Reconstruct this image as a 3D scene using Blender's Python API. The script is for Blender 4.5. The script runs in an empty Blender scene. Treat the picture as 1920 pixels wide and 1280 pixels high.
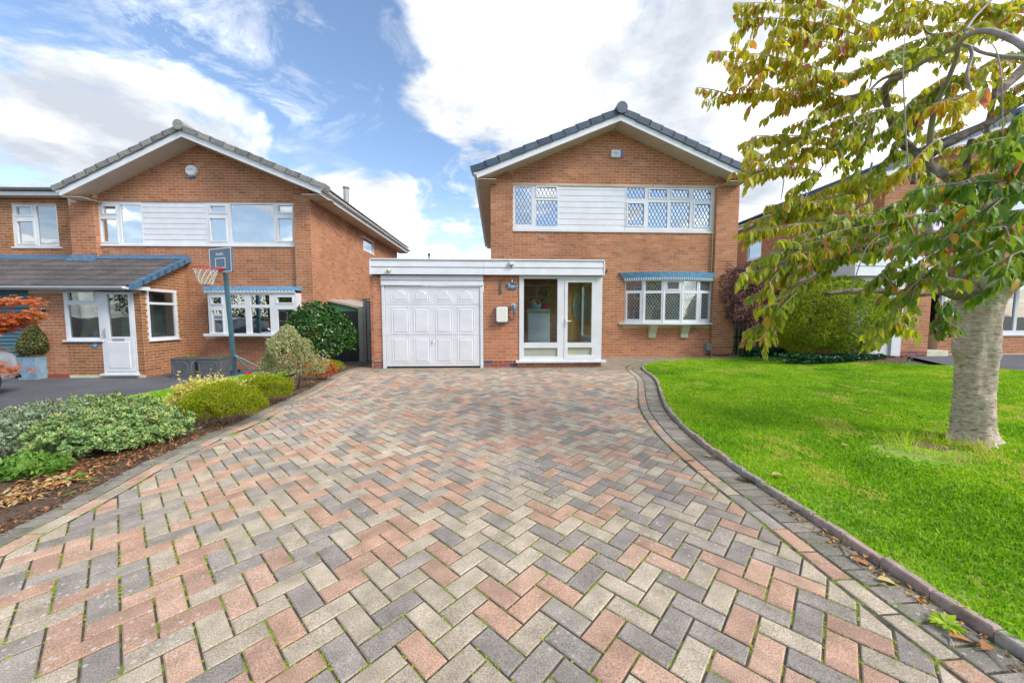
import bpy, bmesh, math, random
import numpy as np
from mathutils import Vector, Matrix
from mathutils.geometry import tessellate_polygon
random.seed(7); rng = np.random.default_rng(7)
R = math.radians
SC = bpy.context.scene
COL = SC.collection

# ---------------------------------------------------------------- camera
CAM_H, F, PITCH = 1.27, 680.0, R(3.95)
cam_d = bpy.data.cameras.new('camera'); cam_d.sensor_width = 36; cam_d.lens = F/1920*36
cam_d.clip_start = 0.03; cam_d.clip_end = 4000
cam = bpy.data.objects.new('camera', cam_d); COL.objects.link(cam)
cam.location = (0, 0, CAM_H); cam.rotation_euler = (R(90)-PITCH, 0, 0)
SC.camera = cam

# ---------------------------------------------------------------- light and exposure
SUN_EL, SUN_AZ = R(42), R(118)         # azimuth from +Y towards +X: behind the camera, to its right, veiled by cloud
SKY_STRENGTH = 0.1
CLOUD_STRENGTH = 1.0
EXPOSURE = 1.36
SC.view_settings.view_transform = 'Standard'; SC.view_settings.look = 'None'
SC.view_settings.exposure = EXPOSURE; SC.view_settings.gamma = 1.0
SC.view_settings.use_curve_mapping = False
sl = bpy.data.lights.new('sun', 'SUN'); sl.energy = 1.5; sl.angle = R(24); sl.color = (1.0, 0.95, 0.87)
so = bpy.data.objects.new('sun', sl); COL.objects.link(so)
sd = Vector((math.cos(SUN_EL)*math.sin(SUN_AZ), math.cos(SUN_EL)*math.cos(SUN_AZ), math.sin(SUN_EL)))
so.rotation_euler = sd.to_track_quat('Z', 'Y').to_euler(); so.location = (0, 20, 30)

_fwd = Vector((0, math.cos(PITCH), -math.sin(PITCH))); _up = Vector((0, math.sin(PITCH), math.cos(PITCH)))
def ray(px, py):
    return (_fwd + Vector((1, 0, 0))*((px-960)/F) + _up*((640-py)/F))

# ---------------------------------------------------------------- node helpers
def N(nt, typ, **kw):
    n = nt.nodes.new(typ)
    for k, v in kw.items():
        if k.startswith('i_'):
            key = k[2:]
            n.inputs[int(key) if key.isdigit() else key].default_value = v
        else: setattr(n, k, v)
    return n
def lk(nt, a, b): nt.links.new(a, b)
def math_(nt, op, a, b=None, clamp=False):
    n = nt.nodes.new('ShaderNodeMath'); n.operation = op; n.use_clamp = clamp
    for i, v in enumerate((a, b)):
        if v is None: continue
        if isinstance(v, (int, float)): n.inputs[i].default_value = v
        else: nt.links.new(v, n.inputs[i])
    return n.outputs[0]
def ramp(nt, fac, stops, interp='LINEAR'):
    n = nt.nodes.new('ShaderNodeValToRGB'); cr = n.color_ramp; cr.interpolation = interp
    while len(cr.elements) > 1: cr.elements.remove(cr.elements[-1])
    for i, (p, c) in enumerate(stops):
        e = cr.elements[0] if i == 0 else cr.elements.new(p)
        e.position = p; e.color = (*c, 1) if len(c) == 3 else c
    if fac is not None: nt.links.new(fac, n.inputs[0])
    return n.outputs[0]
def mixc(nt, fac, a, b, mode='MIX'):
    n = nt.nodes.new('ShaderNodeMix'); n.data_type = 'RGBA'; n.blend_type = mode; n.clamp_factor = True
    for s, v in ((n.inputs[0], fac), (n.inputs[6], a), (n.inputs[7], b)):
        if isinstance(v, (int, float)): s.default_value = v
        elif isinstance(v, tuple): s.default_value = (*v, 1) if len(v) == 3 else v
        else: nt.links.new(v, s)
    return n.outputs[2]

# ---------------------------------------------------------------- world: sky texture and a layer of cloud
W = bpy.data.worlds.new('World'); SC.world = W; W.use_nodes = True
nt = W.node_tree; nt.nodes.clear()
out = N(nt, 'ShaderNodeOutputWorld')
sky = N(nt, 'ShaderNodeTexSky', sky_type='NISHITA', sun_disc=False, sun_elevation=SUN_EL, sun_rotation=SUN_AZ,
        altitude=60, air_density=1.0, dust_density=0.6, ozone_density=1.6)
tc = N(nt, 'ShaderNodeTexCoord'); dirv = tc.outputs['Generated']
sep = N(nt, 'ShaderNodeSeparateXYZ'); lk(nt, dirv, sep.inputs[0])
zc = math_(nt, 'ADD', math_(nt, 'MAXIMUM', sep.outputs[2], 0.0), 0.16)
pu = math_(nt, 'DIVIDE', sep.outputs[0], zc); pv = math_(nt, 'DIVIDE', sep.outputs[1], zc)
comb = N(nt, 'ShaderNodeCombineXYZ'); lk(nt, pu, comb.inputs[0]); lk(nt, pv, comb.inputs[1]); comb.inputs[2].default_value = 3.7
nz = N(nt, 'ShaderNodeTexNoise', i_Scale=1.9, i_Detail=12.0, i_Roughness=0.62, i_Distortion=0.5); lk(nt, comb.outputs[0], nz.inputs['Vector'])
nz2 = N(nt, 'ShaderNodeTexNoise', i_Scale=3.4, i_Detail=12.0, i_Roughness=0.68, i_Distortion=0.8); lk(nt, comb.outputs[0], nz2.inputs['Vector'])
# where the big banks of cloud and the clear gaps lie, as cones about directions of the sky
def blob(px, py, rad, wgt):
    d = ray(px, py).normalized()
    dp = N(nt, 'ShaderNodeVectorMath', operation='DOT_PRODUCT'); lk(nt, dirv, dp.inputs[0]); dp.inputs[1].default_value = d
    m = N(nt, 'ShaderNodeMapRange', interpolation_type='SMOOTHSTEP'); lk(nt, dp.outputs['Value'], m.inputs[0])
    m.inputs[1].default_value = math.cos(R(rad)); m.inputs[2].default_value = math.cos(R(rad*0.25)) ; m.inputs[3].default_value = 0; m.inputs[4].default_value = wgt
    return m.outputs[0]
acc = None
for b in ((60, 190, 15, .34), (230, 230, 12, .24), (390, 190, 10, .30), (400, 330, 12, .25), (560, 290, 10, .28), (690, 400, 11, .26), (520, 210, 7, .12), (0, 340, 10, -.05),
          (520, 60, 17, -.46), (690, 240, 9, -.42), (330, 20, 16, -.34), (820, 330, 8, -.22), (60, 30, 12, -.18), (790, 420, 9, .1), (640, 130, 7, -.3), (770, 300, 7, -.3),
          (1000, 40, 20, .34), (900, 120, 10, .22), (1250, 150, 22, .34), (1500, 250, 24, .32), (860, 200, 7, .14), (930, 330, 8, .14), (1750, 60, 24, .28)):
    v = blob(*b); acc = v if acc is None else math_(nt, 'ADD', acc, v)
dens = math_(nt, 'ADD', math_(nt, 'ADD', math_(nt, 'MULTIPLY', nz.outputs['Fac'], 2.6), -.80), math_(nt, 'MULTIPLY', acc, .82))
cov = N(nt, 'ShaderNodeMapRange', interpolation_type='SMOOTHSTEP'); lk(nt, dens, cov.inputs[0])
cov.inputs[1].default_value = 0.40; cov.inputs[2].default_value = 0.86
thin = N(nt, 'ShaderNodeMapRange'); lk(nt, nz2.outputs['Fac'], thin.inputs[0])
thin.inputs[1].default_value = 0.50; thin.inputs[2].default_value = 0.80; thin.inputs[3].default_value = 0.0; thin.inputs[4].default_value = 0.62
low = N(nt, 'ShaderNodeMapRange'); lk(nt, sep.outputs[2], low.inputs[0])     # the horizon whitens
low.inputs[1].default_value = 0.0; low.inputs[2].default_value = 0.30; low.inputs[3].default_value = 0.55; low.inputs[4].default_value = 0.0
covf = math_(nt, 'MAXIMUM', cov.outputs[0], math_(nt, 'MAXIMUM', thin.outputs[0], low.outputs[0]))
gacc = None
for b in ((1240, 170, 12, .35), (1400, 60, 12, .3), (1330, 300, 12, .2), (1120, 330, 8, .15), (200, 300, 16, .3), (60, 240, 12, .15), (1000, 60, 12, -.25), (1420, 170, 8, -.2), (1600, 30, 14, .1)):
    v = blob(*b); gacc = v if gacc is None else math_(nt, 'ADD', gacc, v)
nz3 = N(nt, 'ShaderNodeTexNoise', i_Scale=2.3, i_Detail=10.0, i_Roughness=0.6); lk(nt, comb.outputs[0], nz3.inputs['Vector'])
grey = math_(nt, 'ADD', math_(nt, 'ADD', math_(nt, 'MULTIPLY', nz3.outputs['Fac'], 2.3), -.65), math_(nt, 'MULTIPLY', gacc, .7))
ccol = ramp(nt, grey, [(0.30, (.90, .90, .89)), (0.48, (0.56, 0.565, 0.57)), (0.72, (0.37, 0.385, 0.405)), (1.0, (0.27, 0.29, 0.325))])
bg1 = N(nt, 'ShaderNodeBackground', i_Strength=SKY_STRENGTH); lk(nt, sky.outputs[0], bg1.inputs[0])
bg2 = N(nt, 'ShaderNodeBackground', i_Strength=CLOUD_STRENGTH); lk(nt, ccol, bg2.inputs[0])
mx = N(nt, 'ShaderNodeMixShader'); lk(nt, covf, mx.inputs[0]); lk(nt, bg1.outputs[0], mx.inputs[1]); lk(nt, bg2.outputs[0], mx.inputs[2])
lk(nt, mx.outputs[0], out.inputs[0])

# ---------------------------------------------------------------- lie of the land
def sstep(t):
    t = min(1.0, max(0.0, t)); return t*t*(3-2*t)
def g(x, y):
    return 0.009*min(y, 14) - 0.35*sstep((-x-4.45)/1.9) + 0.17*sstep((x-6.5)/3.0)
def ground(px, py, dz=0.0):
    d = ray(px, py); t = 5.0
    for _ in range(60):
        x, y = d.x*t, d.y*t
        t = 0.5*t + 0.5*((g(x, y)+dz-CAM_H)/d.z)
    return Vector((d.x*t, d.y*t, 0))
def at(px, py, Y):
    d = ray(px, py); t = Y/d.y
    return Vector((d.x*t, Y, CAM_H+d.z*t))
class Frame:
    """a facade: local x along it, y into the house, z up"""
    def __init__(s, px, Y, yaw):
        s.yaw = R(yaw); s.O = Vector(((px-960)/F*Y/math.cos(PITCH)*math.cos(PITCH), Y, 0))
        s.a = Vector((math.cos(s.yaw), math.sin(s.yaw), 0)); s.d = Vector((-math.sin(s.yaw), math.cos(s.yaw), 0))
        s.M = Matrix.Translation(s.O) @ Matrix.Rotation(s.yaw, 4, 'Z')
    def q(s, px, py, d=0.0):
        r = ray(px, py); c = Vector((0, 0, CAM_H)); P0 = s.O + s.d*d
        t = (P0-c).dot(s.d)/r.dot(s.d); P = c + r*t
        return ((P-s.O).dot(s.a), P.z)
    def w(s, a, d, z): return s.M @ Vector((a, d, z))

# ---------------------------------------------------------------- objects
def setp(o, label=None, cat=None, group=None, kind=None):
    if label: o['label'] = label
    if cat: o['category'] = cat
    if group: o['group'] = group
    if kind: o['kind'] = kind
    return o
def link(name, data, mat=None, parent=None, **kw):
    o = bpy.data.objects.new(name, data); COL.objects.link(o)
    if parent is not None: o.parent = parent
    if mat is not None and data is not None and not data.materials: data.materials.append(mat)
    return setp(o, **kw)
def empty(name, label, cat, loc=(0, 0, 0), rz=0.0, group=None):
    o = bpy.data.objects.new(name, None); COL.objects.link(o); o.location = loc; o.rotation_euler = (0, 0, rz)
    o.empty_display_size = 0.2
    return setp(o, label, cat, group)
class MB:
    def __init__(s): s.v = []; s.f = []; s.t = []
    def add(s, vs, fs, tint=0.0):
        n = len(s.v); s.v += [tuple(v) for v in vs]; s.f += [tuple(i+n for i in f) for f in fs]; s.t += [tint]*len(fs); return s
    def box(s, x0, x1, y0, y1, z0, z1, tint=0.0):
        return s.add([(x0,y0,z0),(x1,y0,z0),(x1,y1,z0),(x0,y1,z0),(x0,y0,z1),(x1,y0,z1),(x1,y1,z1),(x0,y1,z1)],
              [(0,3,2,1),(4,5,6,7),(0,1,5,4),(1,2,6,5),(2,3,7,6),(3,0,4,7)], tint)
    def bbox(s, x0, x1, y0, y1, z0, z1, b=0.004, tint=0.0):
        """box whose front (-y) face is chamfered"""
        return s.add([(x0,y1,z0),(x1,y1,z0),(x1,y1,z1),(x0,y1,z1),(x0,y0+b,z0),(x1,y0+b,z0),(x1,y0+b,z1),(x0,y0+b,z1),
               (x0+b,y0,z0+b),(x1-b,y0,z0+b),(x1-b,y0,z1-b),(x0+b,y0,z1-b)],
              [(0,1,5,4),(1,2,6,5),(2,3,7,6),(3,0,4,7),(4,5,9,8),(5,6,10,9),(6,7,11,10),(7,4,8,11),(8,9,10,11),(3,2,1,0)], tint)
    def prism(s, poly, e, tint=0.0):
        """closed polygon of 3d points swept by vector e"""
        n = len(poly); e = Vector(e); a = [Vector(p) for p in poly]; b = [p+e for p in a]
        return s.add(a+b, [tuple(range(n))[::-1], tuple(range(n, 2*n))]+[(i, (i+1) % n, n+(i+1) % n, n+i) for i in range(n)], tint)
    def tube(s, pts, rad, n=8, cap=True, tint=0.0):
        pts = [Vector(p) for p in pts]
        if isinstance(rad, (int, float)): rad = [rad]*len(pts)
        vs = []; fs = []; up = None
        for i, p in enumerate(pts):
            t = (pts[min(i+1, len(pts)-1)]-pts[max(i-1, 0)])
            t = t.normalized() if t.length > 1e-9 else Vector((0, 0, 1))
            if up is None: up = t.orthogonal().normalized()
            up = (up - t*up.dot(t)); up = up.normalized() if up.length > 1e-6 else t.orthogonal().normalized()
            w = t.cross(up)
            for k in range(n):
                a = 2*math.pi*k/n; vs.append(p+(up*math.cos(a)+w*math.sin(a))*rad[i])
        for i in range(len(pts)-1):
            for k in range(n): fs.append((i*n+k, i*n+(k+1) % n, (i+1)*n+(k+1) % n, (i+1)*n+k))
        if cap: fs += [tuple(range(n))[::-1], tuple(range((len(pts)-1)*n, len(pts)*n))]
        return s.add(vs, fs, tint)
    def lathe(s, prof, c=(0, 0, 0), n=20, tint=0.0):
        vs = []; fs = []; c = Vector(c)
        for r, z in prof:
            for k in range(n): a = 2*math.pi*k/n; vs.append(c+Vector((r*math.cos(a), r*math.sin(a), z)))
        for i in range(len(prof)-1):
            for k in range(n): fs.append((i*n+k, i*n+(k+1) % n, (i+1)*n+(k+1) % n, (i+1)*n+k))
        fs += [tuple(range(n))[::-1], tuple(range((len(prof)-1)*n, len(prof)*n))]
        return s.add(vs, fs, tint)
    def mesh(s, name, smooth=False):
        m = bpy.data.meshes.new(name); m.from_pydata(s.v, [], s.f); 
        if any(s.t): m.attributes.new('tint', 'FLOAT', 'FACE').data.foreach_set('value', s.t)
        if smooth: m.polygons.foreach_set('use_smooth', [True]*len(m.polygons))
        m.update(); return m
    def build(s, name, mat, parent=None, smooth=False, **kw):
        return link(name, s.mesh(name, smooth), mat, parent, **kw)
def np_mesh(name, V, Fq, tint=None, smooth=True):
    """V (n,3), Fq (m,k) all faces with k corners"""
    m = bpy.data.meshes.new(name); k = Fq.shape[1]
    m.vertices.add(len(V)); m.vertices.foreach_set('co', V.astype(np.float32).ravel())
    m.loops.add(Fq.size); m.loops.foreach_set('vertex_index', Fq.astype(np.int32).ravel())
    m.polygons.add(len(Fq)); m.polygons.foreach_set('loop_start', np.arange(0, Fq.size, k, dtype=np.int32))
    m.polygons.foreach_set('use_smooth', np.full(len(Fq), smooth))
    if tint is not None: m.attributes.new('tint', 'FLOAT', 'FACE').data.foreach_set('value', tint.astype(np.float32).ravel())
    m.update(calc_edges=True); return m

# ---------------------------------------------------------------- materials
def tint_fac(nt):
    a = N(nt, 'ShaderNodeAttribute', attribute_type='GEOMETRY', attribute_name='tint')
    b = N(nt, 'ShaderNodeAttribute', attribute_type='OBJECT', attribute_name='tint')
    return math_(nt, 'ADD', a.outputs['Fac'], b.outputs['Fac'])
def mat(name, c1, c2=None, rough=.6, nscale=6.0, bump=0.0, bscale=80.0, metal=0.0, spec=.5, tints=None, interp='LINEAR', detail=5.0,
        stretch=None, trans=0.0, coat=0.0, vary=0.0, vscale=30.0, contrast=(.35, .65), tmul=1.0, thin=0.0):
    m = bpy.data.materials.new(name); m.use_nodes = True; nt = m.node_tree; nt.nodes.clear()
    out = N(nt, 'ShaderNodeOutputMaterial'); p = N(nt, 'ShaderNodeBsdfPrincipled')
    p.inputs['Roughness'].default_value = rough; p.inputs['Metallic'].default_value = metal; p.inputs['Specular IOR Level'].default_value = spec
    p.inputs['Coat Weight'].default_value = coat
    geo = N(nt, 'ShaderNodeNewGeometry'); vec = geo.outputs['Position']
    if stretch:
        mp = N(nt, 'ShaderNodeMapping'); mp.inputs['Scale'].default_value = stretch; lk(nt, vec, mp.inputs[0]); vec = mp.outputs[0]
    def noise(sc, det=detail):
        n = N(nt, 'ShaderNodeTexNoise', i_Scale=sc, i_Detail=det, i_Roughness=.6); lk(nt, vec, n.inputs['Vector']); return n.outputs['Fac']
    n1 = noise(nscale)
    if tints: 
        base = ramp(nt, tint_fac(nt), tints, interp)
        if c2: base = mixc(nt, ramp(nt, n1, [(contrast[0], (0, 0, 0)), (contrast[1], (1, 1, 1))]), base, c2)
    elif c2: base = mixc(nt, ramp(nt, n1, [(contrast[0], (0, 0, 0)), (contrast[1], (1, 1, 1))]), c1, c2)
    else: base = mixc(nt, 0.0, c1, c1)
    if vary:
        nv = noise(vscale, 4.0)
        base = mixc(nt, 1.0, base, ramp(nt, nv, [(.3, (1-vary,)*3), (.7, (1+vary,)*3)]), 'MULTIPLY')
    lk(nt, base, p.inputs['Base Color'])
    if bump:
        b = N(nt, 'ShaderNodeBump', i_Strength=min(1, bump), i_Distance=0.01); lk(nt, noise(bscale, 6.0), b.inputs['Height']); lk(nt, b.outputs[0], p.inputs['Normal'])
    sh = p.outputs[0]
    if trans:        # light through a leaf
        tr = N(nt, 'ShaderNodeBsdfTranslucent'); 
        lk(nt, mixc(nt, 1.0, base, (1.25, 1.15, .6), 'MULTIPLY'), tr.inputs[0])
        mx = N(nt, 'ShaderNodeMixShader'); mx.inputs[0].default_value = trans; lk(nt, sh, mx.inputs[1]); lk(nt, tr.outputs[0], mx.inputs[2]); sh = mx.outputs[0]
    lk(nt, sh, out.inputs[0])
    m['p'] = 1
    return m
def glass(name, refl=.35, tintc=(.9, .95, .95)):
    m = bpy.data.materials.new(name); m.use_nodes = True; nt = m.node_tree; nt.nodes.clear()
    out = N(nt, 'ShaderNodeOutputMaterial'); t = N(nt, 'ShaderNodeBsdfTransparent'); t.inputs[0].default_value = (*tintc, 1)
    gl = N(nt, 'ShaderNodeBsdfGlossy'); gl.inputs['Roughness'].default_value = 0.01; gl.inputs[0].default_value = (.95, .97, 1, 1)
    fr = N(nt, 'ShaderNodeLayerWeight'); fr.inputs['Blend'].default_value = .25
    f = math_(nt, 'ADD', math_(nt, 'MULTIPLY', fr.outputs['Fresnel'], .9), refl, True)
    geo = N(nt, 'ShaderNodeNewGeometry'); nn = N(nt, 'ShaderNodeTexNoise', i_Scale=1.4, i_Detail=1.0); lk(nt, geo.outputs['Position'], nn.inputs['Vector'])
    b = N(nt, 'ShaderNodeBump', i_Strength=.05, i_Distance=.05); lk(nt, nn.outputs['Fac'], b.inputs['Height']); lk(nt, b.outputs[0], gl.inputs['Normal'])
    mx = N(nt, 'ShaderNodeMixShader'); lk(nt, f, mx.inputs[0]); lk(nt, t.outputs[0], mx.inputs[1]); lk(nt, gl.outputs[0], mx.inputs[2]); lk(nt, mx.outputs[0], out.inputs[0])
    return m
def after(m):      # the principled node and its colour source, for extra layers
    nt = m.node_tree; p = [n for n in nt.nodes if n.type == 'BSDF_PRINCIPLED'][0]
    return nt, p, p.inputs['Base Color'].links[0].from_socket
BR = [(0.0, (.37, .155, .075)), (.2, (.43, .185, .09)), (.45, (.45, .205, .115)), (.65, (.43, .175, .08)), (.82, (.49, .245, .14)), (1.0, (.31, .135, .07))]
BRG = [(0.0, (.44, .17, .085)), (.3, (.50, .205, .105)), (.6, (.53, .24, .135)), (.85, (.45, .18, .10)), (1.0, (.38, .16, .10))]
BRP = [(0.0, (.25, .11, .045)), (.3, (.33, .15, .065)), (.6, (.38, .17, .075)), (1.0, (.28, .13, .06))]
M = dict(
 brick=mat('house_brick', BR[0][1], tints=BR, rough=.85, bump=.35, bscale=160, vary=.18, vscale=25, spec=.2),
 brick_red=mat('garage_brick', BR[0][1], tints=BRG, rough=.85, bump=.35, bscale=160, vary=.15, vscale=25, spec=.2),
 brick_brown=mat('porch_brick', BR[0][1], tints=BRP, rough=.85, bump=.35, bscale=160, vary=.18, vscale=25, spec=.2),
 mortar=mat('mortar', (.66, .50, .36), (.57, .43, .31), rough=.95, bump=.3, bscale=200),
 mortar_pale=mat('pale_mortar', (.66, .52, .39), (.56, .44, .33), rough=.95, bump=.3, bscale=200),
 eng=mat('damp_course_brick', (.30, .07, .045), tints=[(0, (.32, .07, .045)), (.5, (.10, .07, .09)), (1, (.20, .10, .10))], rough=.7, bump=.2, vary=.2),
 upvc=mat('white_upvc', (.74, .76, .79), (.67, .685, .705), rough=.35, nscale=3, spec=.5),
 upvc_dull=mat('weathered_upvc', (.72, .735, .76), (.65, .66, .68), rough=.4, nscale=3, spec=.5),
 trim=mat('cream_trim', (.66, .64, .47), (.55, .54, .42), rough=.5),
 soffit=mat('soffit_board', (.63, .52, .43), (.55, .46, .38), rough=.7, nscale=2),
 tile_blue=mat('slate_blue_tile', (.05, .075, .11), tints=[(0, (.04, .06, .095)), (.5, (.06, .09, .135)), (1, (.085, .115, .15))], rough=.6, bump=.3, vary=.25, vscale=14),
 tile_grey=mat('lichen_grey_tile', (.2, .2, .18), (.36, .33, .18), tints=[(0, (.17, .175, .17)), (.5, (.22, .225, .215)), (1, (.28, .28, .26))], rough=.9, bump=.5, nscale=9, contrast=(.55, .72), vary=.3, vscale=20),
 tile_brown=mat('brown_roof_tile', (.1, .07, .06), tints=[(0, (.075, .066, .066)), (.5, (.10, .086, .083)), (1, (.125, .108, .104))], rough=.85, bump=.5, vary=.3, vscale=14),
 lead=mat('blue_lead', (.05, .11, .19), (.09, .18, .28), rough=.55, nscale=12, bump=.2, bscale=40),
 lead_bay=mat('painted_lead', (.08, .25, .46), (.20, .42, .62), rough=.55, nscale=20, bump=.2, bscale=40),
 lead_dark=mat('lead_came', (.07, .09, .11), rough=.5), lead_light=mat('bright_came', (.42, .47, .50), rough=.35, metal=.4),
 frame_pink=mat('house_wall_inside', (.45, .43, .40), (.40, .38, .35), rough=.9),
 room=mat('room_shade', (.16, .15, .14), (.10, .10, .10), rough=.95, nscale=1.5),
 room_pale=mat('room_pale_wall', (.50, .52, .46), (.44, .46, .40), rough=.95, nscale=1.5),
 curtain=mat('net_curtain', (.62, .66, .66), (.40, .44, .45), rough=.9, nscale=9, stretch=(3, 3, .15)),
 blind=mat('vertical_blind', (.60, .64, .58), (.48, .52, .47), rough=.9, nscale=14, stretch=(3, 3, .05)),
 glass=glass('window_glass', .34), glass_clear=glass('porch_glass', .03), glass_up=glass('upper_glass', .42),
 frosted=mat('obscured_glass', (.34, .40, .34), (.50, .44, .26), rough=.25, nscale=3),
 wood=mat('oak_door', (.58, .29, .08), (.74, .43, .15), rough=.45, nscale=8, stretch=(4, 4, .5), bump=.1),
 dark=mat('near_black', (.02, .022, .025), rough=.6), black=mat('black_plastic', (.03, .03, .033), rough=.45),
 white=mat('white_plastic', (.78, .78, .76), rough=.35), cream=mat('cream_plastic', (.76, .76, .68), rough=.35),
 blue=mat('bright_blue_plastic', (.03, .24, .65), rough=.35), teal_p=mat('blue_plastic', (.04, .22, .38), rough=.35),
 navy=mat('sign_blue', (.03, .13, .24), rough=.4), pink=mat('pink_pot', (.62, .03, .24), rough=.4),
 basket=mat('pale_basket', (.46, .58, .64), (.38, .5, .55), rough=.8, nscale=50),
 cabinet=mat('white_cabinet', (.76, .80, .80), rough=.4), chrome=mat('brushed_metal', (.62, .62, .62), rough=.3, metal=.9),
 brass=mat('brass', (.6, .5, .22), rough=.35, metal=.7), grey_box=mat('grey_meter_box', (.24, .29, .34), (.20, .25, .30), rough=.5),
 roller=mat('teal_roller', (.05, .14, .18), (.07, .17, .21), rough=.4), flue=mat('flue_metal', (.33, .34, .32), (.24, .25, .24), rough=.6, nscale=12),
 fence_black=mat('black_stained_fence', (.018, .019, .024), (.035, .035, .04), rough=.85, nscale=12, stretch=(6, 6, .6), bump=.3),
 fence_grey=mat('weathered_grey_wood', (.20, .19, .18), (.32, .30, .27), rough=.9, nscale=9, stretch=(8, 8, .5), bump=.4),
 post=mat('old_green_post', (.26, .26, .17), (.34, .33, .25), rough=.9, nscale=9, stretch=(8, 8, .6), bump=.4),
 shed=mat('green_metal_shed', (.05, .22, .10), (.07, .27, .13), rough=.5), shed_roof=mat('pale_shed_roof', (.45, .41, .36), (.36, .33, .29), rough=.8),
 hoop=mat('teal_steel', (.05, .13, .17), (.07, .16, .20), rough=.4), board=mat('backboard', (.07, .13, .19), (.09, .17, .24), rough=.35, nscale=3),
 red=mat('red_plastic', (.60, .02, .025), rough=.4), net=mat('net_cord', (.66, .63, .54), rough=.9),
 plantbox=mat('dark_planter', (.075, .08, .09), (.11, .115, .125), rough=.65, nscale=7, bump=.15, bscale=30), plantline=mat('planter_moulding', (.16, .17, .185), rough=.6),
 zinc=mat('blue_grey_zinc', (.13, .23, .32), (.24, .36, .46), rough=.55, nscale=5, bump=.1),
 car=mat('silver_paint', (.52, .55, .58), rough=.28, metal=.55, coat=.6), tyre=mat('tyre_rubber', (.02, .02, .021), rough=.85, bump=.3), carglass=mat('car_glass', (.03, .035, .04), rough=.05, spec=.9),
 asphalt=mat('tarmac', (.085, .085, .092), (.125, .125, .135), rough=.88, nscale=1.1, bump=.5, bscale=220, vary=.25, vscale=120),
 soil=mat('bark_mulch', (.045, .028, .018), (.17, .10, .06), rough=.95, nscale=38, bump=1, bscale=45),
 earth=mat('ground_soil', (.10, .09, .06), (.13, .12, .08), rough=.95, nscale=2),
 bark=mat('cherry_bark', (.36, .265, .20), (.60, .51, .42), rough=.85, nscale=20, stretch=(1.0, 1.0, 1.7), bump=.6, bscale=60, vary=.25, vscale=26, contrast=(.33, .66), detail=10.0),
 bark_knob=mat('rough_cherry_bark', (.10, .075, .055), (.30, .25, .20), rough=.9, nscale=17, bump=1, bscale=26, vary=.35, vscale=7),
 twig=mat('silver_twig', (.27, .22, .20), (.40, .36, .36), rough=.7, nscale=14, bump=.3), stem=mat('shrub_stem', (.15, .09, .055), (.25, .16, .10), rough=.85, nscale=14, bump=.4),
 kerb=mat('kerb_block', (.2, .1, .1), tints=[(0, (.46, .32, .26)), (.5, (.36, .32, .28)), (1, (.40, .29, .25))], rough=.9, bump=.6, bscale=120, vary=.35, vscale=18),
)
# pavers: sandy, grey and salmon blocks with speckle, pale lichen spots and wear
def paver_material():
    T = [(0, (.47, .40, .31)), (.33, (.245, .225, .215)), (.6, (.49, .28, .19)), (.85, (.17, .165, .145)), (.95, (.42, .33, .24))]
    m = mat('block_paver', T[0][1], tints=[(0, (.47, .395, .30)), (.10, (.52, .44, .335)), (.20, (.43, .365, .28)), (.30, (.33, .29, .25)), (.40, (.375, .33, .285)), (.50, (.30, .265, .235)), (.60, (.52, .33, .235)),
            (.70, (.55, .365, .265)), (.80, (.46, .295, .215)), (.90, (.235, .22, .18)), (.96, (.28, .26, .21))], interp='CONSTANT', rough=.88, bump=.55, bscale=260, spec=.25)
    nt, p, c = after(m); geo = N(nt, 'ShaderNodeNewGeometry'); pos = geo.outputs['Position']
    n = N(nt, 'ShaderNodeTexNoise', i_Scale=210.0, i_Detail=2.0); lk(nt, pos, n.inputs['Vector'])
    c = mixc(nt, 1.0, c, ramp(nt, n.outputs['Fac'], [(.30, (.55,)*3), (.5, (1.0,)*3), (.70, (1.35,)*3)]), 'MULTIPLY')
    n2 = N(nt, 'ShaderNodeTexNoise', i_Scale=9.0, i_Detail=5.0); lk(nt, pos, n2.inputs['Vector'])
    c = mixc(nt, 1.0, c, ramp(nt, n2.outputs['Fac'], [(.3, (.76, .75, .73)), (.7, (1.18, 1.15, 1.12))]), 'MULTIPLY')
    n3 = N(nt, 'ShaderNodeTexNoise', i_Scale=.55, i_Detail=3.0); lk(nt, pos, n3.inputs['Vector'])
    v = N(nt, 'ShaderNodeTexVoronoi', i_Scale=26.0); lk(nt, pos, v.inputs['Vector'])
    spots = math_(nt, 'MULTIPLY', math_(nt, 'LESS_THAN', v.outputs['Distance'], .20), ramp(nt, n3.outputs['Fac'], [(.50, (0,)*3), (.58, (1,)*3)]))
    v2 = N(nt, 'ShaderNodeTexVoronoi', i_Scale=75.0); lk(nt, pos, v2.inputs['Vector'])
    spots2 = math_(nt, 'MULTIPLY', math_(nt, 'LESS_THAN', v2.outputs['Distance'], .15), ramp(nt, n3.outputs['Fac'], [(.40, (0,)*3), (.6, (.8,)*3)]))
    c = mixc(nt, math_(nt, 'MULTIPLY', math_(nt, 'MAXIMUM', spots, spots2), .6), c, (.62, .60, .55))
    # house shade and greenish dirt, painted as one darker strip before garage and house
    sp = N(nt, 'ShaderNodeSeparateXYZ'); lk(nt, pos, sp.inputs[0])
    n4 = N(nt, 'ShaderNodeTexNoise', i_Scale=2.2, i_Detail=6.0); lk(nt, pos, n4.inputs['Vector'])
    fd = math_(nt, 'ADD', math_(nt, 'MULTIPLY', sp.outputs[1], .55), math_(nt, 'MULTIPLY', n4.outputs['Fac'], 1.1))
    mr = N(nt, 'ShaderNodeMapRange'); lk(nt, fd, mr.inputs[0]); mr.inputs[1].default_value = 4.65; mr.inputs[2].default_value = 5.15; mr.inputs[4].default_value = .72
    c = mixc(nt, mr.outputs[0], c, (.215, .185, .135))
    lk(nt, c, p.inputs['Base Color']); return m
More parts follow.
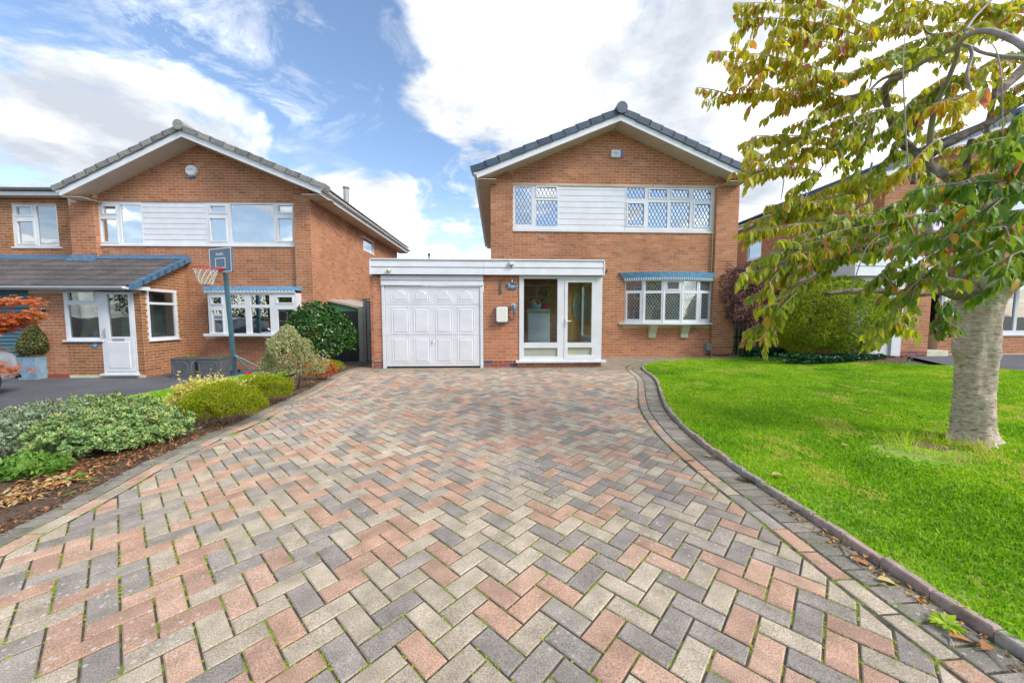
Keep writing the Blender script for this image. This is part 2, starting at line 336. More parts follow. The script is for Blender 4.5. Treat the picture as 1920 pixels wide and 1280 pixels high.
M['paver'] = paver_material()
def lenticels(m):
    nt, p, c = after(m); geo = N(nt, 'ShaderNodeNewGeometry'); mp = N(nt, 'ShaderNodeMapping'); mp.inputs['Scale'].default_value = (16, 16, 95); lk(nt, geo.outputs['Position'], mp.inputs[0])
    n = N(nt, 'ShaderNodeTexNoise', i_Scale=1.0, i_Detail=3.0); lk(nt, mp.outputs[0], n.inputs['Vector'])
    c = mixc(nt, ramp(nt, n.outputs['Fac'], [(.60, (0,)*3), (.66, (.85,)*3)]), c, (.10, .07, .05))
    mp2 = N(nt, 'ShaderNodeMapping'); mp2.inputs['Scale'].default_value = (5, 5, 11); lk(nt, geo.outputs['Position'], mp2.inputs[0])
    n2 = N(nt, 'ShaderNodeTexNoise', i_Scale=1.0, i_Detail=5.0); lk(nt, mp2.outputs[0], n2.inputs['Vector'])
    c = mixc(nt, ramp(nt, n2.outputs['Fac'], [(.55, (0,)*3), (.70, (.7,)*3)]), c, (.40, .26, .19)); c = mixc(nt, ramp(nt, n2.outputs['Fac'], [(.30, (.7,)*3), (.42, (0,)*3)]), c, (.52, .49, .42))
    lk(nt, c, p.inputs['Base Color'])
lenticels(M['bark'])
for k_ in ('brick', 'brick_red', 'brick_brown', 'mortar', 'mortar_pale'):      # weather staining in broad patches
    nt, p, c = after(M[k_]); geo = N(nt, 'ShaderNodeNewGeometry'); mp = N(nt, 'ShaderNodeMapping'); mp.inputs['Scale'].default_value = (1, 1, .7); lk(nt, geo.outputs['Position'], mp.inputs[0])
    n = N(nt, 'ShaderNodeTexNoise', i_Scale=.9, i_Detail=7.0, i_Roughness=.65); lk(nt, mp.outputs[0], n.inputs['Vector'])
    c = mixc(nt, 1.0, c, ramp(nt, n.outputs['Fac'], [(.32, (.82, .80, .80)), (.5, (1, 1, 1)), (.68, (1.14, 1.13, 1.15))]), 'MULTIPLY')
    lk(nt, c, p.inputs['Base Color'])
M['joint'] = mat('mossy_joint', (.20, .28, .015), (.075, .065, .045), rough=.95, nscale=9, bump=1, bscale=90, contrast=(.41, .52), vary=.4, vscale=60)
M['turf'] = mat('turf', (.19, .36, .015), (.36, .34, .12), rough=.95, nscale=7, bump=1, bscale=60, contrast=(.45, .75), vary=.25, vscale=30)
def leafmat(name, stops, trans=.35, rough=.5, interp='LINEAR', vary=.15, spec=.4): return mat(name, stops[0][1], tints=stops, interp=interp, trans=trans, rough=rough, vary=vary, vscale=60, spec=spec)
LM = dict(
 grass=leafmat('grass_blade', [(0, (.11, .27, .01)), (.35, (.23, .47, .012)), (.6, (.38, .62, .02)), (.85, (.54, .64, .06)), (1, (.60, .50, .22))], .4, .55),
 cherry=leafmat('cherry_leaf', [(0, (.10, .23, .04)), (.25, (.24, .37, .04)), (.5, (.45, .49, .03)), (.74, (.66, .57, .03)), (.84, (.62, .30, .04)), (.93, (.56, .20, .14)), (1, (.52, .20, .19))], .5, .42),
 hedge=leafmat('conifer_leaf', [(0, (.07, .16, .01)), (.4, (.24, .36, .015)), (.8, (.50, .56, .02)), (1, (.60, .60, .04))], .25),
 camellia=leafmat('camellia_leaf', [(0, (.015, .055, .012)), (.5, (.04, .12, .02)), (.85, (.10, .22, .04)), (1, (.26, .34, .10))], .15, .28, spec=.6),
 purple=leafmat('purple_leaf', [(0, (.06, .03, .045)), (.45, (.12, .065, .085)), (.8, (.20, .12, .15)), (1, (.10, .12, .05))], .2, .45),
 varieg=leafmat('variegated_leaf', [(0, (.12, .20, .06)), (.4, (.33, .38, .16)), (.75, (.62, .58, .36)), (1, (.70, .62, .44))], .3),
 gold=leafmat('gold_leaf', [(0, (.30, .36, .03)), (.45, (.66, .60, .12)), (.8, (.82, .74, .34)), (1, (.80, .78, .50))], .35),
 heather=leafmat('heather_leaf', [(0, (.12, .19, .01)), (.45, (.28, .36, .012)), (.8, (.44, .46, .02)), (1, (.54, .52, .05))], .3),
 hebe=leafmat('hebe_leaf', [(0, (.06, .15, .045)), (.35, (.22, .39, .14)), (.65, (.40, .56, .22)), (.84, (.62, .66, .22)), (.93, (.50, .34, .06)), (.96, (.14, .04, .035)), (1, (.12, .035, .03))], .2),
 hebe_blue=leafmat('blue_grey_leaf', [(0, (.14, .22, .13)), (.5, (.30, .40, .26)), (.85, (.46, .54, .34)), (1, (.16, .07, .07))], .2),
 green=leafmat('fresh_leaf', [(0, (.06, .18, .02)), (.5, (.15, .32, .04)), (1, (.30, .44, .10))], .3),
 redleaf=leafmat('red_leaf', [(0, (.10, .20, .03)), (.35, (.45, .30, .05)), (.6, (.60, .07, .04)), (1, (.62, .03, .06))], .3),
 acer=leafmat('maple_leaf', [(0, (.36, .22, .03)), (.3, (.70, .28, .05)), (.6, (.78, .14, .05)), (.85, (.72, .34, .33)), (1, (.72, .50, .50))], .45),
 ivy=leafmat('ivy_leaf', [(0, (.01, .05, .02)), (.6, (.03, .11, .045)), (1, (.07, .17, .08))], .15, .35),
 topiary=leafmat('topiary_leaf', [(0, (.06, .09, .03)), (.5, (.13, .17, .05)), (.8, (.30, .24, .11)), (1, (.40, .30, .17))], .2),
 dead=leafmat('fallen_leaf', [(0, (.07, .04, .025)), (.25, (.20, .11, .06)), (.42, (.44, .17, .05)), (.6, (.55, .27, .08)), (.8, (.60, .45, .16)), (1, (.30, .22, .17))], .15, .7),
 tree_far=leafmat('far_leaf', [(0, (.03, .07, .015)), (.6, (.07, .14, .03)), (1, (.13, .21, .05))], .2),
)

# ---------------------------------------------------------------- walls with holes, bricks proud of the mortar
def cuts(vals, lo, hi):
    v = sorted(set([round(x, 4) for x in vals if lo < x < hi]+[round(lo, 4), round(hi, 4)])); return v
def plate(x0, x1, z0, z1, y0, y1, holes=(), top=None):
    """sheet in the x-z plane from y0 (front) to y1 with rectangular holes"""
    xs = cuts([h[0] for h in holes]+[h[1] for h in holes], x0, x1); zs = cuts([h[2] for h in holes]+[h[3] for h in holes], z0, z1)
    nx, nz_ = len(xs)-1, len(zs)-1; fill = np.ones((nx, nz_), bool)
    for i in range(nx):
        for j in range(nz_):
            cx, cz = (xs[i]+xs[i+1])/2, (zs[j]+zs[j+1])/2
            for h in holes:
                if h[0] < cx < h[1] and h[2] < cz < h[3]: fill[i, j] = False
    b = MB()
    F_ = lambda i, j: 0 <= i < nx and 0 <= j < nz_ and fill[i, j]
    for i in range(nx):
        for j in range(nz_):
            if not fill[i, j]: continue
            a, c, e, f = xs[i], xs[i+1], zs[j], zs[j+1]
            b.add([(a, y0, e), (c, y0, e), (c, y0, f), (a, y0, f)], [(0, 1, 2, 3)]); b.add([(a, y1, e), (c, y1, e), (c, y1, f), (a, y1, f)], [(3, 2, 1, 0)])
            if not F_(i-1, j): b.add([(a, y0, e), (a, y1, e), (a, y1, f), (a, y0, f)], [(3, 2, 1, 0)])
            if not F_(i+1, j): b.add([(c, y0, e), (c, y1, e), (c, y1, f), (c, y0, f)], [(0, 1, 2, 3)])
            if not F_(i, j-1): b.add([(a, y0, e), (c, y0, e), (c, y1, e), (a, y1, e)], [(3, 2, 1, 0)])
            if not F_(i, j+1): b.add([(a, y0, f), (c, y0, f), (c, y1, f), (a, y1, f)], [(0, 1, 2, 3)])
    return b
ZO = {}
BRK = {}      # house -> list of (centre local, length, rotation about z, tint, material)
def bricks(key, O, ang, x0, x1, z0, z1, holes=(), lim=None, matk='brick', off=0.0, tbias=0.0, stripe=None):
    """brick courses on a face; O local origin (x,y) of the face, ang its turn; lim(z)->(lo,hi)"""
    L = BRK.setdefault(key, []); ca, sa = math.cos(ang), math.sin(ang)
    n0 = int(math.floor(z0/.075)); n1 = int(math.ceil(z1/.075))
    for r in range(n0, n1):
        zb = r*.075+ZO.get(key, 0.0); zt = zb+.065
        if zb < z0-.04 or zt > z1+.012: continue
        lo, hi = x0, x1
        if lim: l2, h2 = lim(zb+.05); lo, hi = max(lo, l2), min(hi, h2)
        if hi-lo < .03: continue
        iv = [(lo, hi)]
        for h in holes:
            if h[2] < zb+.045 and h[3] > zb+.02:
                nv = []
                for a, b in iv:
                    if h[1] <= a or h[0] >= b: nv.append((a, b)); continue
                    if h[0] > a: nv.append((a, h[0]))
                    if h[1] < b: nv.append((h[1], b))
                iv = nv
        ph = (off + (.1125 if r % 2 else 0.0)) % .225
        for a, b in iv:
            k0 = int(math.floor((a-ph)/.225)); k1 = int(math.ceil((b-ph)/.225))
            for k in range(k0, k1+1):
                s, e = max(a, ph+k*.225+.005), min(b, ph+k*.225+.22)
                if e-s < .025: continue
                t = random.random()*.999+.0005
                if tbias: t = min(.99, max(.01, t*.6+tbias))
                c = (s+e)/2
                L.append((O[0]+ca*c, O[1]+sa*c, zb+.0325, e-s, ang, t, matk))
def brick_mesh(l):
    b = MB(); h = .0325; d = .05; p = .0035; c = .003; x = l/2
    b.add([(-x, d, -h), (x, d, -h), (x, d, h), (-x, d, h), (-x, -p, -h), (x, -p, -h), (x, -p, h), (-x, -p, h)], [(0, 1, 5, 4), (1, 2, 6, 5), (2, 3, 7, 6), (3, 0, 4, 7), (4, 5, 6, 7)])
    return b
_bm = {}
def finish_bricks(key, parent, FM, pick=None, limit=300):
    """the 300 that show largest as parts, the others joined"""
    L = BRK[key]; full = [i for i, q in enumerate(L) if q[3] > .21]
    def area(i):
        q = L[i]; P = FM @ Vector(q[:3]); n = FM.to_3x3() @ Vector((math.sin(q[4]), -math.cos(q[4]), 0))
        v = Vector((0, 0, CAM_H))-P; 
        if P.y < .5: return 0
        px = 960+F*P.x/P.y; py = 590-F*(P.z-CAM_H)/P.y
        if not (0 < px < 1920 and 0 < py < 1280): return 0
        if pick and not pick(px, py): return 0
        return max(0, n.dot(v.normalized()))/v.length_squared
    full = [i for i in full if area(i) > 0]; full.sort(key=lambda i: -area(i)); sel = set(full[:limit])
    groups = {}
    for i, q in enumerate(L):
        jy = ((i*7919) % 100/100-.5)*.004
        if i in sel:
            k = q[6]
            if k not in _bm: _bm[k] = brick_mesh(.215).mesh('brick'); _bm[k].materials.append(M[k])
            o = link('brick', _bm[k], None, parent); o.location = (q[0], q[1], q[2]); o.rotation_euler = (0, 0, q[4]); o['tint'] = q[5]
        else: groups.setdefault(q[6], []).append(q)
    T = np.array([(-1, 1, -1), (1, 1, -1), (1, 1, 1), (-1, 1, 1), (-1, -1, -1), (1, -1, -1), (1, -1, 1), (-1, -1, 1)], float)
    Fq = np.array([(0, 1, 5, 4), (1, 2, 6, 5), (2, 3, 7, 6), (3, 0, 4, 7), (4, 5, 6, 7)])
    for k, qs in groups.items():
        A = np.array([q[:6] for q in qs]); n = len(A); V = np.zeros((n, 8, 3))
        lx = T[None, :, 0]*A[:, 3:4]/2; ly = np.where(T[None, :, 1] > 0, .05, -.0035+rng.uniform(-.0012, .0012, (n, 1))); lz = T[None, :, 2]*.0325
        ca, sa = np.cos(A[:, 4:5]), np.sin(A[:, 4:5])
        V[:, :, 0] = A[:, 0:1]+ca*lx-sa*ly; V[:, :, 1] = A[:, 1:2]+sa*lx+ca*ly; V[:, :, 2] = A[:, 2:3]+lz
        FF = (Fq[None]+8*np.arange(n)[:, None, None]).reshape(-1, 4)
        me = np_mesh('brickwork', V.reshape(-1, 3), FF, np.repeat(A[:, 5], 5), False); link('brickwork', me, M[k], parent, kind='stuff')

# ---------------------------------------------------------------- windows
def lattice(x0, x1, z0, z1, y, sx, sz, w):
    """diamond leading as thin bars"""
    b = MB(); segs = []
    def clip(xa, za, xb, zb):
        t0, t1 = 0, 1; dx, dz = xb-xa, zb-za
        for p, q in ((-dx, xa-x0), (dx, x1-xa), (-dz, za-z0), (dz, z1-za)):
            if abs(p) < 1e-9:
                if q < 0: return None
            else:
                t = q/p
                if p < 0: t0 = max(t0, t)
                else: t1 = min(t1, t)
        return (xa+dx*t0, za+dz*t0, xa+dx*t1, za+dz*t1) if t1-t0 > .02 else None
    H = z1-z0; m = H/sz*sx
    for k in range(-int(m/sx)-2, int((x1-x0)/sx)+int(m/sx)+3):
        for s in (1, -1):
            c = clip(x0+k*sx, z0, x0+k*sx+s*m, z1)
            if c: segs.append(c)
    for xa, za, xb, zb in segs:
        dx, dz = xb-xa, zb-za; l = math.hypot(dx, dz); nx, nz_ = -dz/l*w/2, dx/l*w/2
        b.prism([(xa+nx, y, za+nz_), (xa-nx, y, za-nz_), (xb-nx, y, zb-nz_), (xb+nx, y, zb+nz_)], (0, .004, 0))
    return b
def window(parent, x0, x1, z0, z1, panes, y=0.0, lat=None, sill=None, gm='glass', back='curtain', name='window', sash=(), room=True, backd=.12, framem='upvc', deep=.05, label=None):
    """panes: (x0,x1,z0,z1) glass rectangles; sash: indexes with a raised casement rim"""
    w = plate(x0, x1, z0, z1, y, y+deep, panes)
    for i in sash:
        a, c, e, f = panes[i]; r = .035
        s = plate(a-r, c+r, e-r, f+r, y-.014, y+.0, [panes[i]]); w.add(s.v, s.f)
    wo = w.build(name, M[framem], parent)
    if label: wo['label'] = label
    for i, (a, c, e, f) in enumerate(panes):
        MB().box(a-.002, c+.002, y+.026, y+.030, e-.002, f+.002).build('pane', M[gm], wo)
        if lat: lattice(a, c, e, f, y+.018, lat[0], lat[1], lat[2]).build('leading', M[lat[3]], wo)
    if back:
        bk = MB(); n = max(4, int((x1-x0)/.06)); vs = []
        for k in range(n+1):
            xx = x0+(x1-x0)*k/n; yy = y+backd+(.02 if k % 2 else 0)
            vs += [(xx, yy, z0), (xx, yy, z1)]
        bk.add(vs, [(2*k, 2*k+2, 2*k+3, 2*k+1) for k in range(n)]); bk.build('curtain' if back != 'blind' else 'blind', M[back], wo)
    if sill: MB().bbox(x0-sill[0], x1+sill[0], y-sill[1], y+.02, z0-sill[2], z0-.001).build('sill', M['upvc'], wo)
    return wo
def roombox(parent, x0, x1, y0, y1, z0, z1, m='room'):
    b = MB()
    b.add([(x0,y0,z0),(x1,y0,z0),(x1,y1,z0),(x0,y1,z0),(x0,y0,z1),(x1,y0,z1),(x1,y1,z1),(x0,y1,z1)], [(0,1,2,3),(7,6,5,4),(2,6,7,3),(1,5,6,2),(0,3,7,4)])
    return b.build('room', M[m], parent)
def text_mesh(s, size, depth=.004):
    c = bpy.data.curves.new('lettering', 'FONT'); c.body = s; c.size = size; c.extrude = depth/2; c.align_x = 'CENTER'; c.align_y = 'CENTER'; c.resolution_u = 3
    o = bpy.data.objects.new('tmp', c); COL.objects.link(o); bpy.context.view_layer.update()
    me = bpy.data.meshes.new_from_object(o.evaluated_get(bpy.context.evaluated_depsgraph_get())); bpy.data.objects.remove(o); me.name = 'lettering'
    me.materials.clear(); return me
# ================================================================ roofs
def gable_roof(parent, ax, az, hl, hr, zl, zr, d0, d1, tm, nl, nr, cap_r=.15, bb=.16, gutter_m='upvc_dull', wall_d=.11, tile_h=.17, shed_end=.0):
    """ax,az: apex at the bargeboards' lower edge; hl,hr half widths; zl,zr lower-edge height at the eaves"""
    roof = MB()
    for sgn, h, ze in ((-1, hl, zl), (1, hr, zr)):
        x1 = ax+sgn*h
        P = [(ax, d0+.03, az+bb), (x1, d0+.03, ze+bb), (x1, d0+.03, ze+bb+.06), (ax, d0+.03, az+bb+.06)]
        roof.prism(P, (0, d1-d0, 0), .4)
    ro = roof.build('roof', M[tm], parent)
    for sgn, h, ze, n in ((-1, hl, zl, nl), (1, hr, zr, nr)):
        L = math.hypot(h, az-ze); ux, uz = sgn*h/L, (ze-az)/L; nx, nz_ = (-uz*sgn, ux*sgn) if sgn > 0 else (uz, -ux)
        if nz_ < 0: nx, nz_ = -nx, -nz_
        b = MB(); c = lambda s, t: (ax+ux*s+nx*t, az+uz*s+nz_*t)
        p = [c(0, 0), c(L, 0), c(L, bb), c(0, bb)]; p[0] = (ax, az); p[3] = (ax, az+bb*1.05)
        b.prism([(x, d0, z) for x, z in p], (0, .022, 0)); b.build('bargeboard', M['upvc'], parent)
        b = MB(); p = [c(0, .012), c(L, .012), c(L, .03), c(0, .03)]
        b.prism([(x, d0+.023, z) for x, z in p], (0, wall_d-d0, 0)); b.build('soffit', M['soffit'], parent)
        st = L/n
        for k in range(n):
            s0 = k*st+.02; s1 = s0+st+.05; j = random.uniform(-.004, .004)
            b = MB(); q = [c(s0, bb-.02+j), c(s1, bb-.02+j+.015), c(s1, bb+tile_h-.02+j+.012), c(s0, bb+tile_h-.032+j)]
            b.prism([(x, d0-.045, z) for x, z in q], (0, .30, 0), .0)
            o = b.build('tile', M[tm], ro); o['tint'] = random.random()
        # eaves: fascia board, soffit, gutter
        xe = ax+sgn*h; b = MB(); b.box(min(xe, xe-sgn*.02), max(xe, xe-sgn*.02), d0+.03, d1-.1, ze-.02, ze+bb-.005); b.build('fascia', M['upvc'], parent)
        b = MB(); b.box(min(xe-sgn*.03, xe-sgn*.5), max(xe-sgn*.03, xe-sgn*.5), d0+.03, d1-.1, ze-.015, ze-.004); b.build('soffit', M['soffit'], parent)
        b = MB(); gx = xe+sgn*.055; pts = []
        for k in range(9): a = math.pi+math.pi*k/8; pts.append((gx+.055*math.cos(a), d0-.02, ze+bb-.02+.055*math.sin(a)))
        pts += [(gx+.048, d0-.02, ze+bb-.02), (gx-.048, d0-.02, ze+bb-.02)][::1]
        b.prism(pts, (0, d1-d0, 0)); b.build('gutter', M[gutter_m], parent)
    zt = az+bb+tile_h-.02
    # tiles of the slopes behind the verge, in long courses
    b = MB()
    for sgn, h, ze, n in ((-1, hl, zl, nl), (1, hr, zr, nr)):
        for k in range(n):
            t0, t1 = k/n, (k+1.15)/n; xa, za = ax+sgn*h*t0, az+(ze-az)*t0; xb, zb_ = ax+sgn*h*t1, az+(ze-az)*t1
            b.prism([(xa, d0+.26, za+bb+.07), (xb, d0+.26, zb_+bb+.11), (xb, d0+.26, zb_+bb+.14), (xa, d0+.26, za+bb+.09)], (0, d1-d0-.3, 0), random.random())
    b.build('slope_tiles', M[tm], ro, kind='stuff')
    b = MB(); nb = int((d1-d0)/.45)
    b.tube([(ax, d0-.06, zt-.02), (ax, d1, zt-.02)], cap_r*.93, 12); b.build('ridge', M[tm], ro)
    b = MB(); b.tube([(ax, d0-.10, zt-.02), (ax, d0+.3, zt-.02)], cap_r, 14); o = b.build('ridge_end_tile', M[tm], ro); o['tint'] = .9
    return ro

# ================================================================ the main house
H = Frame(1160, 10.4, 2.5)
house = empty('detached_house', 'orange brick gabled house with slate blue verge tiles, flat roofed white garage and glazed porch', 'house', H.O, H.yaw)
aL, aR = H.q(920, 420)[0], H.q(1381, 500)[0]; aPL, aPR = H.q(960.5, 400)[0], H.q(1342, 440)[0]
BD = -.42
apx, apz = H.q(1164, 226, BD); lx, lz = H.q(895, 333.5, BD); rx, rz = H.q(1403, 338, BD)
RD = .11            # recess of the facade between the two piers
sl_l = (apz-lz)/(apx-lx); sl_r = (apz-rz)/(rx-apx)
def limH(z):
    zz = z-.04
    return (apx-(apz-zz)/sl_l, apx+(apz-zz)/sl_r) if zz < apz else (apx, apx)
gable_roof(house, apx, apz, apx-lx, rx-apx, lz, rz, BD, 9.6, 'tile_blue', 11, 11)
bx0, bz0 = H.q(962, 431, RD); bx1, bz1 = H.q(1341, 347, RD)     # upper window band
bz1 = H.q(1100, 344.5, RD)[1]
bwx0, bwz0 = H.q(1169, 609, RD); bwx1, bwz1 = H.q(1336.5, 523, RD)   # bow window
inx0, inx1 = H.q(1060, 560, RD)[0]-.62, H.q(1060, 560, RD)[0]+.35
gz_ = -.3
holes_main = [(bx0, bx1, bz0, bz1), (bwx0+.03, bwx1-.03, bwz0, bwz1)]
# backing of mortar: facade, piers, other walls
wallb = plate(aPL, aPR, gz_, lz+.02, RD, RD+.2, holes_main)
n = 1
wallb.prism([(aPL, RD, lz+.02), (aPR, RD, lz+.02), (apx+(apz-lz)/sl_r, RD, lz+.02), (apx, RD, apz), (apx-(apz-lz)/sl_l, RD, lz+.02)], (0, .2, 0))
wallb.box(aL, aPL-.0005, 0, RD+.2, gz_, lz+.09); wallb.box(aPR+.0005, aR, 0, RD+.2, gz_, lz+.09)
wallb.box(aL, aL+.2, RD+.2005, 9.2, gz_, lz+.08); wallb.box(aR-.2, aR, RD+.2005, 9.2, gz_, lz+.08); wallb.box(aL+.2005, aR-.2005, 9.0, 9.2, gz_, lz+.08)
wallb.build('wall', M['mortar'], house)
ZO['H'] = (bz1+.004) % .075
def lim_in(z):
    l, h = limH(z); return (max(l, aPL), min(h, aPR))
inf0, inf1, infz = H.q(1167, 640, RD)[0], H.q(1335, 640, RD)[0], bwz0-.06
bricks('H', (0, RD), 0, aPL, aPR, gz_+.3, apz-.02, holes_main+[(inf0, inf1, -1, infz)], lim_in, 'brick')
bricks('H', (0, RD), 0, inf0, inf1, gz_+.3, infz, [], None, 'brick_red', off=.04)
bricks('H', (0, 0), 0, aL+.003, aPL-.003, gz_+.3, lz+.3, [], limH, 'brick', off=.11)
bricks('H', (0, 0), 0, aPR+.003, aR-.003, gz_+.3, lz+.3, [], limH, 'brick', off=.03)
bricks('H', (aPL, 0), math.pi/2, 0, RD-.002, gz_+.3, lz, [], None, 'brick')
bricks('H', (aR, .0), math.pi/2, 0, 5, 0, lz, [], None, 'brick')
bricks('H', (aPR, RD), -math.pi/2, .001, RD-.001, gz_+.3, lz, [], None, 'brick')
# upper windows
def P_(Fm, d, L): 
    r = []
    for x0, x1, y0, y1 in L:
        a0, _ = Fm.q(x0, (y0+y1)/2, d); a1, _ = Fm.q(x1, (y0+y1)/2, d); xm = (x0+x1)/2
        r.append((a0, a1, Fm.q(xm, y1, d)[1], Fm.q(xm, y0, d)[1]))
    return r
WD = RD+.02
xA, xB = H.q(1048, 390, WD)[0], H.q(1172, 390, WD)[0]
pL = P_(H, WD, [(966, 996.6, 350.5, 421), (1007, 1043, 351, 368), (1004.6, 1045, 376, 424)])
window(house, bx0, xA-.001, bz0, bz1, pL, WD, (.105, .19, .012, 'lead_dark'), None, 'glass_up', 'curtain', sash=(1,))
pR = P_(H, WD, [(1175, 1209, 352.5, 372.7), (1218, 1250, 355.5, 371), (1260, 1291.4, 356, 371.6), (1299.5, 1333.4, 356, 376), (1177, 1207, 382, 422.6), (1215, 1251, 380, 427), (1257, 1293, 380, 427), (1302, 1331, 383.5, 424.5)])
window(house, xB+.001, bx1, bz0, bz1, pR, WD, (.105, .19, .012, 'lead_dark'), None, 'glass_up', 'curtain', sash=(1, 2, 4, 7))
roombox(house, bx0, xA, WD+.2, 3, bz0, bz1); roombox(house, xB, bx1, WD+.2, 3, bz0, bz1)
MB().bbox(bx0-.01, bx1+.01, RD-.035, RD+.02, bz0-.045, bz0-.001).build('sill', M['upvc'], house)
clad = MB().box(xA, xB, WD+.03, WD+.06, bz0, bz1).build('cladding', M['upvc_dull'], house)
def boards(par, x0, x1, z0, z1, n, y, name='cladding_board', m='upvc'):
    h = (z1-z0)/n
    for k in range(n):
        za, zb = z0+k*h, z0+(k+1)*h
        MB().prism([(x0, y+.004, za+.003), (x0, y+.010, zb-.004), (x0, y+.024, zb-.001), (x0, y+.024, za+.001)], (x1-x0, 0, 0)).build(name, M[m], par)
boards(clad, xA+.001, xB-.001, bz0, bz1, 8, WD)
# bow window of five lights
Wb = bwx1-bwx0; sg = .30; Rb = (Wb*Wb/4+sg*sg)/(2*sg); cx = (bwx0+bwx1)/2; cy = RD+.02-sg+Rb; half = math.asin(Wb/2/Rb)
def arc(t, off=0): a = -half+2*half*t; return (cx+(Rb+off)*math.sin(a), cy-(Rb+off)*math.cos(a))
zT = H.q(1253, 547.5, -.1)[1]
zb0, zb1 = H.q(1253, 605.5, -.19)[1], H.q(1253, 523.5, -.19)[1]
for k in range(5):
    p0, p1 = arc(k/5), arc((k+1)/5); wlen = math.hypot(p1[0]-p0[0], p1[1]-p0[1]); an = math.atan2(p1[1]-p0[1], p1[0]-p0[0]); H2 = zb1-zb0
    o_ = k in (0, 4)
    e = .10 if k in (0, 4) else .055
    panes = [(e, wlen-e, .09 if not o_ else .12, H2*.70-.02), (e if k != 2 else .10, wlen-e if k != 2 else wlen-.10, H2*.745+(.04 if k == 2 else 0), H2-.04-(.03 if k == 2 else 0))]
    if k in (0, 4): panes = [(.10, wlen-.10, .11, H2*.69), (.055, wlen-.055, H2*.755, H2-.04)]
    w = window(house, .003, wlen-.003, 0, H2, panes, 0, (.085, .13, .009, 'lead_light'), None, 'glass', None, sash=(0,) if k in (0, 4) else ((1,) if k == 2 else ()))
    w.location = (p0[0], p0[1], zb0); w.rotation_euler = (0, 0, an)
post = MB()
for k in range(6): p = arc(k/5, .004); post.tube([(p[0], p[1]+.012, zb0), (p[0], p[1]+.012, zb1)], .017, 8)
post.build('mullion', M['upvc'], house)
def arcpoly(off, z, n=14, ext=0): return [(arc(i/n, off)[0]+(ext*(2*i/n-1)), arc(i/n, off)[1], z) for i in range(n+1)]
s = arcpoly(.07, zb0-.045, 14, .10); s = [(cx-Wb/2-.13, RD-.001, zb0-.045)]+s+[(cx+Wb/2+.05, RD-.001, zb0-.045)]
MB().prism(s, (0, 0, .044)).build('sill', M['upvc'], house)
lo = arcpoly(.06, zb1+.002); hi = arcpoly(.10, zb1+.20, 14, .12)
b = MB(); n = len(lo)
b.add(lo+hi, [(i, i+1, n+i+1, n+i) for i in range(n-1)]); b.add([(cx-Wb/2-.2, RD, zb1+.2)]+hi+[(cx+Wb/2+.2, RD, zb1+.2)], [tuple(range(n+2))]); b.add([(cx-Wb/2, RD, zb1+.002)]+lo+[(cx+Wb/2, RD, zb1+.002)], [tuple(range(n+2))[::-1]])
b.build('lead_canopy', M['lead_bay'], house)
b = MB()
for i in range(44):
    t = (i+.5)/44; p = arc(t, .065); b.lathe([(.0, zb1-.035), (.014, zb1-.025), (.018, zb1+.02), (.018, zb1+.045)], (p[0], p[1]-.004, 0), 6)
b.build('scalloped_trim', M['upvc'], house)
b = MB(); r_ = arcpoly(.045, 0, 28); 
for i in range(28): b.add([(r_[i][0], r_[i][1], zb1-.012), (r_[i+1][0], r_[i+1][1], zb1-.012), (r_[i+1][0], r_[i+1][1]-.0, zb1+.03), (r_[i][0], r_[i][1], zb1+.03)], [(0, 1, 2, 3)])
b.build('canopy_edge', M['upvc'], house)
for xa, xb in ((1214, 1230), (1274, 1289.6)):
    a0, z1 = H.q(xa, 612, RD); a1, z0 = H.q(xb, 632.6, RD); am = (a0+a1)/2; hw = (a1-a0)/2
    prof = [(0, z0), (-.05, z0), (-.06, z0+.12), (-.10, z0+.17), (-.19, zb0-.05), (0, zb0-.05)]
    MB().prism([(am-hw*.8, RD+y, z) for y, z in prof], (hw*1.6, 0, 0)).build('corbel', M['trim'], house)
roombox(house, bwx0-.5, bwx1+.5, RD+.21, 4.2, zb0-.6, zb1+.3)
# ---- garage and porch, one storey, in front
GD = -1.8
g0, g1 = H.q(699.5, 600, GD)[0], H.q(1130, 600, GD)[0]
fz0 = H.q(900, 515, GD-.12)[1]; fz1 = H.q(900, 486.5, GD-.12)[1]; fa0, fa1 = H.q(695, 500, GD-.12)[0], H.q(1132, 500, GD-.12)[0]
gp1 = H.q(716, 600, GD)[0]; gd0, gd1 = H.q(717, 600, GD)[0], H.q(906, 600, GD)[0]; pp0, pp1 = H.q(907, 600, GD)[0], H.q(973, 600, GD)[0]
zg = g(-1.5, 8.6)
wl = MB(); wl.box(g0, gp1, GD, GD+.3, gz_, fz0); wl.box(pp0, pp1, GD, GD+.2, gz_, fz0); wl.box(g0, g0+.2, GD+.3005, 4, gz_, fz0); wl.box(pp1-.2, pp1, GD+.2005, RD-.001, gz_, fz0)
wl.box(g0+.2005, aL-.001, 3.8, 4, gz_, fz0); wl.build('garage_wall', M['mortar'], house)
zdc = H.q(940, 675, GD)[1]
bricks('H', (0, GD), 0, g0+.002, gp1-.002, zdc+.0, fz0-.02, [], None, 'brick_red', off=.05)
bricks('H', (0, GD), 0, pp0+.002, pp1-.002, zdc+.0, fz0-.02, [], None, 'brick_red', off=.0)
bricks('H', (g0, GD), math.pi/2, 0, 2, 0, fz0-.02, [], None, 'brick_red')
k = 0
for a, c in ((g0+.003, gp1-.003), (pp0+.003, pp1-.003)):
    z = zdc-.005
    while z > zg-.1:
        x = a-(.1 if k % 2 else 0)
        while x < c:
            s_, e_ = max(a, x), min(c, x+.215)
            if e_-s_ > .02: o = MB().bbox(s_, e_, GD-.007, GD+.03, z-.065, z).build('damp_course_brick', M['eng'], house); o['tint'] = random.choice([.02, .05, .5, .6, 1]) if c > 0 or True else 0
            x += .225
        z -= .075; k += 1
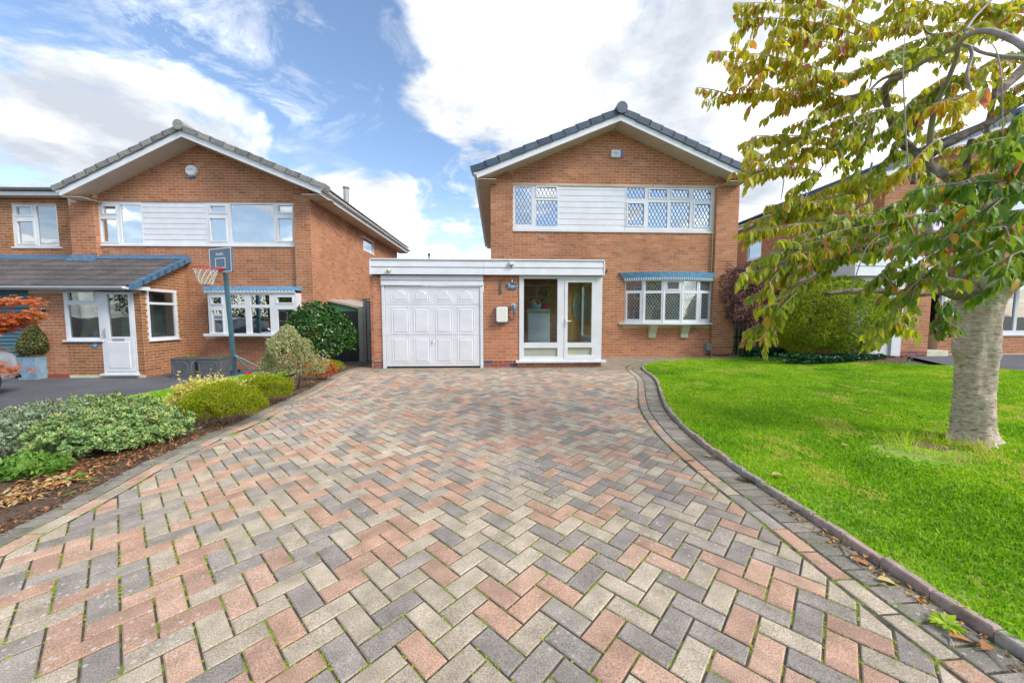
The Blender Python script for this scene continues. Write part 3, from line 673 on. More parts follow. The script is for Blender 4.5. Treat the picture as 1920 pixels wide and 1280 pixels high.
fas = MB().box(fa0+.02, fa1-.02, GD-.10, RD-.001, fz0+.001, fz1-.02).build('flat_roof', M['dark'], house)
jx = H.q(907, 500, GD-.12)[0]; fm = H.q(900, 501, GD-.12)[1]
for (a, c) in ((fa0, jx-.002), (jx+.002, fa1)):
    for (za, zb) in ((fz0, fm-.003), (fm, fz1-.02)):
        MB().prism([(a, GD-.125, za+.004), (a, GD-.112, zb-.012), (a, GD-.101, zb-.001), (a, GD-.101, za)], (c-a, 0, 0)).build('fascia_board', M['upvc'], house)
MB().bbox(fa0-.01, fa1+.01, GD-.135, GD-.05, fz1-.019, fz1+.012).build('roof_edge_trim', M['upvc'], house)
MB().box(fa1, fa1+.03, GD-.13, RD-.1, fz0-.0, fz1-.02).build('fascia_end', M['upvc'], house)
MB().box(fa0-.03, fa0, GD-.13, 3.9, fz0, fz1-.02).build('fascia_end', M['upvc'], house)
# header boards and garage door
hz0 = H.q(810, 535, GD-.04)[1]; hx0, hx1 = H.q(714, 525, GD-.04)[0], H.q(906, 525, GD-.04)[0]
hm = (hz0+fz0)/2
for za, zb in ((hz0, hm-.002), (hm, fz0-.004)): MB().prism([(hx0, GD-.06, za+.003), (hx0, GD-.046, zb-.01), (hx0, GD+.003, zb), (hx0, GD+.003, za)], (hx1-hx0, 0, 0)).build('header_board', M['upvc'], house)
dl, dr = H.q(723, 600, GD)[0], H.q(900, 600, GD)[0]; dz0 = H.q(810, 686.5, GD)[1]
MB().bbox(gd0, dl-.004, GD-.03, GD+.05, zg-.02, hz0-.001).build('door_post', M['upvc'], house)
MB().bbox(dr+.004, gd1, GD-.03, GD+.05, zg-.02, hz0-.001).build('door_post', M['upvc'], house)
gdoor = MB()
ZS = [dz0, H.q(810, 629, GD)[1], H.q(810, 571, GD)[1], hz0-.005]
gdoor.box(dl, dr, GD+.004, GD+.04, ZS[0], ZS[3])
go = gdoor.build('garage_door', M['upvc'], house)
for i in range(3):
    za, zb = ZS[i]+.004, ZS[i+1]-.004
    sec = MB().bbox(dl+.003, dr-.003, GD-.010, GD+.003, za, zb, .004).build('door_section', M['upvc'], go)
for (xa, xb) in ((736, 766), (777, 805), (818, 847), (859.5, 888)):
    a, c = H.q(xa, 600, GD)[0], H.q(xb, 600, GD)[0]
    for i, (ya, yb) in enumerate(((634, 679), (577, 624), (542, 564))):
        z0, z1 = H.q(810, yb, GD)[1], H.q(810, ya, GD)[1]
        def ring(s, y):
            P = [(a+s, z0+s), (c-s, z0+s)]
            if i == 2:
                h = z1-z0; P += [(c-s, z1-h*.42-s*.3), (c-s-(c-a)*.12, z1-h*.40-s*.3)]
                for t in np.linspace(.2, 1.0, 5)[0:]:
                    pass
                m_ = (a+c)/2; w_ = (c-a)*.34
                for t in range(9):
                    u = 1-2*t/8; P.append((m_+u*w_*(1-s*3), z1-s-h*.34*(u*u)))
                P += [(a+s+(c-a)*.12, z1-h*.40-s*.3), (a+s, z1-h*.42-s*.3)]
            else: P += [(c-s, z1-s), (a+s, z1-s)]
            return [(x, y, z) for x, z in P]
        rs = [ring(-.016, GD-.0098), ring(-.008, GD-.019), ring(0, GD-.012), ring(.02, GD-.012), ring(.034, GD-.020)]
        b = MB(); n = len(rs[0]); b.add(sum(rs, []), [(r*n+j, r*n+(j+1) % n, (r+1)*n+(j+1) % n, (r+1)*n+j) for r in range(4) for j in range(n)]+[tuple(range(4*n, 5*n))])
        b.build('door_panel', M['upvc'], go)
ha, hz_ = H.q(813, 640, GD)
MB().tube([(ha, GD-.012, hz_+.01), (ha, GD-.03, hz_+.01)], .028, 12).tube([(ha, GD-.03, hz_+.02), (ha, GD-.06, hz_+.005), (ha, GD-.06, hz_-.03)], .012, 8).build('door_handle', M['white'], go)
MB().lathe([(.008, 0), (.008, .012)], (ha, GD-.05, hz_+.035), 8).build('lock', M['dark'], go)
# porch glazing
px0, px1 = H.q(973.5, 600, GD)[0], H.q(1128, 600, GD)[0]; pz0 = H.q(1050, 675, GD)[1]; pz1 = H.q(1050, 516.5, GD)[1]
pn = P_(H, GD, [(982, 1045, 522.5, 642), (982, 1045, 652, 668)])
dframe = P_(H, GD, [(1057.5, 1117, 524, 673)])[0]
fr = plate(px0, px1, pz0, pz1, GD-.02, GD+.05, pn+[dframe]); fo = fr.build('porch_frame', M['upvc'], house)
MB().box(pn[0][0], pn[0][1], GD+.012, GD+.016, pn[0][2], pn[0][3]).build('pane', M['glass_clear'], fo)
MB().box(pn[1][0], pn[1][1], GD+.012, GD+.016, pn[1][2], pn[1][3]).build('obscured_pane', M['frosted'], fo)
dn = P_(H, GD, [(1064, 1109, 529.5, 642), (1064, 1109, 651, 665)])
do = plate(dframe[0]+.004, dframe[1]-.004, dframe[2]+.004, dframe[3]-.004, GD-.028, GD+.04, dn).build('porch_door', M['upvc'], house)
MB().box(dn[0][0], dn[0][1], GD+.010, GD+.014, dn[0][2], dn[0][3]).build('pane', M['glass_clear'], do)
MB().box(dn[1][0], dn[1][1], GD+.010, GD+.014, dn[1][2], dn[1][3]).build('obscured_pane', M['frosted'], do)
hx_, hzz = H.q(1060.5, 604, GD)
MB().bbox(hx_-.018, hx_+.018, GD-.040, GD-.0285, hzz-.11, hzz+.1).tube([(hx_, GD-.035, hzz+.03), (hx_, GD-.075, hzz+.03), (hx_+.12, GD-.075, hzz+.03)], .011, 8).build('door_handle', M['white'], do)
MB().bbox(px0-.08, px1+.1, GD-.10, GD+.04, pz0-.05, pz0-.001).build('sill', M['upvc'], house)
wx0 = H.q(1157, 600, RD)[0]
MB().box(px0, px1, GD, GD+.08, gz_, pz0-.05).build('sill_wall', M['mortar'], house)
bricks('H', (0, GD), 0, px0, px1, zg-.05, pz0-.055, [], None, 'brick')
side = plate(0, RD-GD-.06, pz0, pz1, -.03, .03, [(.1, RD-GD-.2, pz0+.5, pz1-.1)]); so_ = side.build('side_frame', M['upvc'], house); so_.location = (px1-.03, GD+.05, 0); so_.rotation_euler = (0, 0, math.pi/2)
o = MB().box(.1, RD-GD-.2, -.002, .002, pz0+.5, pz1-.1).build('pane', M['glass_clear'], so_)
MB().box(px0-.0, px1, GD+.06, RD-.01, gz_, pz0-.04).build('porch_floor', M['trim'], house)
MB().box(px0, px1, GD+.06, RD-.01, pz1+.005, pz1+.02).build('porch_ceiling', M['upvc_dull'], house)
# the oak front door and its frame inside the porch
fd0, fd1 = H.q(1079, 600, RD)[0], H.q(1140, 600, RD)[0]
ix0 = H.q(1030, 600, RD)[0]; fw = .86; fz = pz0+2.05
ox = ix0+.45
fdo = MB().bbox(ox, ox+fw, RD-.05, RD-.012, pz0-.02, fz).build('front_door', M['wood'], house)
MB().bbox(ox-.10, ox-.005, RD-.08, RD-.01, pz0-.02, fz+.08).bbox(ox+fw+.005, ox+fw+.10, RD-.08, RD-.01, pz0-.02, fz+.08).bbox(ox-.1, ox+fw+.1, RD-.08, RD-.01, fz+.08, fz+.16).build('door_frame', M['upvc'], house)
prof = [( .0, -.5), (.15, -.42), (.2, -.2), (.2, .2), (.15, .42), (0, .5)]
ov = [(ox+.4+.19*math.cos(t), RD-.062, pz0+1.36+.42*math.sin(t)) for t in np.linspace(0, 2*math.pi, 24, endpoint=False)]
MB().prism(ov, (0, .009, 0)).build('oval_glass', M['frosted'], fdo)
b = MB()
for q in range(5): cz = pz0+1.05+q*.155; b.tube([(ox+.4+.09*math.cos(t), RD-.068, cz+.075*math.sin(t)) for t in np.linspace(0, 2*math.pi, 14)], .006, 5, False)
b.tube(ov+[ov[0]], .012, 5, False); b.build('leading', M['lead_light'], fdo)
MB().bbox(ox+.12, ox+fw-.12, RD-.060, RD-.051, pz0+.18, pz0+.75, .02).build('door_panel', M['wood'], fdo)
MB().bbox(ox+fw+.11, px1-.08, RD-.05, RD-.012, pz0, fz).build('oak_side_panel', M['wood'], house)
finish_bricks('H', house, H.M, lambda px, py: (925 < px < 1335 and 235 < py < 510) or (905 < px < 972 and 515 < py < 690))
# small fittings that belong to the wall
a, z = H.q(1346, 440, 0)
MB().tube([(aPR-.03, RD-.02, bz0-.05), (aPR-.03, RD-.02, zb1+.25)], .016, 6).build('pipe', M['brass'], house)
MB().tube([(aL-.38, .3+8, lz-.0), (aL-.30, 8.3, lz-.12), (aL-.04, 8.3, lz-.2)], .035, 8).build('downpipe', M['upvc_dull'], house)
b = MB(); e0 = H.q(1360, 655, -.02); e1 = H.q(1320, 664, RD)
z = g(5, 10.2)
b.tube([(e1[0], RD-.03, e1[1]), (e1[0]+.1, RD-.05, z+.09), (aPR+.1, -.04, z+.07), (e0[0]+.2, -.04, z+.08), (e0[0]+.24, -.04, z+.22), (e0[0]+.25, -.04, z+.36)], .013, 6).build('cable', M['black'], house)
b = MB(); b.tube([H_ for H_ in [(H.q(1134, 487, -.02)[0], RD-.03, fz1-.05), (H.q(1139, 487, 0)[0], RD-.05, fz1-.03), (H.q(1139, 483, 0)[0], RD-.05, fz1+.05)]], .02, 6).build('hook', M['dark'], house)
b = MB(); t0 = H.q(1362, 498, 0); b.tube([(t0[0], -.03, t0[1]+.08), (t0[0]+.12, -.05, t0[1]), (aR+.05, -.06, t0[1]-.16)], .012, 5).build('wall_cable', M['dark'], house)
# ================================================================ driveway, lawn, beds, roads
def catmull(P, step=.05):
    P = [Vector((p[0], p[1])) for p in P]; P = [2*P[0]-P[1]]+P+[2*P[-1]-P[-2]]; out = []
    for i in range(1, len(P)-2):
        a, b, c, d = P[i-1:i+3]; n = max(2, int((c-b).length/step))
        for k in range(n):
            t = k/n; out.append(.5*((2*b)+(c-a)*t+(2*a-5*b+4*c-d)*t*t+(3*b-a-3*c+d)*t**3))
    out.append(P[-2]); return out
def resample(C, step):
    L = [0.0]
    for i in range(1, len(C)): L.append(L[-1]+(C[i]-C[i-1]).length)
    n = max(1, int(round(L[-1]/step))); out = []; j = 0
    for k in range(n+1):
        s = L[-1]*k/n
        while j < len(C)-2 and L[j+1] < s: j += 1
        t = (s-L[j])/max(1e-9, L[j+1]-L[j]); out.append(C[j].lerp(C[j+1], t))
    return out
def offset(C, d):
    out = []
    for i, p in enumerate(C):
        t = (C[min(i+1, len(C)-1)]-C[max(i-1, 0)]).normalized(); out.append(p+Vector((-t.y, t.x))*d)
    return out
gp = lambda x, y, dz=0: ground(x, y, dz).to_2d()
# right-hand edge, from the far right along the house path, round the corner and down to the camera
KR = [gp(1900, 674), gp(1700, 672), gp(1480, 669.5), gp(1330, 673), gp(1255, 677.5), gp(1216, 683), gp(1203, 690), gp(1208, 697), gp(1222, 707), gp(1231, 720), gp(1236, 738), gp(1247, 766), gp(1268, 792), gp(1302, 824),
      gp(1352, 862), gp(1400, 896), gp(1475, 945), gp(1560, 1001), gp(1650, 1062), gp(1740, 1120), gp(1840, 1185), gp(1920, 1236)]
KR[0] = Vector((11.2, KR[2].y+.15)); KR[1] = Vector((8.2, KR[2].y+.02))
e = (KR[-1]-KR[-2]).normalized(); KR += [KR[-1]+e*.7, KR[-1]+e*2.2]
KRc = catmull(KR)
# left-hand edge from the gate down to the camera
KL = [gp(690, 684), gp(655, 690), gp(628, 699), gp(602, 712), gp(560, 734), gp(500, 760), gp(430, 793), gp(372, 814), gp(310, 842), gp(250, 868), gp(200, 892), gp(130, 928), gp(60, 962), gp(0, 990)]
e = (KL[-1]-KL[-2]).normalized(); KL += [KL[-1]+e*.8, KL[-1]+e*2.5]
KLc = catmull(KL)
PIT = [(.45, 0)]
# inner limit of the herringbone
innR = offset(KRc, -.325); innL = offset(KLc, .325)
if (innR[len(innR)//2]-Vector((0, 4))).length > (KRc[len(KRc)//2]-Vector((0, 4))).length: innR = offset(KRc, .325)
if (innL[len(innL)//2]-Vector((0, 4))).length > (KLc[len(KLc)//2]-Vector((0, 4))).length: innL = offset(KLc, -.325)
sR = 1 if (offset(KRc, .325)[len(KRc)//2]-innR[len(innR)//2]).length < .01 else -1
sL = 1 if (offset(KLc, .325)[len(KLc)//2]-innL[len(innL)//2]).length < .01 else -1
garY = H.w(0, GD, 0).y
backline = [H.w(g0-1.0, GD+.6, 0).to_2d(), H.w(g0-.02, GD+.6, 0).to_2d(), H.w(g0-.02, GD+.01, 0).to_2d(), H.w(px1+.02, GD+.01, 0).to_2d(), H.w(px1+.02, RD, 0).to_2d(), H.w(aR+.4, .1, 0).to_2d(), Vector((11.2, H.w(aR, 0, 0).y+.3))]
region = [p for p in innL[::-1]]+backline+[p for p in innR]
def inside(poly, x, y):
    c = False; n = len(poly); j = n-1
    for i in range(n):
        a, b = poly[i], poly[j]
        if (a[1] > y) != (b[1] > y) and x < (b[0]-a[0])*(y-a[1])/(b[1]-a[1])+a[0]: c = not c
        j = i
    return c
segA = []
for C, sg_ in ((innR, 1), (innL, 1), (backline, 1)):
    for i in range(len(C)-1): segA.append((C[i].x, C[i].y, C[i+1].x, C[i+1].y))
segA = np.array(segA)
def nearest(x, y):
    d = segA[:, 2:]-segA[:, :2]; w = np.array([x, y])-segA[:, :2]; l2 = (d**2).sum(1)+1e-12
    t = np.clip((w*d).sum(1)/l2, 0, 1); q = segA[:, :2]+d*t[:, None]; r = np.hypot(x-q[:, 0], y-q[:, 1]); i = int(r.argmin()); return r[i], i, q[i], d[i]/math.sqrt(l2[i])
def clip_half(poly, p, n):
    out = []
    for i in range(len(poly)):
        a, b = poly[i], poly[(i+1) % len(poly)]; da = (a[0]-p[0])*n[0]+(a[1]-p[1])*n[1]; db = (b[0]-p[0])*n[0]+(b[1]-p[1])*n[1]
        if da >= 0: out.append(a)
        if da*db < 0: t = da/(da-db); out.append((a[0]+(b[0]-a[0])*t, a[1]+(b[1]-a[1])*t))
    return out
def area2(p): return .5*sum(p[i][0]*p[(i+1) % len(p)][1]-p[(i+1) % len(p)][0]*p[i][1] for i in range(len(p)))
def shrink(poly, d):
    """inset of a convex polygon"""
    if area2(poly) < 0: poly = poly[::-1]
    n = len(poly); out = []
    for i in range(n):
        a, b, c = Vector(poly[i-1]), Vector(poly[i]), Vector(poly[(i+1) % n]); u = (b-a).normalized(); v = (c-b).normalized()
        n1 = Vector((-u.y, u.x)); n2 = Vector((-v.y, v.x)); k = 1+n1.dot(n2)
        out.append(tuple(b+(n1+n2)*(d/max(.35, k))))
    return out
def clean(poly):
    out = []
    for p in poly:
        if not out or math.hypot(p[0]-out[-1][0], p[1]-out[-1][1]) > .006: out.append(p)
    if len(out) > 2 and math.hypot(out[0][0]-out[-1][0], out[0][1]-out[-1][1]) < .006: out.pop()
    return out
U = Vector((math.cos(R(47.6)), math.sin(R(47.6)))); V_ = Vector((-U.y, U.x)); S = .1015
TS, TG, TR, TD = (.03, .13, .23), (.33, .43, .53), (.63, .73, .83), (.92, .98)
pav = []      # (polygon, z jitter, tint)
def tone():
    r = random.random(); c = TS if r < .36 else TG if r < .66 else TR
    return random.choice(c)
for i in range(-60, 130):
    for j in range(-75, 110):
        k = (i-j) % 4
        if k == 0: rect = (i, i+2, j, j+1)
        elif k == 3: rect = (i, i+1, j, j+2)
        else: continue
        cu, cv = (rect[0]+rect[1])/2, (rect[2]+rect[3])/2; c = U*((cu+7.545)*S)+V_*((cv+9.998)*S)
        if c.y < .15 or c.y > 11.4 or c.x < -5.5 or c.x > 9: continue
        if abs(c.x)/max(.3, c.y) > 1.75 or c.y < .42: continue
        jm = .0040; w = [(rect[0]*S+jm, rect[2]*S+jm), (rect[1]*S-jm, rect[2]*S+jm), (rect[1]*S-jm, rect[3]*S-jm), (rect[0]*S+jm, rect[3]*S-jm)]
        P = []
        for a, b in w:
            q = U*(a+7.545*S)+V_*(b+9.998*S); P.append((q.x, q.y))
        r, si, qq, dd = nearest(c.x, c.y); ins = inside(region, c.x, c.y)
        if not ins and r > .13: continue
        if r < .26:
            for _ in range(1):
                nrm = np.array([-dd[1], dd[0]]); s0 = (np.array([c.x, c.y])-qq).dot(nrm)
                if not ins: s0 = -s0
                if s0 < 0: nrm = -nrm
                ofs = .002
                P = clip_half(P, (qq[0]+nrm[0]*ofs, qq[1]+nrm[1]*ofs), nrm)
                if len(P) < 3: break
                for di in (-3, 3, -6, 6):
                    sj = si+di
                    if 0 <= sj < len(segA):
                        a_ = segA[sj]; d2 = a_[2:]-a_[:2]; d2 = d2/max(1e-9, np.hypot(*d2))
                        if abs(d2.dot(dd)) < .6 or math.hypot(a_[0]-qq[0], a_[1]-qq[1]) > .5: continue
                        n2 = np.array([-d2[1], d2[0]]); n2 = n2 if n2.dot(nrm) > 0 else -n2
                        P = clip_half(P, (a_[0]+n2[0]*ofs, a_[1]+n2[1]*ofs), n2)
                        if len(P) < 3: break
                if len(P) < 3: break
            P = clean(P) if len(P) > 2 else []
            if len(P) < 3 or abs(area2(P)) < .0006: continue
        pav.append((P, random.uniform(-.0018, .0018), tone()))
# border courses: a stretcher course against the herringbone, a soldier course at the edge
def course(C, side, o0, o1, step, tones, ymin=.35):
    mid = offset(C, side*(o0+o1)/2); Q = resample(mid, step); n = len(Q)-1
    # edges at the same fraction of length on both sides
    A = offset(Q, side*(o1-o0)/2); B = offset(Q, -side*(o1-o0)/2)
    for k in range(n):
        if Q[k].y < ymin or abs(Q[k].x)/Q[k].y > 1.75: continue
        P = [tuple(A[k]), tuple(A[k+1]), tuple(B[k+1]), tuple(B[k])]
        if area2(P) < 0: P = P[::-1]
        P = shrink(P, .0055); 
        if area2(P) < .0005: continue
        pav.append((P, random.uniform(-.002, .002), random.choice(tones)))
course(KRc, sR, .212, .318, .203, TS+TG+TR+TS); course(KRc, sR, .008, .208, .1035, TD+(.92, .40))
course(KLc, sL, .212, .318, .203, TS+TG+TR+TR); course(KLc, sL, .008, .208, .1035, TD)
def paver_geo(P, zj, local=None):
    P = P if area2(P) > 0 else P[::-1]; n = len(P); ch = .0045
    I = shrink(P, ch); 
    if area2(I) < .0003: I = shrink(P, .001)
    v = []
    for pts, dz in ((P, -.03), (P, -.004), (I, 0.0)): v += [(x, y, g(x, y)+dz+zj) for x, y in pts]
    f = [(r*n+i, r*n+(i+1) % n, (r+1)*n+(i+1) % n, (r+1)*n+i) for r in range(2) for i in range(n)]+[tuple(range(2*n, 3*n))]
    return v, f
drv = bpy.data.objects.new('driveway', None); COL.objects.link(drv); setp(drv, kind='structure', label='block paved herringbone driveway of sandy, grey and salmon blocks'); drv['category'] = 'driveway'
def parea(q):
    P = q[0]; cx_ = sum(p[0] for p in P)/len(P); cy_ = sum(p[1] for p in P)/len(P); D = math.hypot(cx_, cy_, CAM_H)
    px = 960+F*cx_/(cy_*math.cos(PITCH)+CAM_H*math.sin(PITCH)); py = 640+F*(CAM_H*math.cos(PITCH)-cy_*math.sin(PITCH))/(cy_*math.cos(PITCH)+CAM_H*math.sin(PITCH))
    if not (0 < px < 1920 and py < 1275): return 0
    return abs(area2(P))/D**3
order = sorted(range(len(pav)), key=lambda i: -parea(pav[i])); sel = set(order[:300])
big = MB()
for i, q in enumerate(pav):
    v, f = paver_geo(q[0], q[1])
    if i in sel:
        c = Vector((sum(p[0] for p in q[0])/len(q[0]), sum(p[1] for p in q[0])/len(q[0]), 0)); b = MB(); b.add([Vector(a)-c for a in v], f)
        o = b.build('paving_block', M['paver'], drv); o.location = c; o['tint'] = q[2]
    else: big.add(v, f, q[2])
big.build('paving_blocks', M['paver'], drv, kind='stuff')
def patch(name, poly, dz, m, step=.5, kind='structure', parent=None, jit=0.0, gf=None):
    bm = bmesh.new(); vs = [bm.verts.new((p[0], p[1], 0)) for p in poly]; es = []
    tris = tessellate_polygon([[Vector((p[0], p[1], 0)) for p in poly]])
    for t in tris:
        try: bm.faces.new([vs[k] for k in t])
        except ValueError: pass
    xs = [p[0] for p in poly]; ys = [p[1] for p in poly]
    for lo_, hi_, ax_ in ((min(xs), max(xs), 0), (min(ys), max(ys), 1)):
        k = math.floor(lo_/step)*step
        st = step if ax_ == 0 else step*2
        while k < hi_:
            if k > lo_:
                bmesh.ops.bisect_plane(bm, geom=bm.verts[:]+bm.edges[:]+bm.faces[:], plane_co=(k, 0, 0) if ax_ == 0 else (0, k, 0), plane_no=(1, 0, 0) if ax_ == 0 else (0, 1, 0))
            k += st
    for v in bm.verts: v.co.z = (gf or g)(v.co.x, v.co.y)+dz+(random.uniform(0, jit) if jit else 0)
    bmesh.ops.recalc_face_normals(bm, faces=bm.faces)
    for f_ in bm.faces:
        if f_.normal.z < 0: f_.normal_flip()
    me = bpy.data.meshes.new(name); bm.to_mesh(me); bm.free()
    o = link(name, me, m, parent)
    if kind: o['kind'] = kind
    return o
# bedding of the blocks, showing as mossy joints
bed = [p for p in KLc[::-1]]+backline+[p for p in KRc]
patch('joint_moss', [(p[0], p[1]) for p in bed], -.0065, M['joint'], .6, None, drv)['kind'] = 'stuff'
# the kerb: blocks on edge along the lawn
kerb = bpy.data.objects.new('lawn_kerb', None); COL.objects.link(kerb); kerb['kind'] = 'structure'
KQ = resample(KRc, .208); A = offset(KQ, -sR*.004); B = offset(KQ, -sR*.052); C_ = offset(KQ, -sR*.010)
for k in range(len(KQ)-1):
    if KQ[k].y < .35: continue
    P = shrink([tuple(A[k]), tuple(A[k+1]), tuple(B[k+1]), tuple(B[k])], .002); I = shrink(P, .006); n = 4; dz = random.uniform(-.006, .006)
    if area2(P) < .001: continue
    v = []
    tl = random.uniform(-.008, .008)
    for pts, h in ((P, -.08), (P, .032), (I, .040)): v += [(x, y, g(x, y)+h+dz+tl*(1 if i in (0, 3) else -1)) for i, (x, y) in enumerate(pts)]
    f = [(r*n+i, r*n+(i+1) % n, (r+1)*n+(i+1) % n, (r+1)*n+i) for r in range(2) for i in range(n)]+[(8, 9, 10, 11)]
    b = MB().add(v, f); o = b.build('kerb_block', M['kerb'], kerb); o['tint'] = random.choice([.05, .5, .55, .95, .3])
# lawn
lk0 = offset(KRc, -sR*.050)
LAWN = [tuple(p) for p in lk0]
cut = [p for p in LAWN]
lawn_poly = cut[:]       # closes along the right and the far edge
far = [tuple(gp(2300, 712)), tuple(gp(1920, 698)), tuple(gp(1790, 689)), tuple(gp(1700, 684.5)), tuple(gp(1600, 681)), tuple(gp(1500, 676))]
i0 = min(range(len(lawn_poly)), key=lambda i: (lawn_poly[i][0]-far[-1][0])**2+(lawn_poly[i][1]-far[-1][1])**2)
lawn_poly = lawn_poly[i0:]+[(9.5, lawn_poly[-1][1]), (9.5, 2.0), far[0]]+far[1:]
patch('lawn', lawn_poly, .020, M['turf'], .5)
# planting bed under the hedge, between path, lawn and the neighbour's drive
bedR = [far[-1], far[-2], far[-3], far[-4], (far[-4][0]+.3, far[-4][1]+.9), (9.6, 10.9), (4.9, 11.0), (4.9, lawn_poly[0][1]+.25), (far[-1][0]-.1, far[-1][1]+.2)]
bedR2 = [tuple(gp(1500, 675)), tuple(gp(1600, 680)), tuple(gp(1700, 683.5)), tuple(gp(1700, 668)), (9.0, 10.9), (6.6, 11.2), tuple(gp(1470, 667.5))]
patch('hedge_bed', bedR2, .022, M['soil'], .5, jit=.03)
# left bed
edgeL = [tuple(p+Vector((rng.uniform(-.006, .006), rng.uniform(-.006, .006)))) for p in offset(KLc, sL*.075)]
tl = [gp(600, 690, -.05), gp(500, 700), gp(410, 715), gp(320, 733), gp(250, 747), gp(180, 760), gp(60, 785), gp(-200, 836), gp(-600, 920)]
bedL = edgeL+[tuple(tl[-1]-Vector((0, 1.2)))]+[tuple(p) for p in tl[::-1]]
patch('planting_bed', bedL, .006, M['soil'], .4)
# strip of grass beside the neighbour's drive
gs = [tuple(tl[1]), tuple(tl[2]), tuple(tl[3]), tuple(tl[4]), tuple(tl[5]), tuple(gp(190, 790)), tuple(gp(300, 775)), tuple(gp(400, 745)), tuple(gp(480, 725)), tuple(gp(560, 702))]
patch('grass_strip', gs, .055, M['turf'], .4)
# thin edging and tarmac of the left neighbour's drive
tc_ = catmull([Vector(p) for p in tl], .2)
b = MB()
for i in range(len(tc_)-1):
    p, q = tc_[i], tc_[i+1]; t = (q-p).normalized(); n_ = Vector((-t.y, t.x))*.025
    b.add([(a.x, a.y, g(a.x, a.y)+h) for h in (-.05, .062) for a in (p+n_, q+n_, q-n_, p-n_)], [(4, 5, 6, 7), (0, 1, 5, 4), (2, 3, 7, 6)])
eg = b.build('drive_edging', mat('pale_edging', (.40, .37, .38), (.30, .27, .28), rough=.8, nscale=12)); eg['kind'] = 'structure'
patch('neighbour_drive', [tuple(p) for p in tc_]+[(-16, .9), (-16, 10.6), (-5.4, 10.6), (-5.6, 9.6)], .006, M['asphalt'], .6)
# tarmac of the right neighbour's drive
rd = [tuple(gp(1700, 668)), far[-4], tuple(gp(1790, 688.5)), tuple(gp(1920, 697.5)), tuple(gp(2300, 711.5)), (22, 3.5), (22, 10.6), (9.0, 10.9)]
patch('right_neighbour_drive', rd, .008, M['asphalt'], .6)
# the ground under everything, out to the horizon
bm = bmesh.new(); XS = [-900, -300, -100, -40, -20]+[x*.5 for x in range(-32, 33)]+[20, 40, 100, 300, 900]; YS = [-900, -300, -100, -40, -20, -12]+[y*1.0 for y in range(-8, 16)]+[20, 40, 100, 300, 1500]
vv = [[bm.verts.new((x, y, g(x, max(y, -2))-.06)) for x in XS] for y in YS]
for i in range(len(YS)-1):
    for j in range(len(XS)-1): bm.faces.new((vv[i][j], vv[i][j+1], vv[i+1][j+1], vv[i+1][j]))
me = bpy.data.meshes.new('ground'); bm.to_mesh(me); bm.free(); link('ground', me, M['earth'], kind='structure')
# road behind the camera, seen only in the window glass
patch('street_road', [(-60, -9), (60, -9), (60, -3.2), (-60, -3.2)], .0, M['asphalt'], 4, gf=lambda x, y: -.03 if abs(x) < 4 else -.35 if x < -6 else .0)

# ---- grass blades
def in_poly_np(poly, X, Y):
    poly = np.array([(p[0], p[1]) for p in poly]); c = np.zeros(len(X), bool); n = len(poly); j = n-1
    for i in range(n):
        xi, yi = poly[i]; xj, yj = poly[j]
        with np.errstate(divide='ignore', invalid='ignore'):
            m = ((yi > Y) != (yj > Y)) & (X < (xj-xi)*(Y-yi)/(yj-yi)+xi)
        c ^= m; j = i
    return c
def gnp(X, Y):
    ss = lambda t: (lambda u: u*u*(3-2*u))(np.clip(t, 0, 1))
    return .009*np.minimum(Y, 14)-.35*ss((-X-4.45)/1.9)+.17*ss((X-6.5)/3)
def vnoise(X, Y, sc, seed=0):
    """cheap smooth noise"""
    r = np.random.default_rng(seed); s = np.zeros(len(X))
    for k in range(7):
        a = r.uniform(0, 6.28); fq = sc*r.uniform(.6, 1.9); s += np.sin((X*np.cos(a)+Y*np.sin(a))*fq+r.uniform(0, 6.28)+1.3*np.sin((X*np.sin(a)-Y*np.cos(a))*fq*.7))
    return s/7
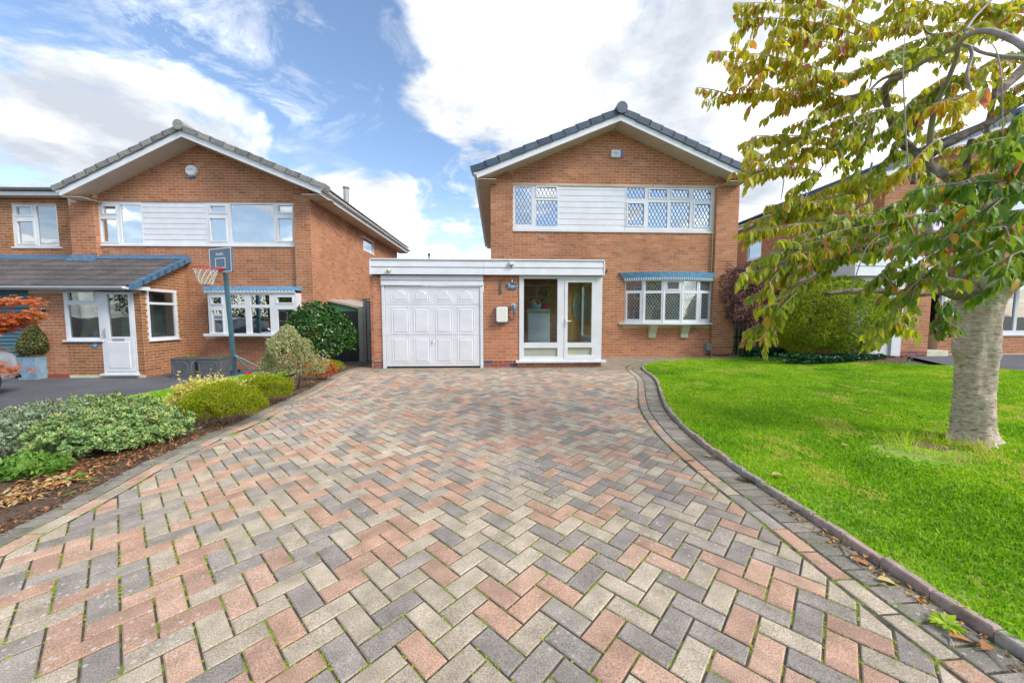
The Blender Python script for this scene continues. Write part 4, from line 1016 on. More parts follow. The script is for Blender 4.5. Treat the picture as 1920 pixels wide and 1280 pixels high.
def blades(name, poly, n, hgt, base, wid=(.0022, .004), bias=1.4, mask=None, tshift=0.0, m='grass', lean=.6):
    P = np.array([(p[0], p[1]) for p in poly]); lo = P.min(0); hi = P.max(0)
    X = rng.uniform(lo[0], hi[0], n*6); Y = lo[1]+(hi[1]-lo[1])*rng.uniform(0, 1, n*6)**bias
    k = in_poly_np(poly, X, Y) & (np.abs(X)/np.maximum(Y, .2) < 1.55) & (Y > .5)
    X, Y = X[k][:n], Y[k][:n]
    if mask is not None: k = mask(X, Y); X, Y = X[k], Y[k]
    n = len(X); Z = gnp(X, Y)+base
    D = np.hypot(X, Y); h = rng.uniform(*hgt, n)*(1+.35*vnoise(X, Y, 5, 3)); w = rng.uniform(*wid, n)*np.clip(D/2.2, 1, 3.2)
    a = rng.uniform(0, 2*np.pi, n); l = rng.uniform(.1, lean, n)*h*1.2
    ax, ay = np.cos(a), np.sin(a); bx, by = -ay, ax
    V = np.zeros((n, 5, 3)); th = rng.uniform(0, 6.28, n); cx_, cy_ = np.cos(th), np.sin(th)
    V[:, 0] = np.stack([X-cx_*w, Y-cy_*w, Z], 1); V[:, 1] = np.stack([X+cx_*w, Y+cy_*w, Z], 1)
    V[:, 2] = np.stack([X+cx_*w*.8+ax*l*.35, Y+cy_*w*.8+ay*l*.35, Z+h*.6], 1); V[:, 3] = np.stack([X-cx_*w*.8+ax*l*.35, Y-cy_*w*.8+ay*l*.35, Z+h*.6], 1)
    V[:, 4] = np.stack([X+ax*l, Y+ay*l, Z+h*np.sqrt(np.maximum(.1, 1-(l/h)**2*.5))], 1)
    i = 5*np.arange(n)[:, None]; T = np.concatenate([i+np.array([[0, 1, 2]]), i+np.array([[0, 2, 3]]), i+np.array([[3, 2, 4]])], 1).reshape(-1, 3)
    t = np.clip(.42+.28*vnoise(X, Y, 2.2, 5)+.2*vnoise(X, Y, 9, 6)+rng.normal(0, .17, n)+tshift, .01, .99)
    dry = (vnoise(X, Y, 3.3, 9)+.6*vnoise(X, Y, 13, 19) > .42) & (rng.uniform(0, 1, n) < .6); t[dry] = rng.uniform(.85, .99, dry.sum())
    me = np_mesh(name, V.reshape(-1, 3), T, np.repeat(t, 3)); return link(name, me, LM[m], kind='stuff')
TX, TY = 4.05, 3.22       # the cherry tree stands here
def lawnmask(X, Y):
    d = np.hypot(X-TX+.35, (Y-TY+.02)*1.5); return (rng.uniform(0, 1, len(X)) < np.clip((d-.30)/.40, .03, 1))
gr = blades('lawn_grass', lawn_poly, 340000, (.015, .038), .014, mask=lawnmask, bias=1.5); setp(gr, 'short bright green grass of the lawn'); 
gs_ = blades('strip_grass', gs, 16000, (.02, .045), .05, tshift=.1); setp(gs_, 'short grass strip beside the left tarmac drive')
# longer tufts hanging over the kerb near the camera
ke = [Vector(p) for p in lk0 if .7 < p[1] < 9]
vs = []
poly_e = [tuple(p) for p in offset(KRc, -sR*.034)]; poly_e2 = [tuple(p) for p in offset(KRc, -sR*.10)]
pe = [p for p in poly_e if p[1] > .6]; pe2 = [p for p in poly_e2 if p[1] > .6]
te = blades('edge_grass', pe+pe2[::-1], 26000, (.03, .065), .022, lean=1.5, bias=1.6, mask=lambda X, Y: vnoise(X, Y, 6, 11) > -.25); setp(te, 'longer tufts of grass hanging over the kerb')
tu = blades('long_grass', [(TX-.75, TY-.35), (TX+.45, TY-.4), (TX+.45, TY+.3), (TX-.75, TY+.3)], 900, (.05, .20), .02, (.0010, .0018), 1.0, lambda X, Y: (np.hypot(X-TX+.1, Y-TY) > .22) & (np.hypot(X-TX+.15, (Y-TY)*1.3) < .42+.15*vnoise(X, Y, 8, 2)), .45, 'grass', .9); setp(tu, 'long dry grass round the foot of the cherry tree')
# moss and tiny weeds in the joints
def joint_moss():
    n = 11000; X = rng.uniform(-4.5, 3.2, n*3); Y = .6+8*rng.uniform(0, 1, n*3)**1.7
    a, b = [], []
    cu = (X*U.x+Y*U.y)/S-7.545; cv = (X*V_.x+Y*V_.y)/S-9.998
    # snap to the block joints running away to the right (constant v) or left (constant u)
    pick = rng.uniform(0, 1, len(X)) < .6
    cu2 = np.where(pick, np.round(cu), cu); cv2 = np.where(pick, cv, np.round(cv))
    X = (cu2+7.545)*S*U.x+(cv2+9.998)*S*V_.x; Y = (cu2+7.545)*S*U.y+(cv2+9.998)*S*V_.y
    # keep those that truly lie on a joint of the bond
    def owner(u, v):
        i = np.floor(u); j = np.floor(v); k = (i-j) % 4
        # cells: k==0 start of u brick, 1 its second cell, 3 start of v brick, 2 its second cell
        return np.where(k == 0, i*1000+j, np.where(k == 1, (i-1)*1000+j, np.where(k == 3, i*1000+j+.5, i*1000+(j-1)+.5)))
    e_ = .15; o1 = owner(np.where(pick, cu2-e_, cu2), np.where(pick, cv2, cv2-e_)); o2 = owner(np.where(pick, cu2+e_, cu2), np.where(pick, cv2, cv2+e_))
    k = (o1 != o2) & (np.abs(X)/Y < 1.5) & (Y > .6) & in_poly_np(region, X, Y) & (vnoise(X, Y, 3, 21)+rng.normal(0, .25, len(X)) > .18)
    X, Y = X[k][:n], Y[k][:n]; n = len(X); X = X+rng.normal(0, .003, n); Y = Y+rng.normal(0, .003, n)
    m_ = 3; X = np.repeat(X, m_)+rng.normal(0, .004, n*m_); Y = np.repeat(Y, m_)+rng.normal(0, .004, n*m_); n = len(X)
    r = rng.uniform(.0022, .0058, n); Z = gnp(X, Y)-.003
    V = np.zeros((n, 5, 3))
    for q in range(4): V[:, q] = np.stack([X+r*math.cos(q*math.pi/2), Y+r*math.sin(q*math.pi/2), Z], 1)
    V[:, 4] = np.stack([X, Y, Z+r*.8], 1)
    i = 5*np.arange(n)[:, None]; T = np.concatenate([i+np.array([[q, (q+1) % 4, 4]]) for q in range(4)], 1).reshape(-1, 3)
    me = np_mesh('joint_moss', V.reshape(-1, 3), T, np.repeat(rng.uniform(.35, .95, n), 4)); return link('moss', me, LM['heather'], drv, kind='stuff')
joint_moss()
# ================================================================ the left neighbour's house
BRK.clear() if False else None
G = Frame(590, 10.35, 1.5)
lh = empty('neighbour_house', 'gabled brick house on the left with grey lichened verge tiles and teal roller garage', 'house', G.O, G.yaw)
gL, gR = G.q(131, 420)[0], 0.0; gPL, gPR = G.q(178, 420)[0], G.q(551, 420)[0]
apx, apz = G.q(340, 256, BD); lx, lz = G.q(113, 367, BD); rx, rz = G.q(600, 363, BD)
lzz = rz-.02
sl_l = (apz-lz)/(apx-lx); sl_r = (apz-rz)/(rx-apx)
def limG(z):
    zz = z-.04; return (apx-(apz-zz)/sl_l, apx+(apz-zz)/sl_r) if zz < apz else (apx, apx)
gable_roof(lh, apx, apz, apx-lx, rx-apx, lz, rz, BD, 8.9, 'tile_grey', 11, 11, tile_h=.14, cap_r=.13)
ux0 = G.q(179, 420, RD)[0]; ux1 = G.q(551, 420, RD)[0]; uz0 = G.q(365, 459.5, RD)[1]; uz1 = G.q(365, 378.5, RD)[1]
dx0 = G.q(389, 590, RD)[0]; dx1 = G.q(556, 590, RD)[0]; dz0_ = G.q(470, 627, RD)[1]; dz1_ = G.q(470, 550, RD)[1]
exL = -13.2+0
holes = [(ux0, ux1, uz0, uz1), (dx0, dx1, dz0_, dz1_)]
GZ = -.6
ZO['G'] = (uz1+.004) % .075
wb = plate(gPL, gPR, GZ, lzz, RD, RD+.2, holes)
wb.prism([(gPL, RD, lzz), (gPR, RD, lzz), (apx+(apz-lzz)/sl_r, RD, lzz), (apx, RD, apz), (apx-(apz-lzz)/sl_l, RD, lzz)], (0, .2, 0))
wb.box(gL, gPL-.0005, 0, RD+.2, GZ, lzz+.1).box(gPR+.0005, gR, 0, RD+.2, GZ, lzz+.1).box(gL, gL+.2, RD+.2005, 8.5, GZ, lzz+.05)
wb.build('wall', M['mortar'], lh)
# side wall towards us, with its small window
def sidez(px, py):       # pixel -> (distance back, z) on the right-hand wall
    r = ray(px, py); n = G.a; P0 = G.O+G.a*gR; c = Vector((0, 0, CAM_H)); t = (P0-c).dot(n)/r.dot(n); P = c+r*t; return ((P-G.O).dot(G.d), P.z)
s0 = sidez(681, 455); s1 = sidez(701.5, 459); sz1 = sidez(681, 441)[1]; sz0 = sidez(681, 467)[1]
print('side window', s0, s1, sz0, sz1, 'back corner', sidez(748, 470))
sh_ = (s0[0], s1[0], sz0, sz1); back = 8.4
sw = plate(RD+.2, back, GZ, lzz+.1, .0, .2, [sh_])
so2 = sw.build('side_wall', M['mortar'], lh); so2.location = (gR, 0, 0); so2.rotation_euler = (0, 0, math.pi/2)
bricks('G', (0, RD), 0, gPL, gPR, -.5, apz-.02, holes, lambda z: (max(limG(z)[0], gPL), min(limG(z)[1], gPR)), 'brick')
inf = (G.q(389, 640, RD)[0], G.q(556, 640, RD)[0])
bricks('G', (0, 0), 0, gL+.003, gPL-.003, -.5, lzz+.3, [], limG, 'brick', off=.1)
bricks('G', (0, 0), 0, gPR+.003, gR-.003, -.5, lzz+.3, [], limG, 'brick', off=.03)
bricks('G', (gPL, 0), math.pi/2, 0, RD-.002, -.4, lzz, [], None, 'brick')
bricks('G', (gR, 0), math.pi/2, .003, back, -.4, lzz+.08, [sh_], None, 'brick', off=.06)
pL = P_(G, WD, [(193, 217, 387, 400), (191, 220, 411, 453), (227.5, 266, 384.5, 455)])
cA, cB = G.q(267, 420, WD)[0], G.q(386, 420, WD)[0]
window(lh, ux0, cA-.001, uz0, uz1, pL, WD, None, None, 'glass_up', 'curtain', sash=(0, 1))
pR = P_(G, WD, [(395, 423, 386.5, 398.4), (395, 424, 410, 451.5), (433, 513, 383.5, 454), (522, 548, 386, 398.4), (522, 548, 410, 451.5)])
window(lh, cB+.001, ux1, uz0, uz1, pR, WD, None, None, 'glass_up', 'curtain', sash=(0, 1, 3, 4))
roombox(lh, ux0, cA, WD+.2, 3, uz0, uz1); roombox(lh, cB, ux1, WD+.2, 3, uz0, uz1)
MB().bbox(ux0-.01, ux1+.01, RD-.035, RD+.02, uz0-.045, uz0-.001).build('sill', M['upvc'], lh)
cl = MB().box(cA, cB, WD+.03, WD+.06, uz0, uz1).build('cladding', M['upvc_dull'], lh)
boards(cl, cA+.001, cB-.001, uz0, uz1, 8, WD)
# lower bay: flat front, slightly proud, corrugated blue lead top
BY = -.28
by0, by1 = G.q(391, 590, BY)[0], G.q(556, 590, BY)[0]; bb0, bb1 = G.q(470, 625, BY)[1], G.q(470, 549, BY)[1]
pB = P_(G, BY, [(397, 415, 557.5, 569), (399, 418, 582, 623), (431, 458.5, 553, 571), (433, 461, 577, 625), (469, 505, 553, 571), (471, 507, 577, 625), (520, 551, 557, 567), (521, 556, 580, 622)])
pB[-1] = (pB[-1][0], by1-.07, pB[-1][2], pB[-1][3]); pB[-2] = (pB[-2][0], by1-.10, pB[-2][2], pB[-2][3])
window(lh, by0, by1, bb0, bb1, pB, BY, None, None, 'glass', None, sash=(0, 1, 6))
MB().box(by0, by0+.05, BY+.051, RD, bb0, bb1).build('bay_cheek', M['upvc'], lh)
MB().box(by1-.05, by1, BY+.051, RD, bb0, bb1).build('bay_cheek', M['upvc'], lh)
MB().bbox(by0-.12, by1+.03, BY-.07, RD-.001, bb0-.075, bb0-.001).build('sill', M['upvc'], lh)
MB().prism([(by0-.09, BY-.05, bb1+.075), (by0-.09, BY-.03, bb1+.17), (by0-.09, RD-.001, bb1+.20), (by0-.09, RD-.001, bb1+.075)], (by1-by0+.12, 0, 0)).build('lead_canopy', M['lead_bay'], lh)
b = MB(); nsc = 26
for k in range(nsc):
    xx = by0-.06+(by1-by0+.06)*(k+.5)/nsc; b.box(xx-(by1-by0)/nsc*.36, xx+(by1-by0)/nsc*.36, BY-.045, BY-.01, bb1+.03, bb1+.074)
b.box(by0-.06, by1, BY-.04, BY-.002, bb1+.0, bb1+.029); b.build('scalloped_trim', M['upvc'], lh)
bricks('G', (0, RD), 0, inf[0], inf[1], -.5, -.5, [], None, 'brick_red')
rp = plate(inf[0], inf[1], -.6, bb0-.1, RD-.06, RD-.02, []); rp.build('bay_apron', M['mortar'], lh)
bricks('G', (0, RD-.06), 0, inf[0]+.002, inf[1]-.002, -.4, bb0-.11, [], None, 'brick_red')
xx = G.q(497, 640, BY)[0]; MB().prism([(xx-.05, RD-.08, bb0-.08), (xx-.05, BY, bb0-.08), (xx-.05, RD-.13, bb0-.30), (xx-.05, RD-.08, bb0-.30)], (.1, 0, 0)).build('bracket', M['upvc'], lh)
roombox(lh, by0-.3, by1+.2, RD+.21, 3.8, bb0-.5, bb1+.2)
# side window
w = window(lh, s0[0], s1[0], sz0, sz1, [(s0[0]+.06, s1[0]-.06, sz0+.06, sz1-.06)], .03, None, (.03, .04, .04), 'glass_up', 'curtain', backd=.08); w.location = (gR, 0, 0); w.rotation_euler = (0, 0, math.pi/2)
# two-storey extension on the left, set back behind the pier
EX = .35; ew = P_(G, EX, [(24, 109, 383.5, 463)])[0]; eL = G.q(-260, 400, EX)[0]; eT = G.q(50, 366, EX-.25)[1]
epn = P_(G, EX+.02, [(30.5, 60, 388, 403), (34, 64, 415.5, 456), (70, 107, 386.5, 459)])
eh = (ew[0], ew[1], ew[2], ew[3])
plate(eL, gL, GZ, eT+.1, EX, EX+.2, [eh]).build('extension_wall', M['mortar_pale'], lh)
bricks('G', (0, EX), 0, eL, gL-.003, 2.3, eT+.03, [eh], None, 'brick_brown')
window(lh, ew[0], ew[1], ew[2], ew[3], epn, EX+.02, None, (.07, .05, .04), 'glass', 'blind', sash=(0, 1))
roombox(lh, ew[0], ew[1], EX+.3, 3, ew[2], ew[3], 'room_pale')
ez0, ez1 = G.q(50, 366, EX-.27)[1], G.q(50, 359, EX-.27)[1]
MB().bbox(eL, lx+.12, EX-.27, EX-.24, ez0, ez1+.04).build('fascia', M['upvc'], lh)
MB().box(eL, gL, EX-.24, EX, ez0+.01, ez0+.03).build('soffit', M['soffit'], lh)
b = MB(); gy = EX-.32; b.prism([(eL, gy+.05*math.cos(a), ez1+.06+.05*math.sin(a)) for a in np.linspace(math.pi, 2*math.pi, 8)], (lx+.08-eL, 0, 0)); b.build('gutter', M['tile_grey'], lh)
MB().prism([(eL, EX-.32, ez1+.10), (eL, 4.5, ez1+1.3), (eL, 4.5, ez1+1.2), (eL, EX-.28, ez1+.0)], (lx+.3-eL, 0, 0), .4).build('extension_roof', M['tile_grey'], lh)
# single-storey front: roller garage, porch
PD = -1.2
pz = g(-9.5, 9.1)
cR = G.q(268, 620, PD)[0]; rollx = G.q(57.5, 600, PD)[0]; wl0, wl1 = G.q(122, 590, PD)[0], G.q(190, 590, PD)[0]; dr0, dr1 = G.q(191.5, 620, PD)[0], G.q(255, 620, PD)[0]
wt = G.q(150, 544, PD)[1]; wbz = G.q(155, 637.5, PD)[1]; dbz = G.q(225, 699.5, PD)[1]
fw0 = plate(eL, cR, GZ, wt, PD, PD+.1, [(eL+.1, rollx, -.8, wt-.001), (wl0, wl1, wbz, wt), (wl1, dr1, dbz, wt)])
fw0.build('porch_wall', M['mortar_pale'], lh)
PHO = [(eL+.1, rollx, -.8, wt), (wl0, wl1, wbz, wt), (wl1-.01, dr1, dbz-.02, wt)]
bricks('G', (0, PD), 0, rollx, wl0+.003, -.28, wt-.03, PHO, None, 'brick', off=.07)
bricks('G', (0, PD), 0, wl0+.003, cR-.003, -.28, wt-.03, PHO, None, 'brick_brown', off=.02)
# return wall with its window; wall top follows the lean-to
RW = RD-PD
def retz(px, py):
    r = ray(px, py); n = G.a; P0 = G.O+G.a*cR; c = Vector((0, 0, CAM_H)); t = (P0-c).dot(n)/r.dot(n); P = c+r*t; return ((P-G.O).dot(G.d)-PD, P.z)
q0 = retz(277, 600); q1 = retz(333, 600); qz1 = retz(277, 541)[1]; qz0 = retz(284, 637.5)[1]; print('return', q0, q1, RW)
rwin = (q0[0], min(q1[0], RW-.12), qz0, qz1)
ridge_z = G.q(250, 485, RD)[1]; eav = G.q(150, 534, PD-.18)[1]
slp = (ridge_z-eav)/(RW+.18)
limR = lambda z: (max(0, (z-eav+.10)/slp-.18), RW)
rw = plate(0, RW-.001, GZ, wt+.05, 0, .1, [rwin]); rw.prism([(0, 0, wt+.0505), (RW-.001, 0, wt+.0505), (RW-.001, 0, ridge_z-.1)], (0, .1, 0))
ro_ = rw.build('return_wall', M['mortar_pale'], lh); ro_.location = (cR, PD, 0); ro_.rotation_euler = (0, 0, math.pi/2)
bricks('G', (cR, PD), math.pi/2, .003, RW-.01, -.28, ridge_z-.1, [rwin], limR, 'brick_brown')
zt_ = retz(300, 569)[1]
w = window(lh, rwin[0], rwin[1], rwin[2], rwin[3], [(rwin[0]+.06, rwin[1]-.07, rwin[2]+.07, zt_-.03), (rwin[0]+.06, rwin[1]-.07, zt_+.03, rwin[3]-.06)], -.01, None, (.02, .05, .035), 'glass_clear', None, deep=.06)
w.location = (cR, PD, 0); w.rotation_euler = (0, 0, math.pi/2)
# porch window and door
pw = P_(G, PD, [(128.5, 176, 548, 563), (130, 186, 571.5, 632.5)])
window(lh, wl0+.002, wl1-.012, wbz, wt-.03, pw, PD-.01, None, (.06, .05, .04), 'glass_clear', None, sash=(0,))
dpane = P_(G, PD, [(205, 244, 552, 631)])
fr_ = plate(wl1-.01, dr1-.001, dbz, wt-.03, PD-.02, PD+.05, [P_(G, PD, [(196.5, 252, 547, 697)])[0]]).build('door_frame', M['upvc'], lh)
dd = P_(G, PD, [(197.2, 251.5, 548, 696)])[0]
do2 = plate(dd[0], dd[1], dd[2], dd[3], PD-.03, PD+.03, dpane).build('porch_door', M['upvc'], lh)
MB().box(*dpane[0][:2], PD+.0, PD+.004, *dpane[0][2:]).build('pane', M['glass_clear'], do2)
ap = P_(G, PD, [(206, 247, 640, 690)])[0]; MB().bbox(ap[0], ap[1], PD-.042, PD-.0305, ap[2], ap[3], .01).build('door_panel', M['upvc'], do2)
lb = P_(G, PD, [(214, 236, 634, 638)])[0]; MB().bbox(lb[0], lb[1], PD-.045, PD-.0305, lb[2], lb[3]).build('letter_box', M['chrome'], do2)
hh = G.q(199.5, 623, PD); MB().bbox(hh[0]-.02, hh[0]+.02, PD-.045, PD-.0305, hh[1]-.13, hh[1]+.1).tube([(hh[0], PD-.04, hh[1]+.04), (hh[0], PD-.08, hh[1]+.04), (hh[0]+.02, PD-.08, hh[1]-.08)], .011, 7).build('door_handle', M['chrome'], do2)
MB().bbox(wl1-.05, dr1+.03, PD-.10, PD+.02, dbz-.05, dbz-.001).build('door_sill', M['upvc'], lh)
# inside of the porch
roombox(lh, wl0-.9, cR-.12, RD-.02-.0, RD+.0, -.35, wt+.02, 'room_pale') if False else None
b = MB().box(wl0-.8, cR-.1005, RD-.08, RD-.02, -.4, wt+.15); b.build('porch_back_wall', M['room_pale'], lh)
MB().box(wl0-.85, wl0-.8, PD+.1, RD-.08, -.4, wt+.1).build('porch_side_wall', M['room_pale'], lh)
MB().box(wl0-.8, cR-.1, PD+.1, RD-.0805, -.4, -.22).build('porch_floor', M['fence_grey'], lh)
MB().bbox(wl0-.35, wl0+.10, RD-.12, RD-.0805, -.2, 1.85).build('inner_door', M['stem'], lh)
# roller door: curved slats
rz1 = wt; nslat = 24; rz0 = g(-11, 9.1)-.02; b0 = MB().box(eL+.1, rollx, PD+.08, PD+.09, rz0, rz1).build('garage_roller_door', M['roller'], lh)
hs = (rz1-rz0)/nslat
for k in range(nslat):
    za = rz0+k*hs; pr = [(eL+.1, PD+.079, za+.004), (eL+.1, PD+.066, za+.012), (eL+.1, PD+.058, za+hs*.45), (eL+.1, PD+.064, za+hs*.85), (eL+.1, PD+.079, za+hs-.002)]
    MB().prism(pr, (rollx-eL-.102, 0, 0)).build('slat', M['roller'], b0)
MB().bbox(rollx-.0, rollx+.0+.03, PD-.012, PD+.06, rz0, rz1-.001).build('roller_guide', M['roller'], lh) if False else None
# lean-to roof: five courses of flat tiles
lt = MB(); x1_ = cR+.10
ey = PD-.30; ez = eav-.03
lt.prism([(eL, ey, ez), (eL, RD, ridge_z-.03), (eL, RD, ridge_z-.08), (eL, ey, ez-.05)], (x1_-eL, 0, 0)); lto = lt.build('lean_to_roof', M['tile_brown'], lh); 
nc = 6; run = RD-ey; wi = .33
for c_ in range(nc):
    y0 = ey-.02+run*c_/nc; y1 = min(RD-.01, ey-.02+run*(c_+1.18)/nc); zf = lambda y: ez+(y-ey)*(ridge_z-ez)/run
    x = x1_-.03-(wi/2 if c_ % 2 else wi)
    xe = x1_-.03
    while xe > eL:
        xs_ = max(eL, x); j = random.uniform(-.002, .002)
        p = [(xs_+.002, y0, zf(y0)+.012+j), (xs_+.002, y1, zf(y1)+.004), (xs_+.002, y1, zf(y1)+.022), (xs_+.002, y0, zf(y0)+.046+j)]
        o = MB().prism(p, (xe-xs_-.004, 0, 0)).build('tile', M['tile_brown'], lto); o['tint'] = random.random()
        xe = x; x -= wi
# blue lead verge, stepped, and the flashing
nst = 8
for k in range(nst):
    ya, yb = ey-.04+run*k/nst, ey-.0+run*(k+1.12)/nst; yb = min(yb, RD)
    p = [(x1_-.03, ya, zf(ya)-.07), (x1_-.03, yb, zf(yb)-.07), (x1_-.03, yb, zf(yb)+.05), (x1_-.03, ya, zf(ya)+.075)]
    MB().prism(p, (.13, 0, 0)).build('verge_cap', M['lead'], lto)
MB().prism([(gPL, RD-.012, ridge_z+.11), (gPL, RD-.16, ridge_z-.03), (gPL, RD-.14, ridge_z-.05), (gPL, RD, ridge_z-.02)], (x1_-gPL+.05, 0, 0)).build('flashing', M['lead'], lto)
MB().prism([(gL-.05, -.012, ridge_z+.09), (gL-.05, -.14, ridge_z-.10), (gL-.05, -.12, ridge_z-.12), (gL-.05, 0, ridge_z-.02)], (gPL-gL+.06, 0, 0)).build('flashing', M['lead'], lto)
MB().prism([(eL, EX-.012, ridge_z+.14), (eL, -.02, ridge_z-.03), (eL, 0, ridge_z-.08), (eL, EX, ridge_z-.02)], (gL-eL-.05, 0, 0)).build('flashing', M['lead'], lto)
MB().bbox(eL, x1_-.0, ey-.03, ey-.0, wt+.0, ez-.03).build('fascia', M['upvc'], lh)
MB().box(eL, x1_-.0, ey, PD+.1, wt+.001, wt+.02).build('soffit', M['upvc'], lh)
MB().bbox(x1_-.001, x1_+.035, ey-.03, PD+.12, wt, ez-.0).build('fascia_end', M['upvc'], lh)
b = MB(); b.prism([(eL, ey-.09+.055*math.cos(a), ez-.02+.055*math.sin(a)) for a in np.linspace(math.pi, 2*math.pi, 9)]+[(eL, ey-.04, ez-.01)], (x1_-.1-eL, 0, 0)); b.build('gutter', M['upvc'], lh)
for k in range(12):
    zz_ = -.21-.0
k0 = eL+.0
# white utility pipe and damp course
MB().tube([(gPR-.02+.0, RD-.02, 1.0), (gPR-.02, RD-.02, lzz)], .012, 6).build('cable', M['dark'], lh)
MB().bbox(rollx+.02, wl0-.0, PD-.012, PD+.0, pz-.02, pz+.10, .003).build('damp_course', M['eng'], lh)
MB().bbox(wl0, cR-.0, PD-.014, PD-.006, pz-.1, pz+.07, .003).build('render_plinth', M['trim'], lh)
finish_bricks('G', lh, G.M, lambda px, py: (190 < px < 545 and 270 < py < 375) or (265 < px < 385 and 470 < py < 540) or (122 < px < 190 and 640 < py < 700) or (592 < px < 690 and 390 < py < 560))
# flue on the far side of the roof
f0 = G.w(gR-.55, 3.6, 0); fz_ = at(650, 388, f0.y)
fl = empty('flue_pipe', 'weathered metal flue with a cap rising from the left house roof', 'chimney flue', (at(650, 388, f0.y).x, f0.y, 0))
zb_, zt2 = at(650, 390, f0.y).z-.5, at(650, 351, f0.y).z
MB().lathe([(.10, zb_), (.10, zt2-.05)], (0, 0, 0), 14).build('pipe', M['flue'], fl, True)
MB().lathe([(.09, zt2-.06), (.125, zt2-.05), (.125, zt2), (.10, zt2+.01)], (0, 0, 0), 14).build('cap', M['flue'], fl, True)

# ================================================================ the right neighbour's house, mostly behind the tree
K = Frame(1642, 10.75, 2.5)
kh = empty('right_neighbour_house', 'orange brick house half hidden behind the cherry tree on the right', 'house', K.O, K.yaw)
KZ = 0.0
def kside(px, py):
    r = ray(px, py); n = K.a; P0 = K.O; c = Vector((0, 0, CAM_H)); t = (P0-c).dot(n)/r.dot(n); P = c+r*t; return ((P-K.O).dot(K.d), P.z)
kt = kside(1560, 366)[1]; print('k eave', kside(1400, 424), kside(1620, 349))
w0 = kside(1401, 460); w1 = kside(1428, 460); kz1 = kside(1428, 432.5)[1]; kz0 = kside(1428, 483)[1]
kb = 8.6; wh = (w1[0], w0[0], kz0, kz1); print('kside win', wh)
kw = plate(-kb, 0, KZ, kt+.06, 0, .2, [(-wh[1], -wh[0], wh[2], wh[3])]); ko = kw.build('side_wall', M['mortar'], kh); ko.rotation_euler = (0, 0, -math.pi/2)
bricks('K', (0, 0), -math.pi/2, -kb, -.0, .2, kt+.04, [(-wh[1], -wh[0], wh[2], wh[3])], None, 'brick', off=.02)
w = window(kh, -wh[1], -wh[0], wh[2], wh[3], [(-wh[1]+.07, -wh[0]-.07, wh[2]+.07, wh[3]-.42), (-wh[1]+.07, -wh[0]-.07, wh[3]-.34, wh[3]-.06)], .03, None, (.06, .04, .04), 'glass_up', 'curtain'); w.rotation_euler = (0, 0, -math.pi/2)
kW = 6.6; kax = kW/2; kaz = kt+kax*.40
plate(.2, kW, KZ, kt, 0, .2, [(1.0, 5.6, kt-1.5, kt-.3)]).prism([(.0, 0, kt+.001), (kW, 0, kt+.001), (kax, 0, kaz+.1)], (0, .2, 0)).build('front_wall', M['mortar'], kh)
bricks('K', (0, 0), 0, .003, kW, 2.2, kaz, [(1.0, 5.6, kt-1.5, kt-.3)], lambda z: (max(0, kax-(kaz+.1-z)/.40) if z > kt else 0, min(kW, kax+(kaz+.1-z)/.40) if z > kt else kW), 'brick')
window(kh, 1.0, 5.6, kt-1.5, kt-.3, [(1.1+i*.75, 1.1+i*.75+.62, kt-1.4, kt-.4) for i in range(6)], .02, None, (.02, .04, .04), 'glass_up', 'curtain')
gable_roof(kh, kax, kaz-.02, kax+.42, kax+.42, kt-.17-.02, kt-.17-.02, BD, 9.0, 'tile_blue', 11, 11)
# its garage and porch, one storey, nearer to us
KG = -1.6
kf0, kf1 = K.q(1606, 500, KG-.12)[0], K.q(2300, 500, KG-.12)[0]
kfz1 = K.q(1640, 480, KG-.12)[1]; kfz0 = K.q(1640, 517, KG-.12)[1]
kd = K.q(1640, 600, KG); kg0, kg1 = K.q(1612, 600, KG)[0], K.q(1690, 600, KG)[0]; kb1 = K.q(1743, 600, KG)[0]; kr1 = K.q(1788, 600, KG)[0]; kgz = g(10, 9.2)
MB().box(kf0, kf1, KG-.1, 0, kfz0, kfz1-.02).build('flat_roof', M['dark'], kh)
for k in range(2):
    za = kfz0+(kfz1-kfz0)*k/2; MB().prism([(kf0, KG-.125, za+.004), (kf0, KG-.112, za+(kfz1-kfz0)/2-.01), (kf0, KG-.101, za+(kfz1-kfz0)/2-.001), (kf0, KG-.101, za)], (kf1-kf0, 0, 0)).build('fascia_board', M['upvc'], kh)
MB().box(kg0-.1, kg1-.25, KG+.02, KG+.06, kgz-.1, kfz0).build('garage_door', M['upvc'], kh)
MB().bbox(kg1-.25, kg1, KG-.03, KG+.05, kgz-.1, kfz0-.001).build('door_post', M['upvc'], kh)
MB().box(kg1, kb1, KG, KG+.2, kgz-.2, kfz0).box(kr1, kf1, KG+.3, KG+.5, kgz-.2, kfz0-1.45).box(kg0-.3, kg0-.1, KG, 3, kgz-.2, kfz0).build('garage_wall', M['mortar'], kh)
MB().box(kf0-.03, kf0-.001, KG-.12, 0, kfz0, kfz1-.02).build('fascia_end', M['upvc'], kh)
bricks('K', (kg0-.3, KG), -math.pi/2, -3, -.003, .2, kfz0-.02, [], None, 'brick')
bricks('K', (0, KG), 0, kg1+.003, kb1-.003, kgz+.14, kfz0-.02, [], None, 'brick')
bricks('K', (0, KG+.3), 0, kr1+.003, kf1, kgz+.05, kfz0-1.46, [], None, 'brick')
x = kg1
while x < kb1-.05:
    o = MB().bbox(x+.004, min(kb1, x+.219), KG-.006, KG+.03, kgz+.075, kgz+.137).build('damp_course_brick', M['eng'], kh); o['tint'] = random.choice([.02, .5, .06])
    o = MB().bbox(x+.004, min(kb1, x+.219), KG-.006, KG+.03, kgz-.0, kgz+.067).build('damp_course_brick', M['eng'], kh); o['tint'] = random.choice([.02, .5, .06]); x += .223
redd = mat('dark_red_door', (.22, .03, .025), rough=.4)
